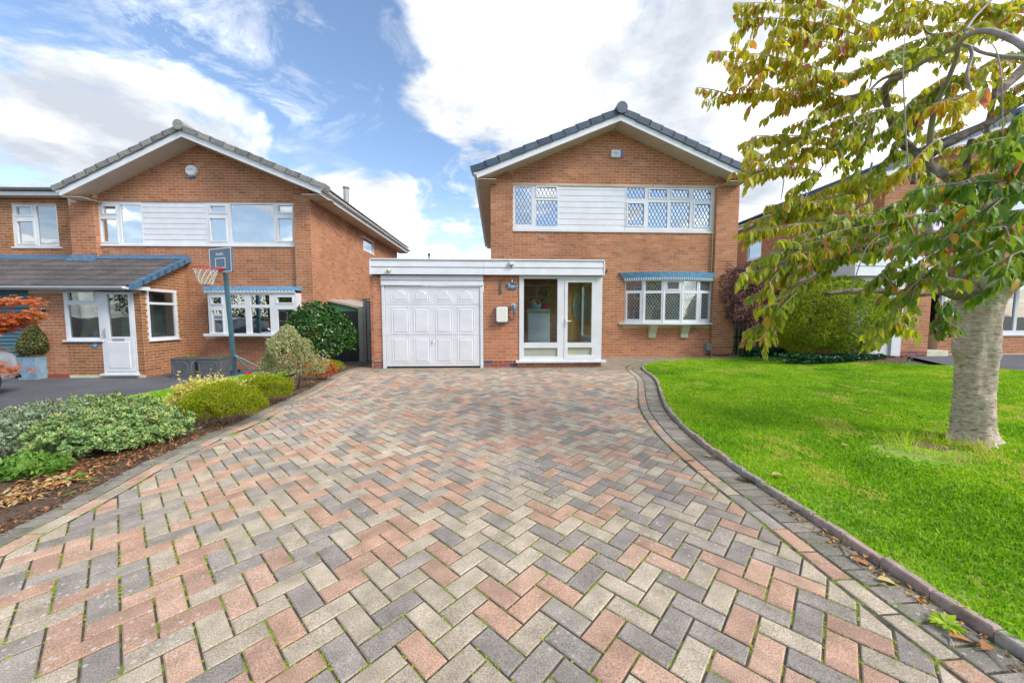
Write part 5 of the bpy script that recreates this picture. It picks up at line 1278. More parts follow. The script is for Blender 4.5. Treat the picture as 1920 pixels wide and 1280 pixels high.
rd_ = MB().bbox(kb1+.08, kr1-.05, KG+.5, KG+.56, kgz+.15, kfz0-.05).build('front_door', redd, kh)
for zz in (.3, 1.1): MB().bbox(kb1+.2, kr1-.17, KG+.485, KG+.4995, kgz+zz, kgz+zz+.6, .015).build('door_panel', redd, rd_)
MB().bbox(kb1+.001, kr1+.0, KG+.05, KG+.5, kgz-.1, kgz+.15).build('step', M['trim'], kh)
MB().bbox(kb1+.001, kb1+.075, KG+.45, KG+.57, kgz+.15, kfz0-.01).build('door_frame', redd, kh)
window(kh, kr1+.05, kf1-.3, kfz0-1.45, kfz0-.05, [(kr1+.15+i*.68, kr1+.75+i*.68, kfz0-1.36, kfz0-.15) for i in range(int((kf1-.45-kr1)/.68))], KG+.32, None, (.04, .05, .05), 'glass', 'room')
finish_bricks('K', kh, K.M, lambda px, py: (1383 < px < 1560 and 380 < py < 520) or (1690 < px < 1745 and 560 < py < 645) or (1640 < px < 1700 and 320 < py < 360))
# ================================================================ things on and around the houses
def onwall(Fm, px, py, d=0.0):
    a, z = Fm.q(px, py, d); p = Fm.w(a, d, z); return p
def fix(name, label, cat, Fm, px, py, d):
    return empty(name, label, cat, onwall(Fm, px, py, d), Fm.yaw)
# print too small to read in the photograph: a row of uneven strokes of the same size
def marks(w, h, n=8):
    q = random.Random(n); b = MB(); x = -w/2; st = w/n
    for k in range(n):
        hh_ = h*(1.0 if k == 0 else q.choice([.62, .62, .95])); b.box(x, x+st*.35, -h/2, -h/2+hh_, 0, .003); b.box(x+st*.35, x+st*.75, -h/2+(hh_*.8 if k % 2 else 0), -h/2+(hh_ if k % 2 else hh_*.2), 0, .003); x += st
    return b.mesh('print')
# alarm boxes
t = fix('alarm_box', 'white rectangular alarm box with bright blue end on the main house gable', 'alarm box', H, 1155, 289.5, RD-.012)
MB().bbox(-.155, .115, -.075, 0, -.105, .10, .022).build('casing', M['white'], t); MB().bbox(.1155, .16, -.072, 0, -.10, .095, .018).build('strobe_cover', M['blue'], t)
o = link('print', marks(.14, .035, 9), M['teal_p'], t); o.location = (-.02, -.0765, .02); o.rotation_euler = (R(90), 0, 0)
MB().box(-.10, .06, -.0765, -.0752, -.045, -.035).build('printed_line', M['teal_p'], t)
t = fix('alarm_box', 'round white bell box with blue base on the left house gable', 'alarm box', G, 361, 321.5, RD-.012)
n8 = [(.165*math.cos(a), 0, .15*math.sin(a)+.01) for a in np.linspace(R(22.5), R(382.5), 8, endpoint=False)]
MB().prism(n8, (0, -.05, 0)).lathe([(.15, 0)]*2, n=3).build('casing', M['white'], t) if False else MB().prism(n8, (0, -.05, 0)).build('casing', M['white'], t)
MB().prism([(x*.86, -.0502, z*.86) for x, _, z in n8], (0, -.025, 0)).build('front_cover', M['white'], t)
MB().prism([(-.07, -.005, -.145), (.07, -.005, -.145), (.045, -.005, -.175), (-.045, -.005, -.175)], (0, -.06, 0)).build('strobe_cover', M['blue'], t)
o = link('print', marks(.17, .035, 8), M['teal_p'], t); o.location = (0, -.0765, .03); o.rotation_euler = (R(90), 0, 0)
# floodlight and small lamp on the fascia
t = fix('floodlight', 'small square LED floodlight on the white fascia above the porch', 'floodlight', H, 959, 494, GD-.13)
MB().bbox(-.055, .055, -.05, -.01, -.04, .045, .008).build('housing', M['trim'], t); MB().box(-.042, .042, -.053, -.0505, -.027, .033).build('lens', M['white'], t)
MB().box(-.03, .03, -.0095, 0, -.05, .05).tube([(0, -.005, -.05), (.01, -.01, -.09), (0, -.005, -.12)], .005, 5).build('bracket', M['dark'], t)
t = fix('bulkhead_light', 'small round brass wall light on the white fascia over the garage', 'wall light', H, 729.5, 507, GD-.13)
MB().tube([(0, 0, 0), (0, -.02, 0)], .045, 14).build('base', M['brass'], t); MB().lathe([(.005, -.045), (.03, -.03), (.042, 0), (.03, .03), (.005, .045)], (0, -.035, 0), 12).build('globe', M['trim'], t, True)
# car charger with its holster and cable
t = fix('car_charger', 'cream wall charging unit on brick between garage and porch', 'charger', H, 940.5, 590, GD-.008)
def rrect(x0, x1, z0, z1, r, y, n=4):
    P = []
    for cx_, cz_, a0 in ((x1-r, z0+r, -90), (x1-r, z1-r, 0), (x0+r, z1-r, 90), (x0+r, z0+r, 180)):
        for k in range(n+1): a = R(a0+90*k/n); P.append((cx_+r*math.cos(a), y, cz_+r*math.sin(a)))
    return P
MB().prism(rrect(-.145, .145, -.19, .185, .05, 0), (0, -.07, 0)).build('back_plate', M['teal_p'], t)
b = MB(); A_ = rrect(-.125, .135, -.17, .18, .045, -.0705); B_ = rrect(-.125, .135, -.17, .18, .045, -.11); C2 = rrect(-.112, .122, -.157, .167, .035, -.122); n = len(A_)
b.add(A_+B_+C2, [(r*n+i, (r*n+(i+1) % n), ((r+1)*n+(i+1) % n), (r+1)*n+i) for r in range(2) for i in range(n)]+[tuple(range(2*n, 3*n))]); b.build('front_cover', M['cream'], t)
hp = onwall(H, 962.5, 580, GD-.008)-t.location; hx2 = hp.dot(H.a); hz2 = hp.z
b = MB(); b.tube([(hx2, 0, hz2+.09), (hx2, -.05, hz2+.09)], .05, 14); b.build('holster', M['white'], t)
b = MB(); b.tube([(hx2, -.045, hz2+.09), (hx2+.005, -.12, hz2+.07), (hx2+.012, -.10, hz2-.02), (hx2+.012, -.06, hz2-.12)], [.036, .034, .027, .02], 10); b.build('plug', M['teal_p'], t, True)
b = MB(); b.tube([(hx2+.012, -.06, hz2-.12), (hx2+.01, -.05, hz2-.20), (hx2-.06, -.05, hz2-.27), (.22, -.05, hz2-.22), (.15, -.04, -.05), (.12, -.03, 0)], .008, 6); b.build('cable', M['black'], t, True)
# thermometer and oval number sign
t = fix('thermometer', 'narrow dark vertical thermometer on the brick panel above the charger', 'thermometer', H, 939, 538, GD-.008)
MB().bbox(-.022, .022, -.02, 0, -.12, .115, .005).build('backplate', M['lead_dark'], t); MB().tube([(0, -.024, -.09), (0, -.024, .09)], .005, 6).build('tube', M['lead_light'], t); MB().tube([(0, 0, -.125), (0, -.022, -.125)], .028, 10).build('bulb', M['lead_dark'], t)
t = fix('house_sign', 'oval blue house sign reading Ten with white flowers round its rim', 'sign', H, 960, 536, GD-.008)
MB().prism([(.125*math.cos(a), 0, .085*math.sin(a)) for a in np.linspace(0, 2*math.pi, 24, endpoint=False)], (0, -.018, 0)).build('plaque', M['navy'], t)
o = link('lettering', text_mesh('Ten', .115, .003), M['white'], t); o.location = (-.01, -.020, -.005); o.rotation_euler = (R(90), 0, 0)
b = MB()
for a in (150, 125, 100, 80, 60, 35, 10, -12, -30):
    x_, z_ = .118*math.cos(R(a)), .08*math.sin(R(a))
    for k in range(5): b.lathe([(.0, -.004), (.010, 0), (0, .004)], (x_+.012*math.cos(k*1.257), -.024, z_+.012*math.sin(k*1.257)), 6)
b.build('flowers', M['white'], t, kind='stuff')
MB().lathe([(.004, .0), (.02, .015), (.016, .045), (.004, .055)], (.0, -.02, .085), 8).build('bird_figure', M['white'], t, True)
MB().tube([(.13, -.01, -.02), (.16, -.02, -.0), (.175, -.02, .02)], .01, 6).build('sprig', M['brass'], t)
t = fix('number_plate', 'small oval blue plate with the number 12 under the left porch window', 'sign', G, 179, 647.5, PD-.008)
MB().prism([(.085*math.cos(a), 0, .055*math.sin(a)) for a in np.linspace(0, 2*math.pi, 20, endpoint=False)], (0, -.014, 0)).build('plaque', M['teal_p'], t)
o = link('lettering', text_mesh('12', .085, .002), M['white'], t); o.location = (0, -.0155, 0); o.rotation_euler = (R(90), 0, 0)
t = fix('meter_box', 'small grey meter box low on the brick beside the bow window', 'meter box', H, 1326, 650, RD-.008)
MB().bbox(-.075, .075, -.10, 0, -.10, .10, .008).build('case', M['grey_box'], t); MB().box(-.06, .06, -.103, -.1005, .03, .035).build('seam', M['dark'], t); MB().tube([(.02, -.04, -.10), (.04, -.04, -.17), (.10, -.03, -.2)], .012, 6).build('pipe', M['grey_box'], t)
t = fix('wall_lamp', 'white slim lantern on brick beside the teal roller garage', 'wall light', G, 84, 583, PD-.008)
MB().bbox(-.035, .02, -.05, 0, -.07, .07).build('back_plate', M['white'], t); MB().tube([(.03, -.03, 0), (.07, -.08, -.01)], .012, 6).lathe([(.025, -.05), (.04, .03), (.01, .05)], (.075, -.09, 0), 8).build('lamp_head', M['dark'], t)
# ---- things inside the main porch
pfz = pz0-.035
c0 = H.q(989.5, 600, GD+.95)[0]; c1 = H.q(1031, 600, GD+.95)[0]; cz1 = H.q(1010, 579.5, GD+.95)[1]
cb = empty('shoe_cabinet', 'white tall two flap shoe cabinet standing inside the glazed porch', 'cabinet', H.w((c0+c1)/2, GD+.95, pfz), H.yaw)
hw_ = (c1-c0)/2; hh_ = cz1-pfz
MB().box(-hw_, hw_, 0, .30, 0, hh_-.02).build('carcass', M['cabinet'], cb); MB().bbox(-hw_-.015, hw_+.015, -.02, .30, hh_-.0199, hh_).build('top', M['cabinet'], cb)
nf = 3
for k in range(nf):
    za, zb_ = .04+(hh_-.16)*k/nf, .03+(hh_-.16)*(k+1)/nf
    f_ = MB().bbox(-hw_+.01, hw_-.01, -.016, -.0005, za, zb_, .004).build('flap', M['cabinet'], cb); MB().bbox(-hw_+.05, hw_-.05, -.019, -.0165, za+.05, zb_-.08).build('flap_panel', M['cabinet'], f_)
    MB().lathe([(.004, 0), (.013, .006), (.010, .018)], (0, 0, 0), 8).build('knob', M['dark'], f_).matrix_local = Matrix.Translation((0, -.022, zb_-.035)) @ Matrix.Rotation(R(90), 4, 'X')
MB().bbox(-hw_+.01, hw_-.01, -.012, -.0005, hh_-.11, hh_-.03).build('drawer', M['frosted'], cb)
def potted(label, x, d, z, potm, leafk, h, n, r=.07):
    e = empty('potted_plant', label, 'potted plant', H.w(x, d, z), 0)
    MB().lathe([(r*.7, 0), (r, .13), (r*1.05, .135), (r*.9, .12)], (0, 0, 0), 12).build('pot', M[potm], e, True); return e
pot_spots = [('leafy plant in bright pink pot on top of the porch cabinet', c1-.10, GD+1.12, cz1, 'pink', 'green', .3)]
baskt = empty('basket', 'pale blue basket with a white handle on the porch cabinet', 'basket', H.w(c0+.22, GD+1.1, cz1), H.yaw)
MB().lathe([(.10, 0), (.15, .09), (.16, .13), (.14, .12)], (0, 0, 0), 14).build('bowl', M['basket'], baskt, True)
MB().tube([(.14*math.cos(a), 0, .12+.13*math.sin(a)) for a in np.linspace(0, math.pi, 12)], .01, 6).build('handle', M['white'], baskt, True)
MB().lathe([(.02, 0), (.06, .03), (.07, .08), (.03, .13), (0, .14)], (-.05, .02, .09), 10).build('hat', M['trim'], baskt, True)
# picture and jug inside the left porch
t = empty('framed_picture', 'black framed picture on the pale wall inside the left porch', 'picture', G.w(G.q(167, 583, RD-.1)[0], RD-.10, G.q(167, 583, RD-.1)[1]), G.yaw)
MB().bbox(-.16, .16, -.02, .015, -.19, .19, .006).build('frame', M['dark'], t); MB().box(-.13, .13, -.024, -.0205, -.16, .16).build('mount', M['cream'], t); MB().lathe([(.0, -.02), (.045, 0), (0, .03)], (0, 0, 0), 10).build('print', M['brass'], t).location = (0, -.02, .02)
sl_ = empty('windowsill_lantern', 'small teal lantern on the sill inside the left porch window', 'lantern', G.w(wl1-.32, PD+.16, wbz-.02), G.yaw)
MB().lathe([(.07, 0), (.07, .16), (.09, .17), (.04, .24)], (0, 0, 0), 8).build('body', M['teal_p'], sl_); MB().tube([(.03*math.cos(a), 0, .25+.03*math.sin(a)) for a in np.linspace(0, 2*math.pi, 10)], .005, 5).build('ring', M['dark'], sl_)
t = empty('table_lamp', 'lamp with an amber shade inside the bow window', 'lamp', H.w(H.q(1262, 592, .6)[0], .6, zb0-.5), 0)
MB().lathe([(.08, 0), (.08, .02), (.015, .04), (.015, .45)], (0, 0, 0), 10).build('base', M['brass'], t); MB().lathe([(.17, .42), (.12, .66)], (0, 0, 0), 14).build('lamp_shade', M['wood'], t)

# ---- basketball hoop
bp = at(441, 700, 9.55); bz = g(bp.x, bp.y)
hp_ = empty('basketball_hoop', 'teal and black portable basketball hoop with red rim and white net', 'basketball hoop', (bp.x, bp.y, bz), 0)
rel = lambda px, py, Y: at(px, py, Y)-Vector((bp.x, bp.y, bz))
tp = rel(422.5, 512, 9.45); b = MB()
def sqtube(b, p, q, s):
    p, q = Vector(p), Vector(q); b.tube([p, q], s, 4); return b
sqtube(MB(), (0, 0, .0), tp, .055).build('post', M['hoop'], hp_)
wv = Vector((math.cos(R(21)), -math.sin(R(21)), 0)); nv = Vector((-wv.y*-1, 0, 0)); nv = Vector((-math.sin(R(21)), -math.cos(R(21)), 0))
bc = rel(414.5, 488, 9.42); bw2, bh2 = .44, .315
def bq(u, w, d): return bc+wv*u+Vector((0, 0, w))+nv*d
def bpoly(hw3, hh3, r, d0, d1, uo=0, wo=0):
    P = []
    for cx_, cz_, a0 in ((hw3-r, -hh3+r, -90), (hw3-r, hh3-r, 0), (-hw3+r, hh3-r, 90), (-hw3+r, -hh3+r, 180)):
        for k in range(4): a = R(a0+90*k/3); P.append(bq(uo+cx_+r*math.cos(a), wo+cz_+r*math.sin(a), d0))
    return MB().prism(P, nv*(d1-d0))
bo = bpoly(bw2, bh2, .05, -.02, .02).build('backboard', M['board'], hp_)
def frame_strip(hw3, hh3, t_, d, uo=0, wo=0):
    b = MB()
    for (u0, u1, w0_, w1_) in ((-hw3, hw3, -hh3, -hh3+t_), (-hw3, hw3, hh3-t_, hh3), (-hw3, -hw3+t_, -hh3+t_, hh3-t_), (hw3-t_, hw3, -hh3+t_, hh3-t_)):
        b.prism([bq(uo+u0, wo+w0_, d), bq(uo+u1, wo+w0_, d), bq(uo+u1, wo+w1_, d), bq(uo+u0, wo+w1_, d)], nv*.003)
    return b
frame_strip(bw2-.012, bh2-.012, .022, .0205).build('border_stripe', M['white'], bo); frame_strip(.20, .13, .022, .0205, 0, -.07).build('target_square', M['white'], bo)
o = link('print', marks(.30, .085, 7), M['white'], bo)
Mt = Matrix((( wv.x, 0, nv.x, 0), (wv.y, 0, nv.y, 0), (0, 1, 0, 0), (0, 0, 0, 1))); o.matrix_local = Matrix.Translation(bq(0, .165, .022)) @ Mt
rc = bq(0, -.24, .36); rr = .25; ring_ = [rc+Vector((rr*math.cos(a), rr*math.sin(a), 0)) for a in np.linspace(0, 2*math.pi, 29)]
MB().tube(ring_, .012, 6, False).tube([bq(-.1, -.24, .02), bq(-.06, -.24, .14)], .012, 5).tube([bq(.1, -.24, .02), bq(.06, -.24, .14)], .012, 5).build('rim', M['red'], hp_)
b = MB(); b.prism([bq(-.07, -.30, -.03), bq(.07, -.30, -.03), bq(.07, -.30, .05), bq(-.07, -.30, .05)], (0, 0, .11)); b.build('rim_bracket', M['red'], hp_)
b = MB(); nn_ = 12
for k in range(nn_):
    for s_ in (1, -1):
        pts = []
        for j in range(5):
            a = 2*math.pi*(k+s_*j*.5)/nn_; r2 = rr*(1-.13*j) if j < 4 else rr*.50; pts.append(rc+Vector((r2*math.cos(a), r2*math.sin(a), -.10*j)))
        b.tube(pts, .005, 4, False)
b.build('net', M['net'], hp_)
b = MB(); b.tube([tp*.20+Vector((0, 0, .0)), Vector((.62, -.25, .10))], .022, 6).tube([tp*.20, Vector((.62, .20, .10))], .022, 6); b.build('strut', M['hoop'], hp_)
MB().tube([(-.12, -.12, .03), (.70, -.30, .03)], .028, 6).tube([(-.12, .12, .03), (.70, .24, .03)], .028, 6).tube([(-.12, -.14, .03), (-.12, .14, .03)], .028, 6).tube([(.70, -.3, .03), (.70, .24, .03)], .028, 6).build('base_frame', M['hoop'], hp_)
for yy in (-.14, .12): MB().tube([(-.02, yy, .06), (-.02, yy+.04, .06)], .055, 12).build('wheel', M['black'], hp_)
MB().tube([(.50, -.30, .07), (.66, -.33, .07)], .05, 10).build('ballast_cap', M['red'], hp_); 
# ---- planters
def planter(label, pxl, pxr, pyb, h, Y, m, ml=None, dep=None, moulded=True):
    pl, pr = at(pxl, pyb, Y), at(pxr, pyb, Y); w = (pr.x-pl.x); dep = dep or w; z = g((pl.x+pr.x)/2, Y)
    e = empty('planter', label, 'planter', ((pl.x+pr.x)/2, Y, z), R(1)); hw3 = w/2
    b = MB(); tp_ = 1.0
    b.box(-hw3*.96, hw3*.96, .01, dep-.01, 0, h-.05); 
    b.build('box', M[m], e)
    if moulded:
        MB().bbox(-hw3, hw3, 0, dep, h-.0499, h-.0, .008).build('rim', M[m], e); MB().bbox(-hw3, hw3, 0, dep, 0, .04, .006).build('foot', M[m], e)
        for face in (0, 1):
            b = MB(); L_ = w if face == 0 else dep; c_ = .07
            P = [(-L_/2+.06+c_, .075), (L_/2-.06-c_, .075), (L_/2-.06, .075+c_), (L_/2-.06, h-.09-c_), (L_/2-.06-c_, h-.09), (-L_/2+.06+c_, h-.09), (-L_/2+.06, h-.09-c_), (-L_/2+.06, .075+c_)]
            P = [(x, 0, z_) for x, z_ in P]; 
            b.tube(P+[P[0]], .007, 5, False); o = b.build('moulding', M['plantline'], e)
            if face == 0: o.location = (0, .008, 0)
            else: o.location = (hw3*.96+.003, dep/2, 0); o.rotation_euler = (0, 0, math.pi/2)
    MB().box(-hw3*.9, hw3*.9, .04, dep-.04, h-.0495 if not moulded else h-.001, h+.004).build('soil', M['soil'], e)
    return e, hw3, dep, h
pa = planter('dark grey square planter with moulded panels, left one beside the porch', 321, 357, 709.5, .50, 8.95, 'plantbox')
pb = planter('dark grey square planter with moulded panels, nearer the basketball hoop', 370.5, 412, 706.5, .50, 9.05, 'plantbox')
pc = planter('tall blue grey square planter holding a cone of clipped shrub', 33, 68, 716, .60, 8.75, 'zinc', dep=.48, moulded=False)
# ---- fence, posts, gate and shed in the passage between the houses
fy = 9.95
fx0, fx1 = at(612, 600, fy).x, at(671, 600, fy).x; ft = at(640, 583, fy).z; fb = g(-4.8, fy)-.05
fe = empty('fence', 'black stained close board fence panel behind the big dark shrub', 'fence', (fx0, fy, 0), 0)
n = 9; w_ = (fx1-fx0+.25)/n
for k in range(n): MB().bbox(k*w_-.25+.003, (k+1)*w_-.25-.003, (k % 2)*.006, .022+(k % 2)*.006, fb, ft+random.uniform(-.012, .012), .004).build('board', M['fence_black'], fe)
MB().box(-.2, fx1-fx0, .03, .07, fb+.3, fb+.38).build('rail', M['fence_black'], fe)
p0 = at(672.5, 600, fy-.02).x; p1 = at(681, 600, fy-.02).x
t = empty('fence_post', 'pale greenish wooden post between black fence and gate', 'post', ((p0+p1)/2, fy-.03, 0), 0)
MB().bbox(-(p1-p0)/2, (p1-p0)/2, 0, .10, fb, at(676, 575, fy).z, .006).build('post', M['post'], t)
gx0, gx1 = at(681.5, 600, fy).x, at(712, 600, fy).x; gt = at(690, 562, fy).z
ga = empty('gate', 'weathered grey plank gate beside the garage with a ring latch', 'gate', (gx0, fy, 0), 0)
MB().bbox(0, .07, -.02, .06, fb, gt, .005).build('frame_post', M['fence_grey'], ga); MB().bbox(-.02, gx1-gx0, -.03, .06, gt+.001, gt+.035, .004).build('head_rail', M['shed'], ga)
n = 4; w_ = (gx1-gx0-.08)/n
for k in range(n): MB().bbox(.08+k*w_+.003, .08+(k+1)*w_-.003, .01, .035, fb+.03, gt-.02-random.uniform(0, .02), .004).build('plank', M['fence_grey'], ga)
MB().tube([(.19+.03*math.cos(a), -.005, at(690, 625, fy).z+.03*math.sin(a)) for a in np.linspace(0, 2*math.pi, 12)], .006, 5, False).build('ring_latch', M['black'], ga)
for zz in (.25, .75): MB().box(.08, gx1-gx0, .036, .06, fb+(gt-fb)*zz, fb+(gt-fb)*zz+.08).build('ledge', M['fence_grey'], ga)
sy = 11.2
sh0, sh1 = at(619, 570, sy).x, at(684, 570, sy).x; szl, szr = at(619, 564.5, sy).z, at(684, 580, sy).z
sd_ = empty('shed', 'low green corrugated metal shed with a pale sloping roof behind the fence', 'shed', (sh0, sy, 0), 0)
b = MB(); nn2 = 30; vs = []
for k in range(nn2+1):
    x = (sh1-sh0)*k/nn2; vs += [(x, .012*(k % 2), 0), (x, .012*(k % 2), szl+(szr-szl)*k/nn2-.02)]
b.add(vs, [(2*k, 2*k+2, 2*k+3, 2*k+1) for k in range(nn2)]); b.build('wall', M['shed'], sd_)
MB().prism([(-.06, -.06, szl-.01), (sh1-sh0+.05, -.06, szr-.01), (sh1-sh0+.05, -.06, szr+.02), (-.06, -.06, szl+.02)], (0, 1.7, 0)).build('roof_edge', M['shed_roof'], sd_)
MB().prism([(-.06, -.05, szl+.021), (sh1-sh0+.05, -.05, szr+.021), (sh1-sh0+.05, 1.6, szr+.10), (-.06, 1.6, szl+.10)], (0, 0, .03)).build('roof', M['shed_roof'], sd_)
# trellis fence right of the main house, post and low board
ty = 10.9; t0_, t1_ = at(1374, 640, ty).x, at(1404, 640, ty).x; tt = at(1390, 600, ty).z; tb = g(6.8, ty)
te_ = empty('trellis', 'dark trellis with upright bars against the right corner of the house', 'trellis', (t0_, ty, 0), 0)
for k in range(5): MB().box(k*(t1_-t0_)/4-.012, k*(t1_-t0_)/4+.012, 0, .02, tb, tt).build('bar', M['fence_black'], te_)
for zz in (tb+.25, (tb+tt)/2, tt-.05): MB().box(-.03, t1_-t0_+.03, -.014, -.001, zz, zz+.03).build('cross_bar', M['fence_black'], te_)
MB().box(0, t1_-t0_, .10, .12, tb, tt-.05).build('back_board', M['post'], te_)
gp_ = at(1449, 640, 10.7)
t = empty('gate_post', 'slim grey metal post under the purple bush', 'post', (gp_.x, 10.7, 0), 0); MB().box(-.05, .05, 0, .08, g(7, 10.7)-.05, at(1449, 600, 10.7).z).build('post', M['grey_box'], t)
pf0, pf1 = at(1440, 640, 12.6).x, at(1600, 640, 12.6).x
t = empty('side_fence', 'dark timber side fence in shade between the main and right houses', 'fence', (pf0, 12.6, 0), 0)
for k in range(12): MB().bbox(k*(pf1-pf0)/12+.003, (k+1)*(pf1-pf0)/12-.003, 0, .02, g(9, 12)-.1, 1.55, .004).build('board', M['fence_black'], t)

# ---- silver car at the left edge
cxr = -10.8; cz_ = g(-10.5, 7)
car = empty('parked_car', 'silver car at the left edge on the tarmac, only its rear corner in view', 'car', (cxr, 7.42, cz_), math.pi/2)
st = [(0, .40, .62, .40, .74), (-.05, .34, .74, .24, .84), (-.25, .24, .83, .18, .90), (-.7, .22, .87, .17, .95), (-1.3, .2, .88, .17, .97), (-2.6, .2, .88, .17, .96), (-3.4, .22, .86, .17, .93), (-4.0, .26, .78, .2, .82), (-4.2, .36, .6, .3, .66)]
b = MB(); rings = []
for x, zb_, w3, lo3, zt3 in st:
    r_ = []
    zb_ = lo3+.02
    prof = [(.86, zb_), (.97, zb_+.10), (1.0, (zb_+zt3)/2), (.99, zt3-.16), (.95, zt3-.05), (.80, zt3)]
    pts = [(-w3*a, z) for a, z in prof]+[(w3*a, z) for a, z in prof[::-1]]
    rings.append([(x, y, z) for y, z in pts])
n = len(rings[0]); b.add(sum(rings, []), [(r*n+i, r*n+(i+1) % n, (r+1)*n+(i+1) % n, (r+1)*n+i) for r in range(len(rings)-1) for i in range(n)]+[tuple(range(n)), tuple(range((len(rings)-1)*n, len(rings)*n))[::-1]])
bo_ = b.build('body', M['car'], car, True)
md = bo_.modifiers.new('sub', 'SUBSURF'); md.levels = 1; md.render_levels = 2
cab = [(-.25, .60, .90, .92), (-.75, .66, .94, 1.36), (-1.5, .66, .96, 1.46), (-2.4, .66, .96, 1.42), (-3.3, .62, .93, .95)]
b = MB(); rings = []
for x, w3, z0, z1 in cab: rings.append([(x, -w3-.12, z0), (x, -w3, (z0+z1)/2+.04), (x, -w3+.10, z1), (x, w3-.10, z1), (x, w3, (z0+z1)/2+.04), (x, w3+.12, z0)])
n = 6; b.add(sum(rings, []), [(r*n+i, r*n+(i+1) % n, (r+1)*n+(i+1) % n, (r+1)*n+i) for r in range(4) for i in range(n)]+[tuple(range(n)), tuple(range(24, 30))[::-1]])
b.build('windows', M['carglass'], car, True)
MB().prism([(-.8, -.52, 1.385), (-1.5, -.54, 1.475), (-2.45, -.54, 1.43), (-2.45, .54, 1.43), (-1.5, .54, 1.475), (-.8, .52, 1.385)], (0, 0, .02)).build('roof', M['car'], car)
for x in (-.80, -3.35):
    for s_, y in ((-1, -.80), (1, .80)):
        wv_ = MB().tube([(x, y-.10, .32), (x, y+.10, .32)], .32, 28).build('wheel', M['tyre'], car)
        MB().tube([(x, y+s_*.101, .32), (x, y+s_*.112, .32)], .20, 20).build('rim', M['chrome'], wv_)
        MB().tube([(x, y+s_*.05-s_*.12, .33), (x, y+s_*.065, .33)], .375, 24).build('wheel_arch', M['dark'], car)
MB().prism([(-.02, -.70, .30), (-.02, .70, .30), (.012, .62, .34), (.012, -.62, .34)], (0, 0, .05)).build('bumper_trim', M['dark'], car)
# telegraph pole finial far behind and second roof vent
vp = at(804.5, 484, 22)
t = empty('distant_post', 'thin post tip showing above the garage roof', 'post', (vp.x, 22, 0), 0)
MB().lathe([(.04, 0), (.04, at(804, 480, 22).z), (.07, at(804, 479, 22).z), (.07, at(804, 475, 22).z)], (0, 0, 0), 8).build('post', M['dark'], t)
# ================================================================ plants
def unit(a): return a/np.maximum(1e-9, np.linalg.norm(a, axis=1, keepdims=True))
def leaves(name, C, D, Nn, L, Wd, tint, m, parent, bend=.15, quality=1, kind='stuff'):
    """one small folded leaf per row"""
    n = len(C); D = unit(D); S_ = unit(np.cross(D, Nn)+1e-5); Nn = unit(np.cross(S_, D)); L = L[:, None]; Wd = Wd[:, None]
    if quality == 0:
        V = np.stack([C, C+D*L*.5+S_*Wd*.5+Nn*Wd*.18, C+D*L, C+D*L*.5-S_*Wd*.5+Nn*Wd*.18], 1); T = np.array([[0, 1, 2], [0, 2, 3]]); k = 4
    elif quality == 1:
        V = np.stack([C, C+D*L*.45+S_*Wd*.5+Nn*Wd*.2, C+D*L-Nn*L*bend, C+D*L*.45-S_*Wd*.5+Nn*Wd*.2, C+D*L*.5-Nn*L*bend*.1], 1); T = np.array([[0, 1, 4], [1, 2, 4], [4, 2, 3], [0, 4, 3]]); k = 5
    else:
        m1 = C+D*L*.30+Nn*L*.01; m2 = C+D*L*.68-Nn*L*bend*.4; tip = C+D*L-Nn*L*bend
        V = np.stack([C, m1+S_*Wd*.42+Nn*Wd*.13, m2+S_*Wd*.40+Nn*Wd*.12, tip, m2-S_*Wd*.40+Nn*Wd*.12, m1-S_*Wd*.42+Nn*Wd*.13, m1, m2], 1)
        T = np.array([[0, 1, 6], [0, 6, 5], [1, 2, 7], [1, 7, 6], [6, 7, 4], [6, 4, 5], [2, 3, 7], [7, 3, 4]]); k = 8
    FF = (T[None]+k*np.arange(n)[:, None, None]).reshape(-1, 3)
    me = np_mesh(name, V.reshape(-1, 3), FF, np.repeat(tint, len(T))); o = link(name, me, m, parent)
    if kind: o['kind'] = kind
    return o
def lump(D, f, seed, amp):
    r = np.random.default_rng(seed); s = np.zeros(len(D))
    for k in range(8):
        a = r.normal(0, 1, 3); a /= np.linalg.norm(a); s += np.sin(D@a*f*r.uniform(.7, 1.5)+r.uniform(0, 6.28))
    return 1+amp*s/4
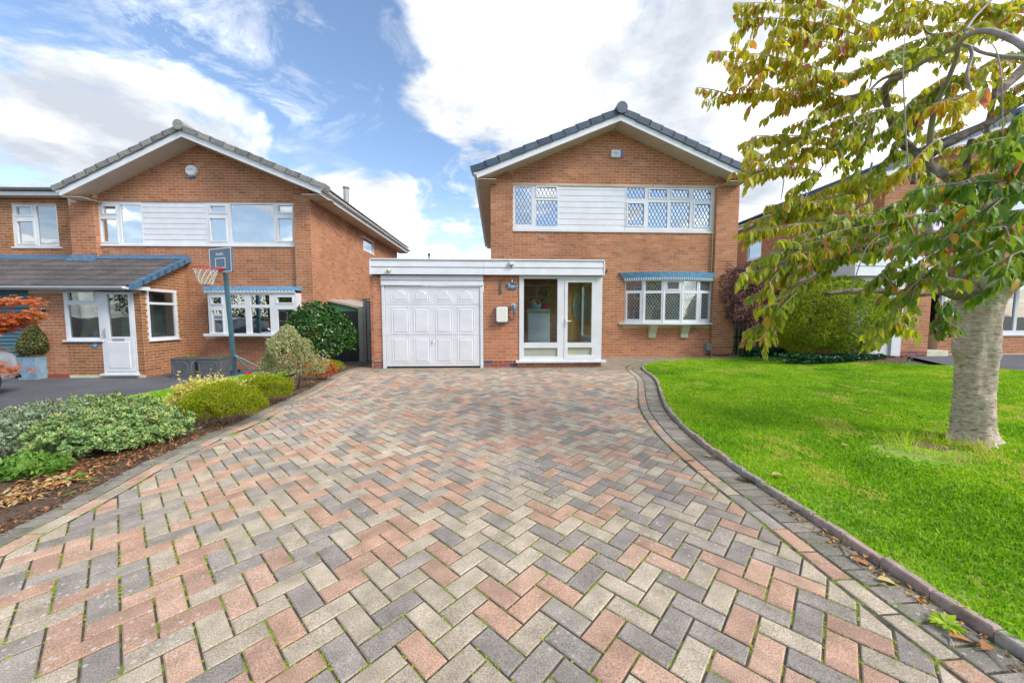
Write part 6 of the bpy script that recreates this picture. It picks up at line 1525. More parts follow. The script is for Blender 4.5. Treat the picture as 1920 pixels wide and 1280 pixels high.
def shrub(name, label, cat, c, rad, n, lm, size, wid=.5, cluster=1, tints=(.0, 1.0), seed=1, amp=.16, f=6, flat=.0, q=1, depth=.35, up=.3, spread=.8, front=True, stems=4, group=None, foliage='foliage', topt=.0, cone=False, thing=None, offs=None, stem_r=.012, stem_h=.6, base_cut=-.35, stem_lab='stem', n_extra=None):
    """a mound of leaves: rad (rx, ry, rz) about its centre, c on the ground"""
    r = np.random.default_rng(seed); z0 = g(c[0], c[1])
    e = thing or empty(name, label, cat, (c[0], c[1], z0), 0, group)
    ox, oy, oz = offs or (0, 0, rad[2]*.92)
    m = n//cluster; D = unit(r.normal(0, 1, (m*3, 3))); D = D[D[:, 2] > base_cut]
    if front: D = D[(D[:, 1] < .35)]
    D = D[:m]; m = len(D)
    rr = lump(D, f, seed, amp)*(1-depth*r.uniform(0, 1, m)**2.2)
    P = D*np.array(rad)*rr[:, None]
    if cone:
        hgt = (P[:, 2]/rad[2]+1)/2; P[:, :2] *= np.clip(1.15-hgt*.95, .08, 1.2)[:, None]
    P += np.array([ox, oy, oz]); nrm = unit(D/np.array(rad))
    P = np.repeat(P, cluster, 0); nr = np.repeat(nrm, cluster, 0); t0 = np.repeat(r.uniform(0, 1, m), cluster); dd = np.repeat(rr, cluster)
    N_ = len(P)
    Dr = unit(nr*(1-spread*.5)+np.array([0, 0, up])+r.normal(0, spread*.6, (N_, 3)))
    L = size*r.uniform(.65, 1.25, N_); P = P+r.normal(0, size*.08, (N_, 3))
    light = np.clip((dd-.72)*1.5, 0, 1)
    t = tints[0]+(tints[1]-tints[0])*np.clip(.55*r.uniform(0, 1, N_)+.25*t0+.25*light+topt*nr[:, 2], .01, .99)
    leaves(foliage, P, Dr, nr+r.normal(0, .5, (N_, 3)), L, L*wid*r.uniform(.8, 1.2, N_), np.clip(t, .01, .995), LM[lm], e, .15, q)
    if thing is None and stems:
        for k in range(stems):
            a = r.uniform(0, 6.28); q1 = Vector((math.cos(a)*rad[0]*.12, math.sin(a)*rad[1]*.12, -.03)); q2 = Vector((math.cos(a)*rad[0]*.45, math.sin(a)*rad[1]*.45, rad[2]*2*stem_h))
            mid = q1.lerp(q2, .5)+Vector((r.normal(0, .04), r.normal(0, .04), 0))
            MB().tube([q1, mid, q2], [stem_r, stem_r*.8, stem_r*.5], 6).build(stem_lab, M['stem'], e, True)
    return e
def gpt(px, py): p = ground(px, py); return (p.x, p.y)
# left bed, far to near
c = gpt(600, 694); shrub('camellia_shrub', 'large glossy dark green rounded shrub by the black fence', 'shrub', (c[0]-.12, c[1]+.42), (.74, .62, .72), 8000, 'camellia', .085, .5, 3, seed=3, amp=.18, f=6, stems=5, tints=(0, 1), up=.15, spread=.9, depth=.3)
c = gpt(612, 700); shrub('heath_plant', 'low bright green mound under the glossy shrub near the driveway edge', 'plant', (c[0], c[1]+.1), (.28, .22, .14), 3000, 'heather', .03, .3, 1, seed=5, stems=2, q=0, up=.6)
c = gpt(592, 716); shrub('nandina_plant', 'small plant with red and green leaves beside the variegated shrub', 'plant', (c[0]+.02, c[1]+.2), (.27, .22, .19), 900, 'redleaf', .055, .4, 1, seed=6, stems=3, amp=.25)
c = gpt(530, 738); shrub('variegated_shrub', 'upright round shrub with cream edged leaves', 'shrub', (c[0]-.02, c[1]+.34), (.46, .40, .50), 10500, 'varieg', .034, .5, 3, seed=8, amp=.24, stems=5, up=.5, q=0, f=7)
c = gpt(470, 766); shrub('heather', 'yellow green heather mound, farther of the two along the drive', 'heather', (c[0], c[1]+.32), (.36, .30, .20), 16000, 'heather', .026, .28, 3, seed=9, q=0, up=1.0, spread=.6, stems=3, amp=.13, f=9)
c = gpt(372, 812); shrub('heather', 'yellow green heather mound, nearer and larger of the two along the drive', 'heather', (c[0]+.02, c[1]+.38), (.42, .36, .235), 22000, 'heather', .025, .28, 3, seed=10, q=0, up=1.0, spread=.6, stems=3, amp=.13, f=9)
c = gpt(385, 775)
eu = shrub('euonymus', 'pale gold and cream leaved plant rising behind the nearer heather', 'shrub', (c[0]-.0, c[1]+.1), (.44, .28, .22), 3000, 'gold', .042, .45, 5, seed=12, stems=4, amp=.3, up=.6, f=8)
rr_ = np.random.default_rng(4); PP = []
for k in range(26):
    a, l = rr_.uniform(-.42, .42), rr_.uniform(.30, .52)
    tip = Vector((a*1.15, rr_.uniform(-.15, .2), l)); MB().tube([(a*.7, 0, .12), tip], [.003, .002], 4).build('shoot', M['stem'], eu)
    for s_ in np.linspace(.35, 1, 9): PP.append(tuple(Vector((a*.7, 0, .12)).lerp(tip, s_)))
PP = np.array(PP); PP = np.repeat(PP, 2, 0); n = len(PP); leaves('shoot_leaves', PP, rr_.normal(0, .8, (n, 3))+np.array([0, 0, .6]), rr_.normal(0, 1, (n, 3)), rr_.uniform(.022, .042, n), rr_.uniform(.012, .02, n), rr_.uniform(.4, .99, n), LM['gold'], eu)
# the long low shrub at the front left, in overlapping mounds
c = gpt(150, 860)
hb = empty('low_shrub', 'long low grey green shrub spreading along the left bed', 'shrub', (c[0]-.2, c[1]+.5, g(c[0], c[1]+.5)), 0)
bx_, by_ = hb.location.x, hb.location.y
for i, (px, py, rx, ry, rz, nn3, lm_) in enumerate([(238, 846, .27, .26, .17, 7000, 'hebe'), (168, 862, .33, .30, .20, 10000, 'hebe'), (92, 876, .38, .34, .21, 10000, 'hebe'), (10, 868, .42, .36, .22, 9000, 'hebe_blue'), (-80, 856, .5, .42, .21, 7000, 'hebe_blue'), (120, 826, .42, .32, .21, 6000, 'hebe'), (30, 818, .5, .36, .20, 7000, 'hebe_blue'), (200, 822, .32, .28, .19, 5000, 'hebe')]):
    q_ = gpt(px, py); cz3 = g(q_[0], q_[1]+.34)-hb.location.z
    shrub('x', '', '', (q_[0], q_[1]), (rx, ry, rz), int(nn3*.95), lm_, .036, .40, 9, seed=20+i, amp=.30, f=13, q=1, up=.45, spread=.85, depth=.5, thing=hb, offs=(q_[0]-bx_, q_[1]+.34-by_, cz3+rz*.72), foliage='foliage', tints=(0, 1))
n = 420; bb_ = hb.children[0].data; co = np.zeros(len(bb_.vertices)*3, np.float32)
for o_ in [o for o in hb.children if o.name.startswith('foliage')]:
    co = np.zeros(len(o_.data.vertices)*3, np.float32); o_.data.vertices.foreach_get('co', co); co = co.reshape(-1, 3); zq = np.quantile(co[:, 2], .72); cc = co[co[:, 2] > zq]; pk = cc[rr_.integers(0, len(cc), 190)]+np.array([0, 0, .006]); n = len(pk)
    leaves('dark_buds', pk, rr_.normal(0, .4, (n, 3))+np.array([0, 0, 1.]), rr_.normal(0, 1, (n, 3)), rr_.uniform(.016, .03, n), rr_.uniform(.009, .015, n), np.full(n, .99), LM['hebe'], hb, .1, 1)
for k in range(9): q1 = Vector((rr_.uniform(-.9, .9), rr_.uniform(-.4, .1), -.05)); MB().tube([q1, q1+Vector((rr_.normal(0, .08), rr_.normal(0, .08), .16))], .006, 5).build('stem', M['stem'], hb)
c = gpt(30, 902); shrub('pachysandra', 'low patch of fresh green whorled leaves at the left edge', 'plant', (c[0]-.05, c[1]+.12), (.26, .16, .07), 1200, 'green', .05, .42, 6, seed=33, stems=0, amp=.2, up=.3, spread=1.0)
def weed(label, px, py, k, L, seed, m='green', h=.05):
    p = ground(px, py); e = empty('weed', label, 'weed', (p.x, p.y, g(p.x, p.y)), 0); r = np.random.default_rng(seed)
    A = np.linspace(0, 6.28, k, endpoint=False)+r.uniform(0, 1); D = np.stack([np.cos(A), np.sin(A), r.uniform(.15, .8, k)], 1)
    P = np.stack([np.cos(A)*.006, np.sin(A)*.006, r.uniform(.01, h, k)], 1)
    leaves('leaves', P, D, np.tile([0, 0, 1.], (k, 1)), r.uniform(.7, 1.1, k)*L, r.uniform(.7, 1.1, k)*L*.34, r.uniform(.3, .95, k), LM[m], e, .3, 2, None)
    MB().tube([(0, 0, -.01), (.004, 0, h)], .003, 5).build('stem', M['stem'], e)
weed('fresh broad leaved weed growing from the bark beside the low shrub', 135, 905, 11, .085, 1)
weed('small weed at the driveway edge right of the broad leaved weed', 168, 905, 6, .055, 2, h=.03)
weed('tiny weed in the joints where bark meets paving', 200, 880, 7, .03, 3, h=.02)
weed('tiny green tuft in the paving joint left of centre', 246, 858, 8, .03, 4, h=.015)
weed('small tuft growing between soldier blocks at the left edge', 132, 930, 6, .035, 7, h=.02)
# blue planter's topiary and the sprigs in the dark planters
def topi():
    e_, hw3, dep, h = pc; e = empty('topiary', 'clipped conical browning shrub growing in the blue grey planter', 'topiary', (e_.location.x, e_.location.y+dep/2, e_.location.z+h), 0)
    shrub('x', '', '', (0, 0), (.40, .36, .42), 6500, 'topiary', .045, .55, 2, seed=40, amp=.08, cone=True, thing=e, offs=(0, 0, .36), q=0, depth=.4, base_cut=-.9)
    MB().tube([(0, 0, -.02), (0, 0, .5)], [.02, .01], 6).build('stem', M['stem'], e)
topi()
for i, (pl_, lab) in enumerate(((pa, 'tiny green sprigs in the left dark planter'), (pb, 'tiny green sprigs in the dark planter near the hoop'))):
    e_ = pl_[0]; e = empty('seedling', lab, 'plant', (e_.location.x+.05, e_.location.y+pl_[2]/2, e_.location.z+pl_[3]), 0); r = np.random.default_rng(50+i); n = 40
    leaves('leaves', r.normal(0, .08, (n, 3))*np.array([1, 1, .15])+np.array([0, 0, .01]), r.normal(0, .6, (n, 3))+np.array([0, 0, 1]), r.normal(0, 1, (n, 3)), r.uniform(.03, .06, n), r.uniform(.01, .02, n), r.uniform(.3, .95, n), LM['green'], e, kind=None)
# plant in the pink pot, orchid and ferns in the porch
e = potted(*pot_spots[0][:4], 'pink', 'green', .3, 40, .085); r = np.random.default_rng(60); n = 120
leaves('leaves', r.normal(0, .07, (n, 3))*np.array([1, 1, 1.4])+np.array([0, 0, .30]), r.normal(0, .7, (n, 3))+np.array([0, 0, .5]), r.normal(0, 1, (n, 3)), r.uniform(.06, .12, n), r.uniform(.02, .04, n), r.uniform(.2, .95, n), LM['green'], e, kind=None)
# right side: purple bush, hedge, ivy
c = (at(1424, 640, 10.35).x, 10.35)
pu = shrub('purple_bush', 'tall bush with dark purple leaves and bare stems at the house corner', 'bush', c, (.95, .7, 1.05), 15000, 'purple', .055, .5, 3, seed=70, amp=.2, f=7, stems=0, up=.2, spread=.9, offs=(-.05, 0, 1.72), q=0, depth=.45, base_cut=-.9)
for k, (x0, x1, x2) in enumerate(((-.02, -.15, -.35), (.05, .0, -.05), (.12, .3, .4), (.02, -.25, -.5), (.1, .18, .1), (.2, .4, .65))):
    MB().tube([(x0, -.1, -.05), (x1*.6, -.12, .35), (x1, -.1, .75), (x2, 0, 1.25)], [.035, .03, .024, .014], 7).build('stem', M['stem'], pu, True)
c = (at(1440, 665, 10.15).x, 10.15); iv = shrub('ivy', 'dark glossy ivy at the foot of the purple bush', 'ivy', c, (.75, .25, .16), 2600, 'ivy', .07, .8, 1, seed=72, stems=0, amp=.35, f=9, offs=(.0, -.05, .08))
hc = (at(1552, 660, 9.3).x, 9.3)
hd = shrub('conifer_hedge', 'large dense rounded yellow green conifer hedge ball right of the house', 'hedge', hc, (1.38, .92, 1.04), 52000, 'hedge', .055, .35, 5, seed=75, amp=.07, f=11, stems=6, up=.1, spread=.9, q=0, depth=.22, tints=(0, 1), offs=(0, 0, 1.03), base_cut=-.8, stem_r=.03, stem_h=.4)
c = (at(1570, 675, 8.75).x, 8.75); shrub('ivy', 'dark ivy creeping under the round conifer hedge', 'ivy', c, (1.3, .22, .13), 3600, 'ivy', .06, .8, 1, seed=77, stems=0, amp=.4, f=12, offs=(.15, 0, .05))
c = gpt(1893, 650); shrub('lavender', 'pale grey green bush by the right neighbour wall', 'bush', (c[0], c[1]+.4), (.5, .4, .33), 3000, 'hebe_blue', .06, .3, 2, seed=78, stems=3, q=0)
c = gpt(1935, 652); shrub('green_shrub', 'darker green bush at the far right edge by the neighbour wall', 'bush', (c[0]+.4, c[1]+.4), (.6, .4, .42), 3000, 'hedge', .06, .4, 2, seed=79, stems=3, q=0)
ns = [gp(1876, 657), gp(2100, 657), gp(2100, 663), gp(1876, 661)]
# ---- japanese maple reaching in from the left
ma = ground(-330, 760); mt = empty('maple_tree', 'red and orange leaved maple branches reaching in at the left edge', 'tree', (ma.x, 5.2, g(ma.x, 5.2)), 0)
bx_, by_, bz_ = mt.location; mr_ = lambda px, py, Y=5.0: at(px, py, Y)-mt.location
MB().tube([(0, 0, -.1), (.05, 0, .5), (.2, 0, 1.0), (.45, -.05, 1.4)], [.07, .06, .045, .03], 8).build('trunk', M['bark_knob'], mt, True)
P, D, Tt = [], [], []; r = np.random.default_rng(80); tw = MB()
for (xa, ya, xb, yb, k) in [(-60, 560, 62, 566, 90), (-60, 590, 58, 590, 100), (-50, 620, 75, 585, 90), (-40, 600, 30, 612, 70), (-40, 618, 50, 598, 80), (-60, 690, 33, 692, 50), (-60, 650, 8, 655, 16), (-50, 676, 12, 700, 24), (-50, 575, 30, 560, 50), (-40, 605, 15, 622, 40), (-90, 600, -30, 560, 60), (-120, 640, -20, 610, 60)]:
    a, b_ = mr_(xa, ya), mr_(xb, yb); s0 = Vector((.45, -.05, 1.4)).lerp(a, .5)
    tw.tube([Vector((.35, -.03, 1.2)), s0, a, b_], [.010, .008, .006, .0025], 4)
    for _ in range(int(k*1.5)):
        t = r.uniform(.05, 1.03); p = a.lerp(b_, t)+Vector((r.normal(0, .045), r.normal(0, .08), r.normal(0, .03)))
        A0 = r.uniform(-1.5, 1.5)
        for q in range(6):
            an = A0+(q-2.5)*.42; P.append(p); D.append((math.cos(an)*.9+.25, math.sin(an)*.8, -.35+r.normal(0, .15))); Tt.append(np.clip(.45+.3*r.normal()-(ya > 600)*.08, .02, .98))
tw.build('branch', M['stem'], mt); P = np.array(P); n = len(P); leaves('leaves', P, np.array(D), np.tile([0, 0, 1.], (n, 1))+r.normal(0, .2, (n, 3)), r.uniform(.05, .085, n), r.uniform(.014, .022, n), np.array(Tt), LM['acer'], mt, .1, 0)

# ================================================================ the cherry tree
tb_ = ground(1823, 838, .03); TX, TY = tb_.x, tb_.y+.19
tz = g(TX, TY)+.02
ch = empty('cherry_tree', 'old cherry tree with banded bark and drooping yellow green autumn leaves on the lawn', 'tree', (TX, TY, tz), 0)
cr_ = lambda px, py, Y: at(px, py, Y)-ch.location
r = np.random.default_rng(90)
# trunk: rings with knobs and a flared foot
rows = [(838, 51), (826, 49), (810, 47), (780, 45.5), (740, 44.5), (700, 44), (660, 44.5), (620, 46), (592, 47.5), (570, 51), (552, 60), (535, 74), (518, 84), (505, 78), (496, 50)]
nb_ = 40; V = []; 
fm_ = []
for i, (py, hw3) in enumerate(rows):
    cxp = 1823+(838-py)*.032+(0 if py > 570 else (570-py)*.2)
    cc = cr_(cxp, py, TY); rad_ = hw3/F*TY*.60; fm_.append((cc, rad_))
zs = [q[0].z for q in fm_]; fine = []
for z in np.concatenate([np.linspace(-.12, zs[8], 34), np.linspace(zs[8]+.02, zs[-1], 22)]):
    zc_ = min(max(z, zs[0]), zs[-1]); fine.append((z, np.interp(zc_, zs, [q[0].x for q in fm_]), np.interp(zc_, zs, [q[1] for q in fm_])*(1+.25*max(0, .06-z)/.06 if z < .06 else 1)))
Vt = []; Ft = []; ph = r.uniform(0, 6.28, 12)
for z, cx_, ra in fine:
    for k in range(nb_):
        a = 2*math.pi*k/nb_
        d = .010*math.sin(3*a+ph[0]+z*2)+.007*math.sin(5*a+ph[1]-z*4)+.0012*math.sin(z*55+math.sin(a*2)*2)+.003*math.sin(11*a+z*13)+.003*math.sin(17*a-z*19)
        root = max(0, .16-z)/.16; d += root*.05*max(0, math.sin(4*a+ph[3]))
        top = max(0, z-zs[8])/(zs[-1]-zs[8]); d += top*(.03*math.sin(7*a+z*21+ph[4])+.03*math.sin(4*a-z*17+ph[5])+.015*math.sin(13*a+z*41))
        for (ka, kz, kr, kh) in ((-1.9, .42, .07, .028), (-1.35, .24, .06, .03), (3.05, .93, .10, .045), (3.1, .85, .07, .03), (.05, .55, .06, .03), (.1, .33, .07, .03), (-1.1, .87, .05, .02)):
            da = math.atan2(math.sin(a-ka), math.cos(a-ka))*ra; q = (da*da+(z-kz)**2)/(kr*kr)
            if q < 4: d += kh*math.exp(-q*1.6)
        Vt.append((cx_+(ra+d)*math.cos(a), (ra*.95+d)*math.sin(a), z))
for i in range(len(fine)-1):
    for k in range(nb_): Ft.append((i*nb_+k, i*nb_+(k+1) % nb_, (i+1)*nb_+(k+1) % nb_, (i+1)*nb_+k))
Ft.append(tuple(range((len(fine)-1)*nb_, len(fine)*nb_)))
MB().add(Vt, Ft).build('trunk', M['bark'], ch, True)
def limb(pts, m='bark_knob', name='branch', n=9, knob=.12, seg=5):
    P = [cr_(p[0], p[1], p[2]) for p in pts]; rad_ = [p[3]*.72 for p in pts]; PP, RR = [], []
    for i in range(len(P)-1):
        a, b_, c_, d_ = P[max(0, i-1)], P[i], P[i+1], P[min(len(P)-1, i+2)]
        for k in range(seg):
            t = k/seg; PP.append(.5*((2*b_)+(c_-a)*t+(2*a-5*b_+4*c_-d_)*t*t+(3*b_-a-3*c_+d_)*t**3)); RR.append((rad_[i]*(1-t)+rad_[i+1]*t)*(1+knob*r.normal()*.6))
    PP.append(P[-1]); RR.append(rad_[-1]*.9)
    MB().tube(PP, RR, n).build(name, M[m], ch, True)
y = TY
limb([(1815, 545, y, .16), (1762, 536, y-.10, .105), (1745, 545, y-.12, .07), (1700, 549, y-.18, .042), (1640, 544, y-.25, .036), (1590, 546, y-.3, .030), (1546, 551, y-.32, .024)], knob=.08)
limb([(1830, 530, y, .15), (1775, 505, y, .12), (1745, 460, y, .075), (1738, 420, y, .05), (1752, 380, y-.05, .045)])
limb([(1840, 520, y, .16), (1850, 450, y+.05, .13), (1820, 390, y+.05, .115), (1770, 345, y, .11), (1740, 322, y-.02, .10), (1728, 300, y-.04, .085), (1708, 285, y-.05, .05)], knob=.16)
limb([(1716, 290, y-.05, .06), (1690, 262, y-.08, .046), (1672, 228, y-.12, .040), (1664, 200, y-.16, .034), (1662, 160, y-.2, .030), (1695, 142, y-.3, .026)], knob=.15)
limb([(1960, 120, y-1.2, .030), (1905, 78, y-1.05, .026), (1850, 58, y-.95, .024), (1812, 68, y-.85, .024), (1785, 92, y-.75, .024), (1740, 112, y-.6, .022), (1700, 135, y-.5, .020), (1655, 148, y-.4, .015), (1625, 178, y-.4, .012), (1600, 215, y-.42, .010), (1574, 262, y-.45, .009), (1536, 322, y-.5, .007), (1500, 390, y-.55, .004)], 'twig', knob=.05)
limb([(1940, 110, y-1.0, .02), (1880, 106, y-.9, .016), (1840, 98, y-.85, .014), (1825, 90, y-.82, .013), (1800, 85, y-.8, .016), (1793, 110, y-.7, .020), (1775, 155, y-.55, .022), (1756, 195, y-.4, .025), (1746, 240, y-.2, .03), (1742, 300, y-.05, .035)], 'twig', knob=.06)
limb([(1818, 88, y-.82, .014), (1822, 105, y-.83, .014), (1813, 140, y-.85, .013), (1821, 172, y-.87, .011), (1824, 186, y-.87, .008)], 'twig', knob=.05)
limb([(1745, 290, y, .05), (1790, 262, y-.05, .045), (1850, 232, y-.1, .042), (1900, 198, y-.15, .045), (1960, 160, y-.2, .05)])
limb([(1850, 195, y+.1, .05), (1885, 160, y+.12, .06), (1930, 120, y+.15, .065), (1990, 60, y+.2, .05)])
limb([(1850, 470, y, .12), (1825, 400, y-.1, .10), (1862, 378, y-.15, .085), (1910, 365, y-.2, .09), (1980, 350, y-.3, .08)], knob=.16)
limb([(1870, 540, y, .13), (1905, 515, y-.03, .10), (1950, 490, y-.1, .08), (2010, 470, y-.2, .06)], knob=.14)
limb([(1790, 430, y-.12, .03), (1808, 395, y-.16, .028), (1804, 370, y-.18, .03)]); limb([(1812, 340, y-.1, .04), (1815, 290, y-.12, .03), (1822, 262, y-.12, .034)])
limb([(1712, 345, y-.15, .028), (1718, 318, y-.16, .03), (1716, 300, y-.16, .026)]); limb([(1850, 265, y+.05, .03), (1852, 235, y+.05, .028), (1862, 190, y, .024), (1875, 110, y, .022)])
limb([(1810, 58, y-.7, .016), (1830, 30, y-.65, .013), (1870, -10, y-.6, .011)], 'twig'); limb([(1790, 60, y-.3, .012), (1745, 64, y-.32, .011), (1730, 50, y-.33, .008)], 'twig')
limb([(1770, 3, y-.3, .012), (1800, 20, y-.3, .014), (1830, 15, y-.3, .012)], 'twig'); limb([(1635, 305, y-.1, .012), (1628, 350, y-.12, .013), (1636, 400, y-.15, .010)], 'twig'); limb([(1462, 290, y-.5, .004), (1470, 330, y-.5, .005), (1464, 376, y-.5, .004)], 'twig')
limb([(1704, 340, y-1.1, .006), (1693, 120, y-1.1, .004), (1705, 30, y-1.1, .003)][::-1], 'twig', knob=.02)
limb([(1596, 545, y-1.0, .004), (1622, 470, y-1.0, .005), (1650, 440, y-1.0, .005)], 'twig', knob=.02); limb([(1710, 560, y-1.1, .004), (1735, 505, y-1.1, .006), (1770, 488, y-1.1, .006)], 'twig', knob=.02)
limb([(1880, 260, y-1.3, .004), (1878, 150, y-1.3, .005), (1868, 95, y-1.2, .004), (1850, 75, y-1.1, .004)], 'twig', knob=.02)
# leafy twigs: (from, to, depth offset, yellowness)
SP = [(1640, 50, 1375, 6, -.5, .62), (1620, 70, 1382, 35, -.5, .62), (1600, 95, 1440, 70, -.55, .62), (1600, 30, 1420, -25, -.45, .62), (1650, 10, 1500, -40, -.4, .6), (1640, 80, 1500, 130, -.5, .58), (1560, 40, 1470, 120, -.55, .6),
      (1590, 150, 1330, 96, -.6, .64), (1560, 175, 1380, 120, -.55, .62), (1600, 185, 1322, 188, -.55, .66), (1590, 200, 1390, 175, -.5, .64), (1610, 140, 1480, 150, -.6, .6), (1640, 120, 1540, 170, -.55, .52),
      (1720, 30, 1590, 80, -.5, .6), (1750, 50, 1620, 60, -.45, .6), (1800, 20, 1680, 5, -.5, .6), (1880, 10, 1760, 20, -.6, .6), (1930, 40, 1840, 10, -.6, .6), (1790, 60, 1640, 110, -.6, .5), (1760, 90, 1610, 130, -.6, .48), (1850, 40, 1760, 90, -.7, .5),
      (1650, 165, 1530, 215, -.5, .5), (1625, 180, 1500, 240, -.55, .5), (1640, 215, 1545, 300, -.5, .45), (1600, 215, 1485, 275, -.5, .55), (1574, 262, 1386, 268, -.5, .64), (1560, 280, 1392, 300, -.5, .6), (1536, 322, 1420, 320, -.5, .58), (1500, 310, 1400, 335, -.55, .62), (1536, 322, 1470, 380, -.55, .5),
      (1640, 230, 1600, 330, -.4, .42), (1690, 250, 1640, 350, -.3, .45), (1700, 230, 1600, 280, -.3, .45), (1720, 180, 1660, 260, -.3, .42), (1760, 170, 1700, 250, -.3, .42), (1680, 200, 1580, 240, -.4, .5),
      (1650, 320, 1520, 370, -.1, .60), (1640, 350, 1500, 400, -.1, .6), (1700, 330, 1560, 350, -.1, .6), (1600, 380, 1440, 395, -.4, .5), (1560, 390, 1425, 420, -.45, .45), (1580, 420, 1400, 440, -.5, .55), (1640, 400, 1470, 430, -.3, .5),
      (1700, 400, 1480, 450, -.6, .35), (1660, 420, 1440, 480, -.7, .38), (1620, 440, 1400, 500, -.75, .45), (1600, 455, 1378, 530, -.8, .52), (1620, 470, 1400, 560, -.8, .42), (1560, 500, 1402, 640, -.8, .48), (1540, 510, 1440, 610, -.85, .42), (1500, 470, 1420, 560, -.8, .45), (1660, 450, 1540, 505, -.6, .35), (1520, 520, 1432, 600, -.8, .45), (1720, 590, 1640, 640, -1.0, .5), (1740, 500, 1700, 600, -1.0, .5),
      (1730, 420, 1620, 470, -.7, .3), (1720, 450, 1640, 530, -.7, .3), (1760, 400, 1660, 420, -.8, .28), (1740, 370, 1640, 400, -.7, .32), (1790, 420, 1700, 470, -.9, .25), (1780, 460, 1690, 520, -.9, .28), 
      (1770, 490, 1690, 560, -1.1, .32), (1780, 560, 1745, 620, -.2, .2), (1760, 560, 1770, 630, -.25, .2), (1740, 500, 1700, 560, -1.0, .35),
      (1930, 330, 1830, 330, -1.6, .22), (1920, 345, 1790, 350, -1.7, .2), (1900, 360, 1850, 400, -1.7, .15), (1940, 300, 1860, 300, -1.7, .24), (1960, 380, 1870, 420, -1.6, .2), (1930, 250, 1870, 290, -1.5, .2), (1830, 170, 1780, 200, -1.5, .7), (1850, 180, 1800, 190, -1.5, .7),
      (1940, 430, 1800, 440, -1.5, .25), (1930, 450, 1830, 480, -1.6, .25), (1960, 460, 1860, 500, -1.7, .22), (1900, 440, 1790, 500, -1.4, .3), (1860, 430, 1760, 450, -1.3, .25), (1850, 400, 1750, 400, -1.2, .25), (1840, 380, 1740, 360, -1.1, .3), (1940, 490, 1900, 520, -1.5, .2),
      (1760, 260, 1700, 320, -1.2, .65), (1930, 150, 1860, 190, -.3, .5), (1930, 90, 1870, 130, -.3, .55), (1900, 60, 1820, 40, -.2, .55), (1900, 240, 1830, 260, -.2, .5), (1850, 300, 1790, 330, -.2, .5), (1940, 210, 1880, 250, -.2, .5), (1700, 120, 1640, 190, -.2, .5), (1830, 120, 1770, 190, -.3, .5), (1790, 140, 1720, 200, -.3, .45), (1740, 80, 1680, 150, -.2, .5)]
r3 = np.random.default_rng(101)
for k in range(26): SP.append((r3.uniform(1960, 2300), r3.uniform(-100, 420), r3.uniform(1950, 2500), r3.uniform(-50, 520), r3.uniform(-.9, .9), .4))
for k in range(22): xa = r3.uniform(1560, 1900); ya = r3.uniform(-160, 10); SP.append((xa, ya-60, xa-r3.uniform(60, 200), ya-10, r3.uniform(-.4, .5), .6))
for k in range(16): xa = r3.uniform(1700, 1960); ya = r3.uniform(0, 300); SP.append((xa, ya, xa-r3.uniform(40, 150), ya+r3.uniform(0, 70), r3.uniform(0, .7), .6))
LP, LD, LN, LL, LT = [], [], [], [], []; tw = MB()
def put_leaves(a, b_, n, base, sag, sz=1.0):
    pts = []
    for k in range(7): t = k/6; pts.append(a.lerp(b_, t)+Vector((0, 0, sag*4*t*(1-t)*.5)))
    tw.tube(pts, [.0036*(1-.75*k/6)+.0008 for k in range(7)], 4, False)
    ax = (b_-a).normalized()
    for k in range(n):
        t = (k+.5)/n+r3.normal(0, .01); t = min(1.0, max(.03, t)); i = min(5, int(t*6)); p = pts[i].lerp(pts[i+1], t*6-i)
        s_ = 1 if k % 2 else -1; side_ = Vector((-ax.y, ax.x, 0))*s_
        LP.append(p+Vector((r3.normal(0, .006), r3.normal(0, .006), 0))); d = Vector((0, 0, -1))*r3.uniform(.7, 1.5)+side_*r3.uniform(0, .8)+ax*r3.uniform(-.1, .55)+Vector(r3.normal(0, .18, 3))
        LD.append(d); LN.append(side_*.8+Vector((r3.normal(0, .5), r3.normal(0, .5), .35))); LL.append(sz*r3.uniform(.045, .100)); 
        tt_ = base-.07+r3.normal(0, .11); 
        if r3.uniform() < .08: tt_ = r3.uniform(.8, .99)
        LT.append(min(.99, max(.02, tt_)))
for (xa, ya, xb, yb, dY, base) in SP:
    dY2 = dY+r3.normal(0, .06); a = cr_(xa, ya, TY+dY2+.04); b_ = cr_(xb, yb, TY+dY2-.04); L_ = (b_-a).length; sag = .10*L_
    put_leaves(a, b_, int(L_/.0118)+4, base, sag)
    for q in range(int(L_/.15)+1):
        t = r3.uniform(.1, .85); p = a.lerp(b_, t)+Vector((0, 0, sag*2*t*(1-t))); l2 = r3.uniform(.12, .30); d = ((b_-a).normalized()*r3.uniform(.4, 1)+Vector((r3.normal(0, .35), r3.normal(0, .6), r3.uniform(-.5, .25)))).normalized()
        put_leaves(p, p+d*l2, int(l2/.013)+2, base+.03, .02)
tw.build('twigs', M['twig'], ch, kind='stuff')
LPw = np.array(LP); LDn = unit(np.array(LD)); LNn = np.array(LN); LLn = np.array(LL); LTn = np.array(LT); n = len(LPw); print('cherry leaves', n)
Pw = LPw+np.array(ch.location); dist = np.linalg.norm(Pw-np.array([0, 0, CAM_H]), axis=1); pxx = 960+F*Pw[:, 0]/Pw[:, 1]; pyy = 590-F*(Pw[:, 2]-CAM_H)/Pw[:, 1]
vis = (pxx > 20) & (pxx < 1890) & (pyy > 0) & (pyy < 700); score = np.where(vis, LLn/dist, 0); top300 = np.argsort(-score)[:300]
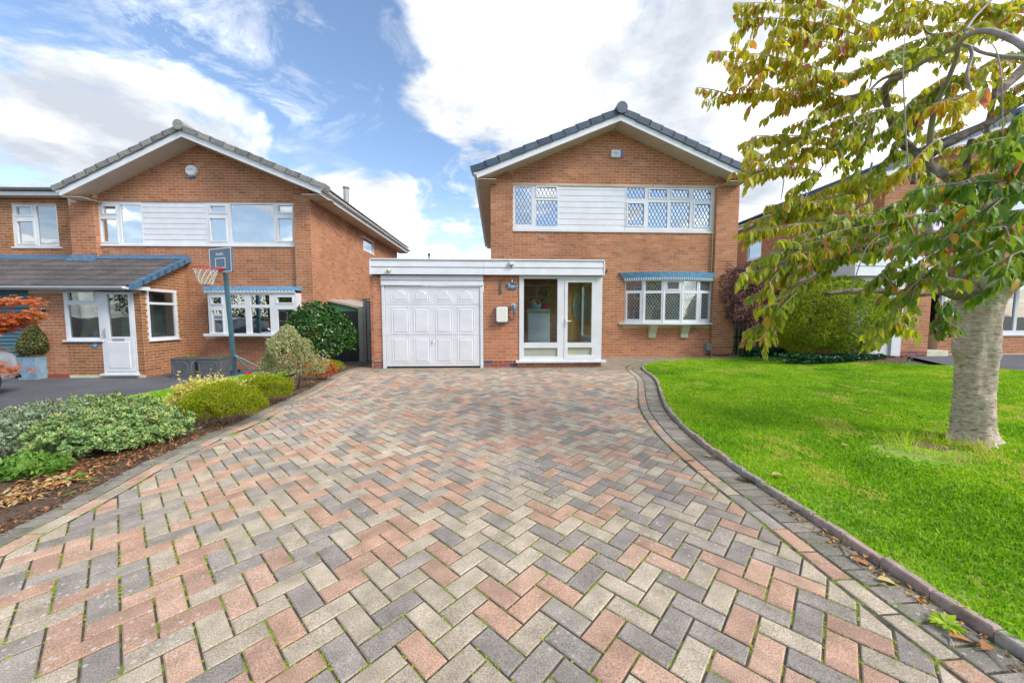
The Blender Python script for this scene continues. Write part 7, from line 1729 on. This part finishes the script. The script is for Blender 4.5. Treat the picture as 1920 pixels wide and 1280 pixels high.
# individual big leaves share a few leaf meshes
def leaf_one(bend, m_):
    o = leaves('leaf', np.zeros((1, 3)), np.array([[0, 0, -1.]]), np.array([[0, -1., 0]]), np.array([1.]), np.array([.42]), np.array([0.0]), m_, ch, bend, 2, None); me = o.data; bpy.data.objects.remove(o); return me
lmesh = [leaf_one(b_, LM['cherry']) for b_ in (.05, .16, .28, .4)]
for i in top300:
    D_ = Vector(LDn[i]); N_ = Vector(LNn[i]); S_ = D_.cross(N_).normalized(); N_ = S_.cross(D_)
    # mesh axes: tip is -z, normal is -y, side is x
    Mx = Matrix((( -S_.x if False else S_.x, -N_.x, -D_.x, LPw[i][0]), (S_.y, -N_.y, -D_.y, LPw[i][1]), (S_.z, -N_.z, -D_.z, LPw[i][2]), (0, 0, 0, 1))) @ Matrix.Scale(float(LLn[i]), 4)
    o = bpy.data.objects.new('leaf', lmesh[i % 4]); COL.objects.link(o); o.parent = ch; o.matrix_local = Mx; o['tint'] = float(LTn[i])
rest = np.setdiff1d(np.arange(n), top300); bends = .2
leaves('foliage', LPw[rest], LDn[rest], LNn[rest], LLn[rest], LLn[rest]*.42, LTn[rest], LM['cherry'], ch, .2, 2)
b = MB(); pts = []
for k in range(22): a = 6.283*k/22; pts.append((-.16+.42*math.cos(a)*(1+.18*math.sin(3*a)), -.02+.24*math.sin(a)*(1+.2*math.sin(5*a)), .004))
q_ = [(p[0], p[1], g(p[0]+TX, p[1]+TY)-tz+.024) for p in pts]; sp_ = patch('bare_soil', [(p[0]+TX, p[1]+TY) for p in q_], .0245, mat('dry_soil', (.24, .15, .08), (.13, .085, .05), rough=.95, nscale=30, bump=1, bscale=80), .3); sp_['label'] = 'bare dry soil and thatch round the foot of the cherry tree'
# moss on the crown of the trunk
mp_ = cr_(1870, 508, TY); MB().lathe([(.12, -.03), (.15, 0), (.08, .03), (0, .035)], mp_+Vector((0, -.03, .0)), 12).build('moss', LM['green'], ch, True)

# ================================================================ fallen leaves
def fleaf(label, px, py, L, tint, rz, seed, up_=.0, on=0.0, curl=.35):
    p = ground(px, py, on); e = empty('fallen_leaf', label, 'leaf', (p.x, p.y, g(p.x, p.y)+on+.006), rz)
    q = np.random.default_rng(seed)
    o = leaves('blade', np.array([[-L/2, 0, .008]]), np.array([[1, 0, .12+up_]]), np.array([[0, q.normal(0, .2), 1.]]), np.array([L]), np.array([L*.45]), np.array([tint]), LM['dead'], e, curl, 2, None)
    MB().tube([(-L/2, 0, .008), (-L*.85, .01, .012)], .0012, 4).build('stalk', M['stem'], e)
for q in [('broad tan leaf lying across the curved stretcher course', 1295, 864, .10, .68, .3, 1), ('tan curled leaf on the soldier blocks just below the kerb', 1328, 857, .075, .66, -.4, 2), ('long brown curled leaf on the soldier course near the kerb', 1400, 902, .15, .15, -.35, 3), ('yellow leaf lying flat on the dark soldier blocks', 1664, 1093, .085, .8, -.3, 4),
          ('orange curled leaf beside a pale twig on the soldier blocks', 1617, 1058, .075, .45, -.6, 5), ('tan leaf against the kerb near the pale twig', 1626, 1046, .07, .6, .5, 6), ('orange leaf among the leaf litter at the lower right', 1800, 1200, .08, .5, -.2, 7), ('brown leaf among twigs at the bottom right kerb', 1850, 1215, .09, .35, .4, 8)]: fleaf(*q)
for q in [('pale cream leaf on the lawn close to the kerb', 1460, 892, .12, .75, .1, 11), ('dusky red curled leaf on the lawn near the kerb', 1492, 918, .08, .1, .1, 12), ('orange leaf on the lawn nearest the driveway bend', 1378, 800, .05, .5, 0, 13), ('yellow leaf just below the orange one on the lawn', 1384, 813, .05, .72, .2, 14), ('tan leaf on the lawn in front of the hedge', 1585, 836, .06, .68, -.4, 15),
          ('yellow leaf on the lawn halfway to the cherry trunk', 1668, 859, .06, .75, .1, 16), ('orange leaf on the lawn left of the cherry trunk', 1665, 757, .07, .5, 0, 17), ('pale leaf on the middle of the lawn', 1623, 771, .05, .7, 0, 18), ('small brown leaf in the far lawn near the path', 1382, 690, .10, .1, .1, 19), ('yellow leaf on the lawn right of the cherry trunk', 1906, 847, .06, .78, .3, 20), ('orange leaf low on the right lawn', 1765, 885, .05, .5, .3, 21)]: fleaf(*q, on=.045)
# drift of leaf litter along the kerb and over the bark
def litter(name, label, pts, n, sx, L, seed, base=.0, tl=(.0, 1.0)):
    q = np.random.default_rng(seed); pts = [Vector(p) for p in pts]; P = []
    for _ in range(n):
        i = q.integers(0, len(pts)-1); p = pts[i].lerp(pts[i+1], q.uniform()); P.append((p.x+q.normal(0, sx), p.y+q.normal(0, sx), 0))
    P = np.array(P); P[:, 2] = gnp(P[:, 0], P[:, 1])+base+q.uniform(.002, .014, n); D = q.normal(0, 1, (n, 3))*np.array([1, 1, .15]); l = q.uniform(.4, 1.1, n)*L
    o = leaves(name, P, D, q.normal(0, .35, (n, 3))+np.array([0, 0, 1.]), l, l*q.uniform(.25, .5, n), q.uniform(tl[0], tl[1], n), LM['dead'], None, .3, 1); setp(o, label); return o
kk = offset(KRc, sR*.045); near = [p for p in kk if .75 < p.y < 2.4]; mid_ = [p for p in kk if 2.2 < p.y < 5.5]
litter('leaf_litter', 'brown and orange leaf litter caught along the kerb', near, 330, .028, .036, 1); litter('kerb_debris', 'fine debris along the farther kerb', mid_, 260, .02, .02, 2)
sd2 = [gp(60, 930), gp(150, 897), gp(240, 862), gp(330, 826)]; litter('bark_chips', 'bark chips and dead leaves over the left bed', [p+Vector((-.10, .04)) for p in sd2], 1700, .12, .042, 3, .016, (0, .55))
edg = [p for p in offset(KLc, sL*.035) if p.y < 8]; litter('mulch_edge', 'bark mulch spilling over the edge of the left paving', edg, 2600, .045, .035, 8, .010, (0, .5))
litter('bed_edge_litter', 'dead leaves at the front of the left bed', [gp(-20, 960), gp(60, 925), gp(110, 905)], 520, .09, .06, 4, .03)
litter('far_bed_litter', 'dead leaves under the farther shrubs', [gp(390, 800), gp(470, 765), gp(560, 725), gp(610, 702)], 420, .09, .045, 5, .03)
litter('hedge_litter', 'pinkish leaf litter along the edge of the hedge bed', [gp(1485, 673), gp(1560, 677), gp(1660, 681)], 500, .09, .06, 6, .03, (.3, 1))
for i, (a, b_, c_, lb) in enumerate((((1575, 1022), (1590, 1045), (1625, 1070), 'pale straight twig lying on the soldier blocks'), ((1800, 1180), (1840, 1210), (1895, 1262), 'long thin twig at the bottom right of the paving'), ((1770, 1190), (1782, 1200), (1788, 1218), 'short bent twig beside a grass tuft'))):
    P3 = [ground(*q) for q in (a, b_, c_)]; e = empty('twig', lb, 'twig', (P3[0].x, P3[0].y, g(P3[0].x, P3[0].y)), 0)
    MB().tube([(p.x-P3[0].x, p.y-P3[0].y, g(p.x, p.y)-g(P3[0].x, P3[0].y)+.006) for p in P3], [.003, .0035, .002], 5).build('stick', M['twig'], e)
weed('tuft of grass growing in the soldier course at lower right', 1775, 1175, 26, .06, 8, 'grass', .015)
weed('small green weed against the kerb beside the tan leaf', 1343, 860, 7, .04, 9, 'green', .03)

# ================================================================ across the street: only its reflection shows
def far_house(x, y, lab):
    e = empty('opposite_house', lab, 'house', (x, y, -.2), math.pi)
    plate(-4, 4, 0, 5, 0, .2, [(-3, -1, .9, 2.1), (1, 3, .9, 2.1), (-3, -1, 3.3, 4.5), (.6, 3, 3.3, 4.5), (-.5, .5, 0, 2.1)]).prism([(-4, 0, 5), (4, 0, 5), (0, 0, 6.9)], (0, .2, 0)).build('wall', M['brick'], e)
    for s_ in (-1, 1): MB().prism([(0, -.4, 7.0), (s_*4.5, -.4, 4.8), (s_*4.5, -.4, 4.95), (0, -.4, 7.15)], (0, 9, 0)).build('roof', M['tile_grey'], e)
    for (a, c_, z0, z1) in ((-3, -1, .9, 2.1), (1, 3, .9, 2.1), (-3, -1, 3.3, 4.5), (.6, 3, 3.3, 4.5)):
        plate(a, c_, z0, z1, .02, .07, [(a+.08+(c_-a)/2*i, a+(c_-a)/2*(i+1)-.06, z0+.08, z1-.08) for i in range(2)]).build('window', M['upvc'], e); MB().box(a, c_, .1, .12, z0, z1).build('blind', M['room'], e)
    MB().box(-.5, .5, .03, .08, 0, 2.1).build('door', M['upvc'], e)
far_house(-6.5, -17, 'brick house across the street'); far_house(6.5, -18, 'second brick house across the street'); far_house(-19, -17, 'third brick house across the street, at the far end')
far_house(19, -18, 'brick house across the street, to the right')
for i, (x, yy, h, rr2, lab) in enumerate(((15.5, -12, 6.0, 2.7, 'broad street tree across the street to the right'), (21, -12.5, 5.2, 2.6, 'street tree farthest right across the street'), (-21, -11, 5.6, 2.6, 'street tree farthest left across the street'), (-16.5, -12, 6.2, 2.4, 'tall street tree across the street to the left'), (-27, -12, 6, 3, 'wide street tree at the left end of the street'), (7.0, -12.5, 4.6, 2.0, 'street tree before the second opposite house'), (-6.5, -12.5, 3.6, 1.8, 'small street tree before the first opposite house'), (-1.0, -13, 4.6, 2.3, 'green street tree between the opposite houses'), (11.5, -13, 5.4, 2.6, 'taller green street tree at the opposite corner'), (-12.5, -12.5, 4.2, 2.2, 'green street tree before the far opposite house'), (3.5, -11.5, 2.6, 1.5, 'small round tree across the street'))):
    e = empty('street_tree', lab, 'tree', (x, yy, -.2), 0)
    MB().tube([(0, 0, 0), (.05, 0, h*.3), (0, .05, h*.6)], [.16, .13, .08], 8).build('trunk', M['bark_knob'], e, True)
    q = np.random.default_rng(200+i); n = 2600; D = unit(q.normal(0, 1, (n, 3))); P = D*np.array([rr2, rr2, h*.42])*(lump(D, 6, i, .2)*q.uniform(.6, 1, n)**.5)[:, None]+np.array([0, 0, h*.62])
    leaves('crown', P, D+q.normal(0, .6, (n, 3)), q.normal(0, 1, (n, 3)), q.uniform(.14, .26, n), q.uniform(.10, .2, n), q.uniform(0, .95, n), LM['tree_far'], e, .1, 0)
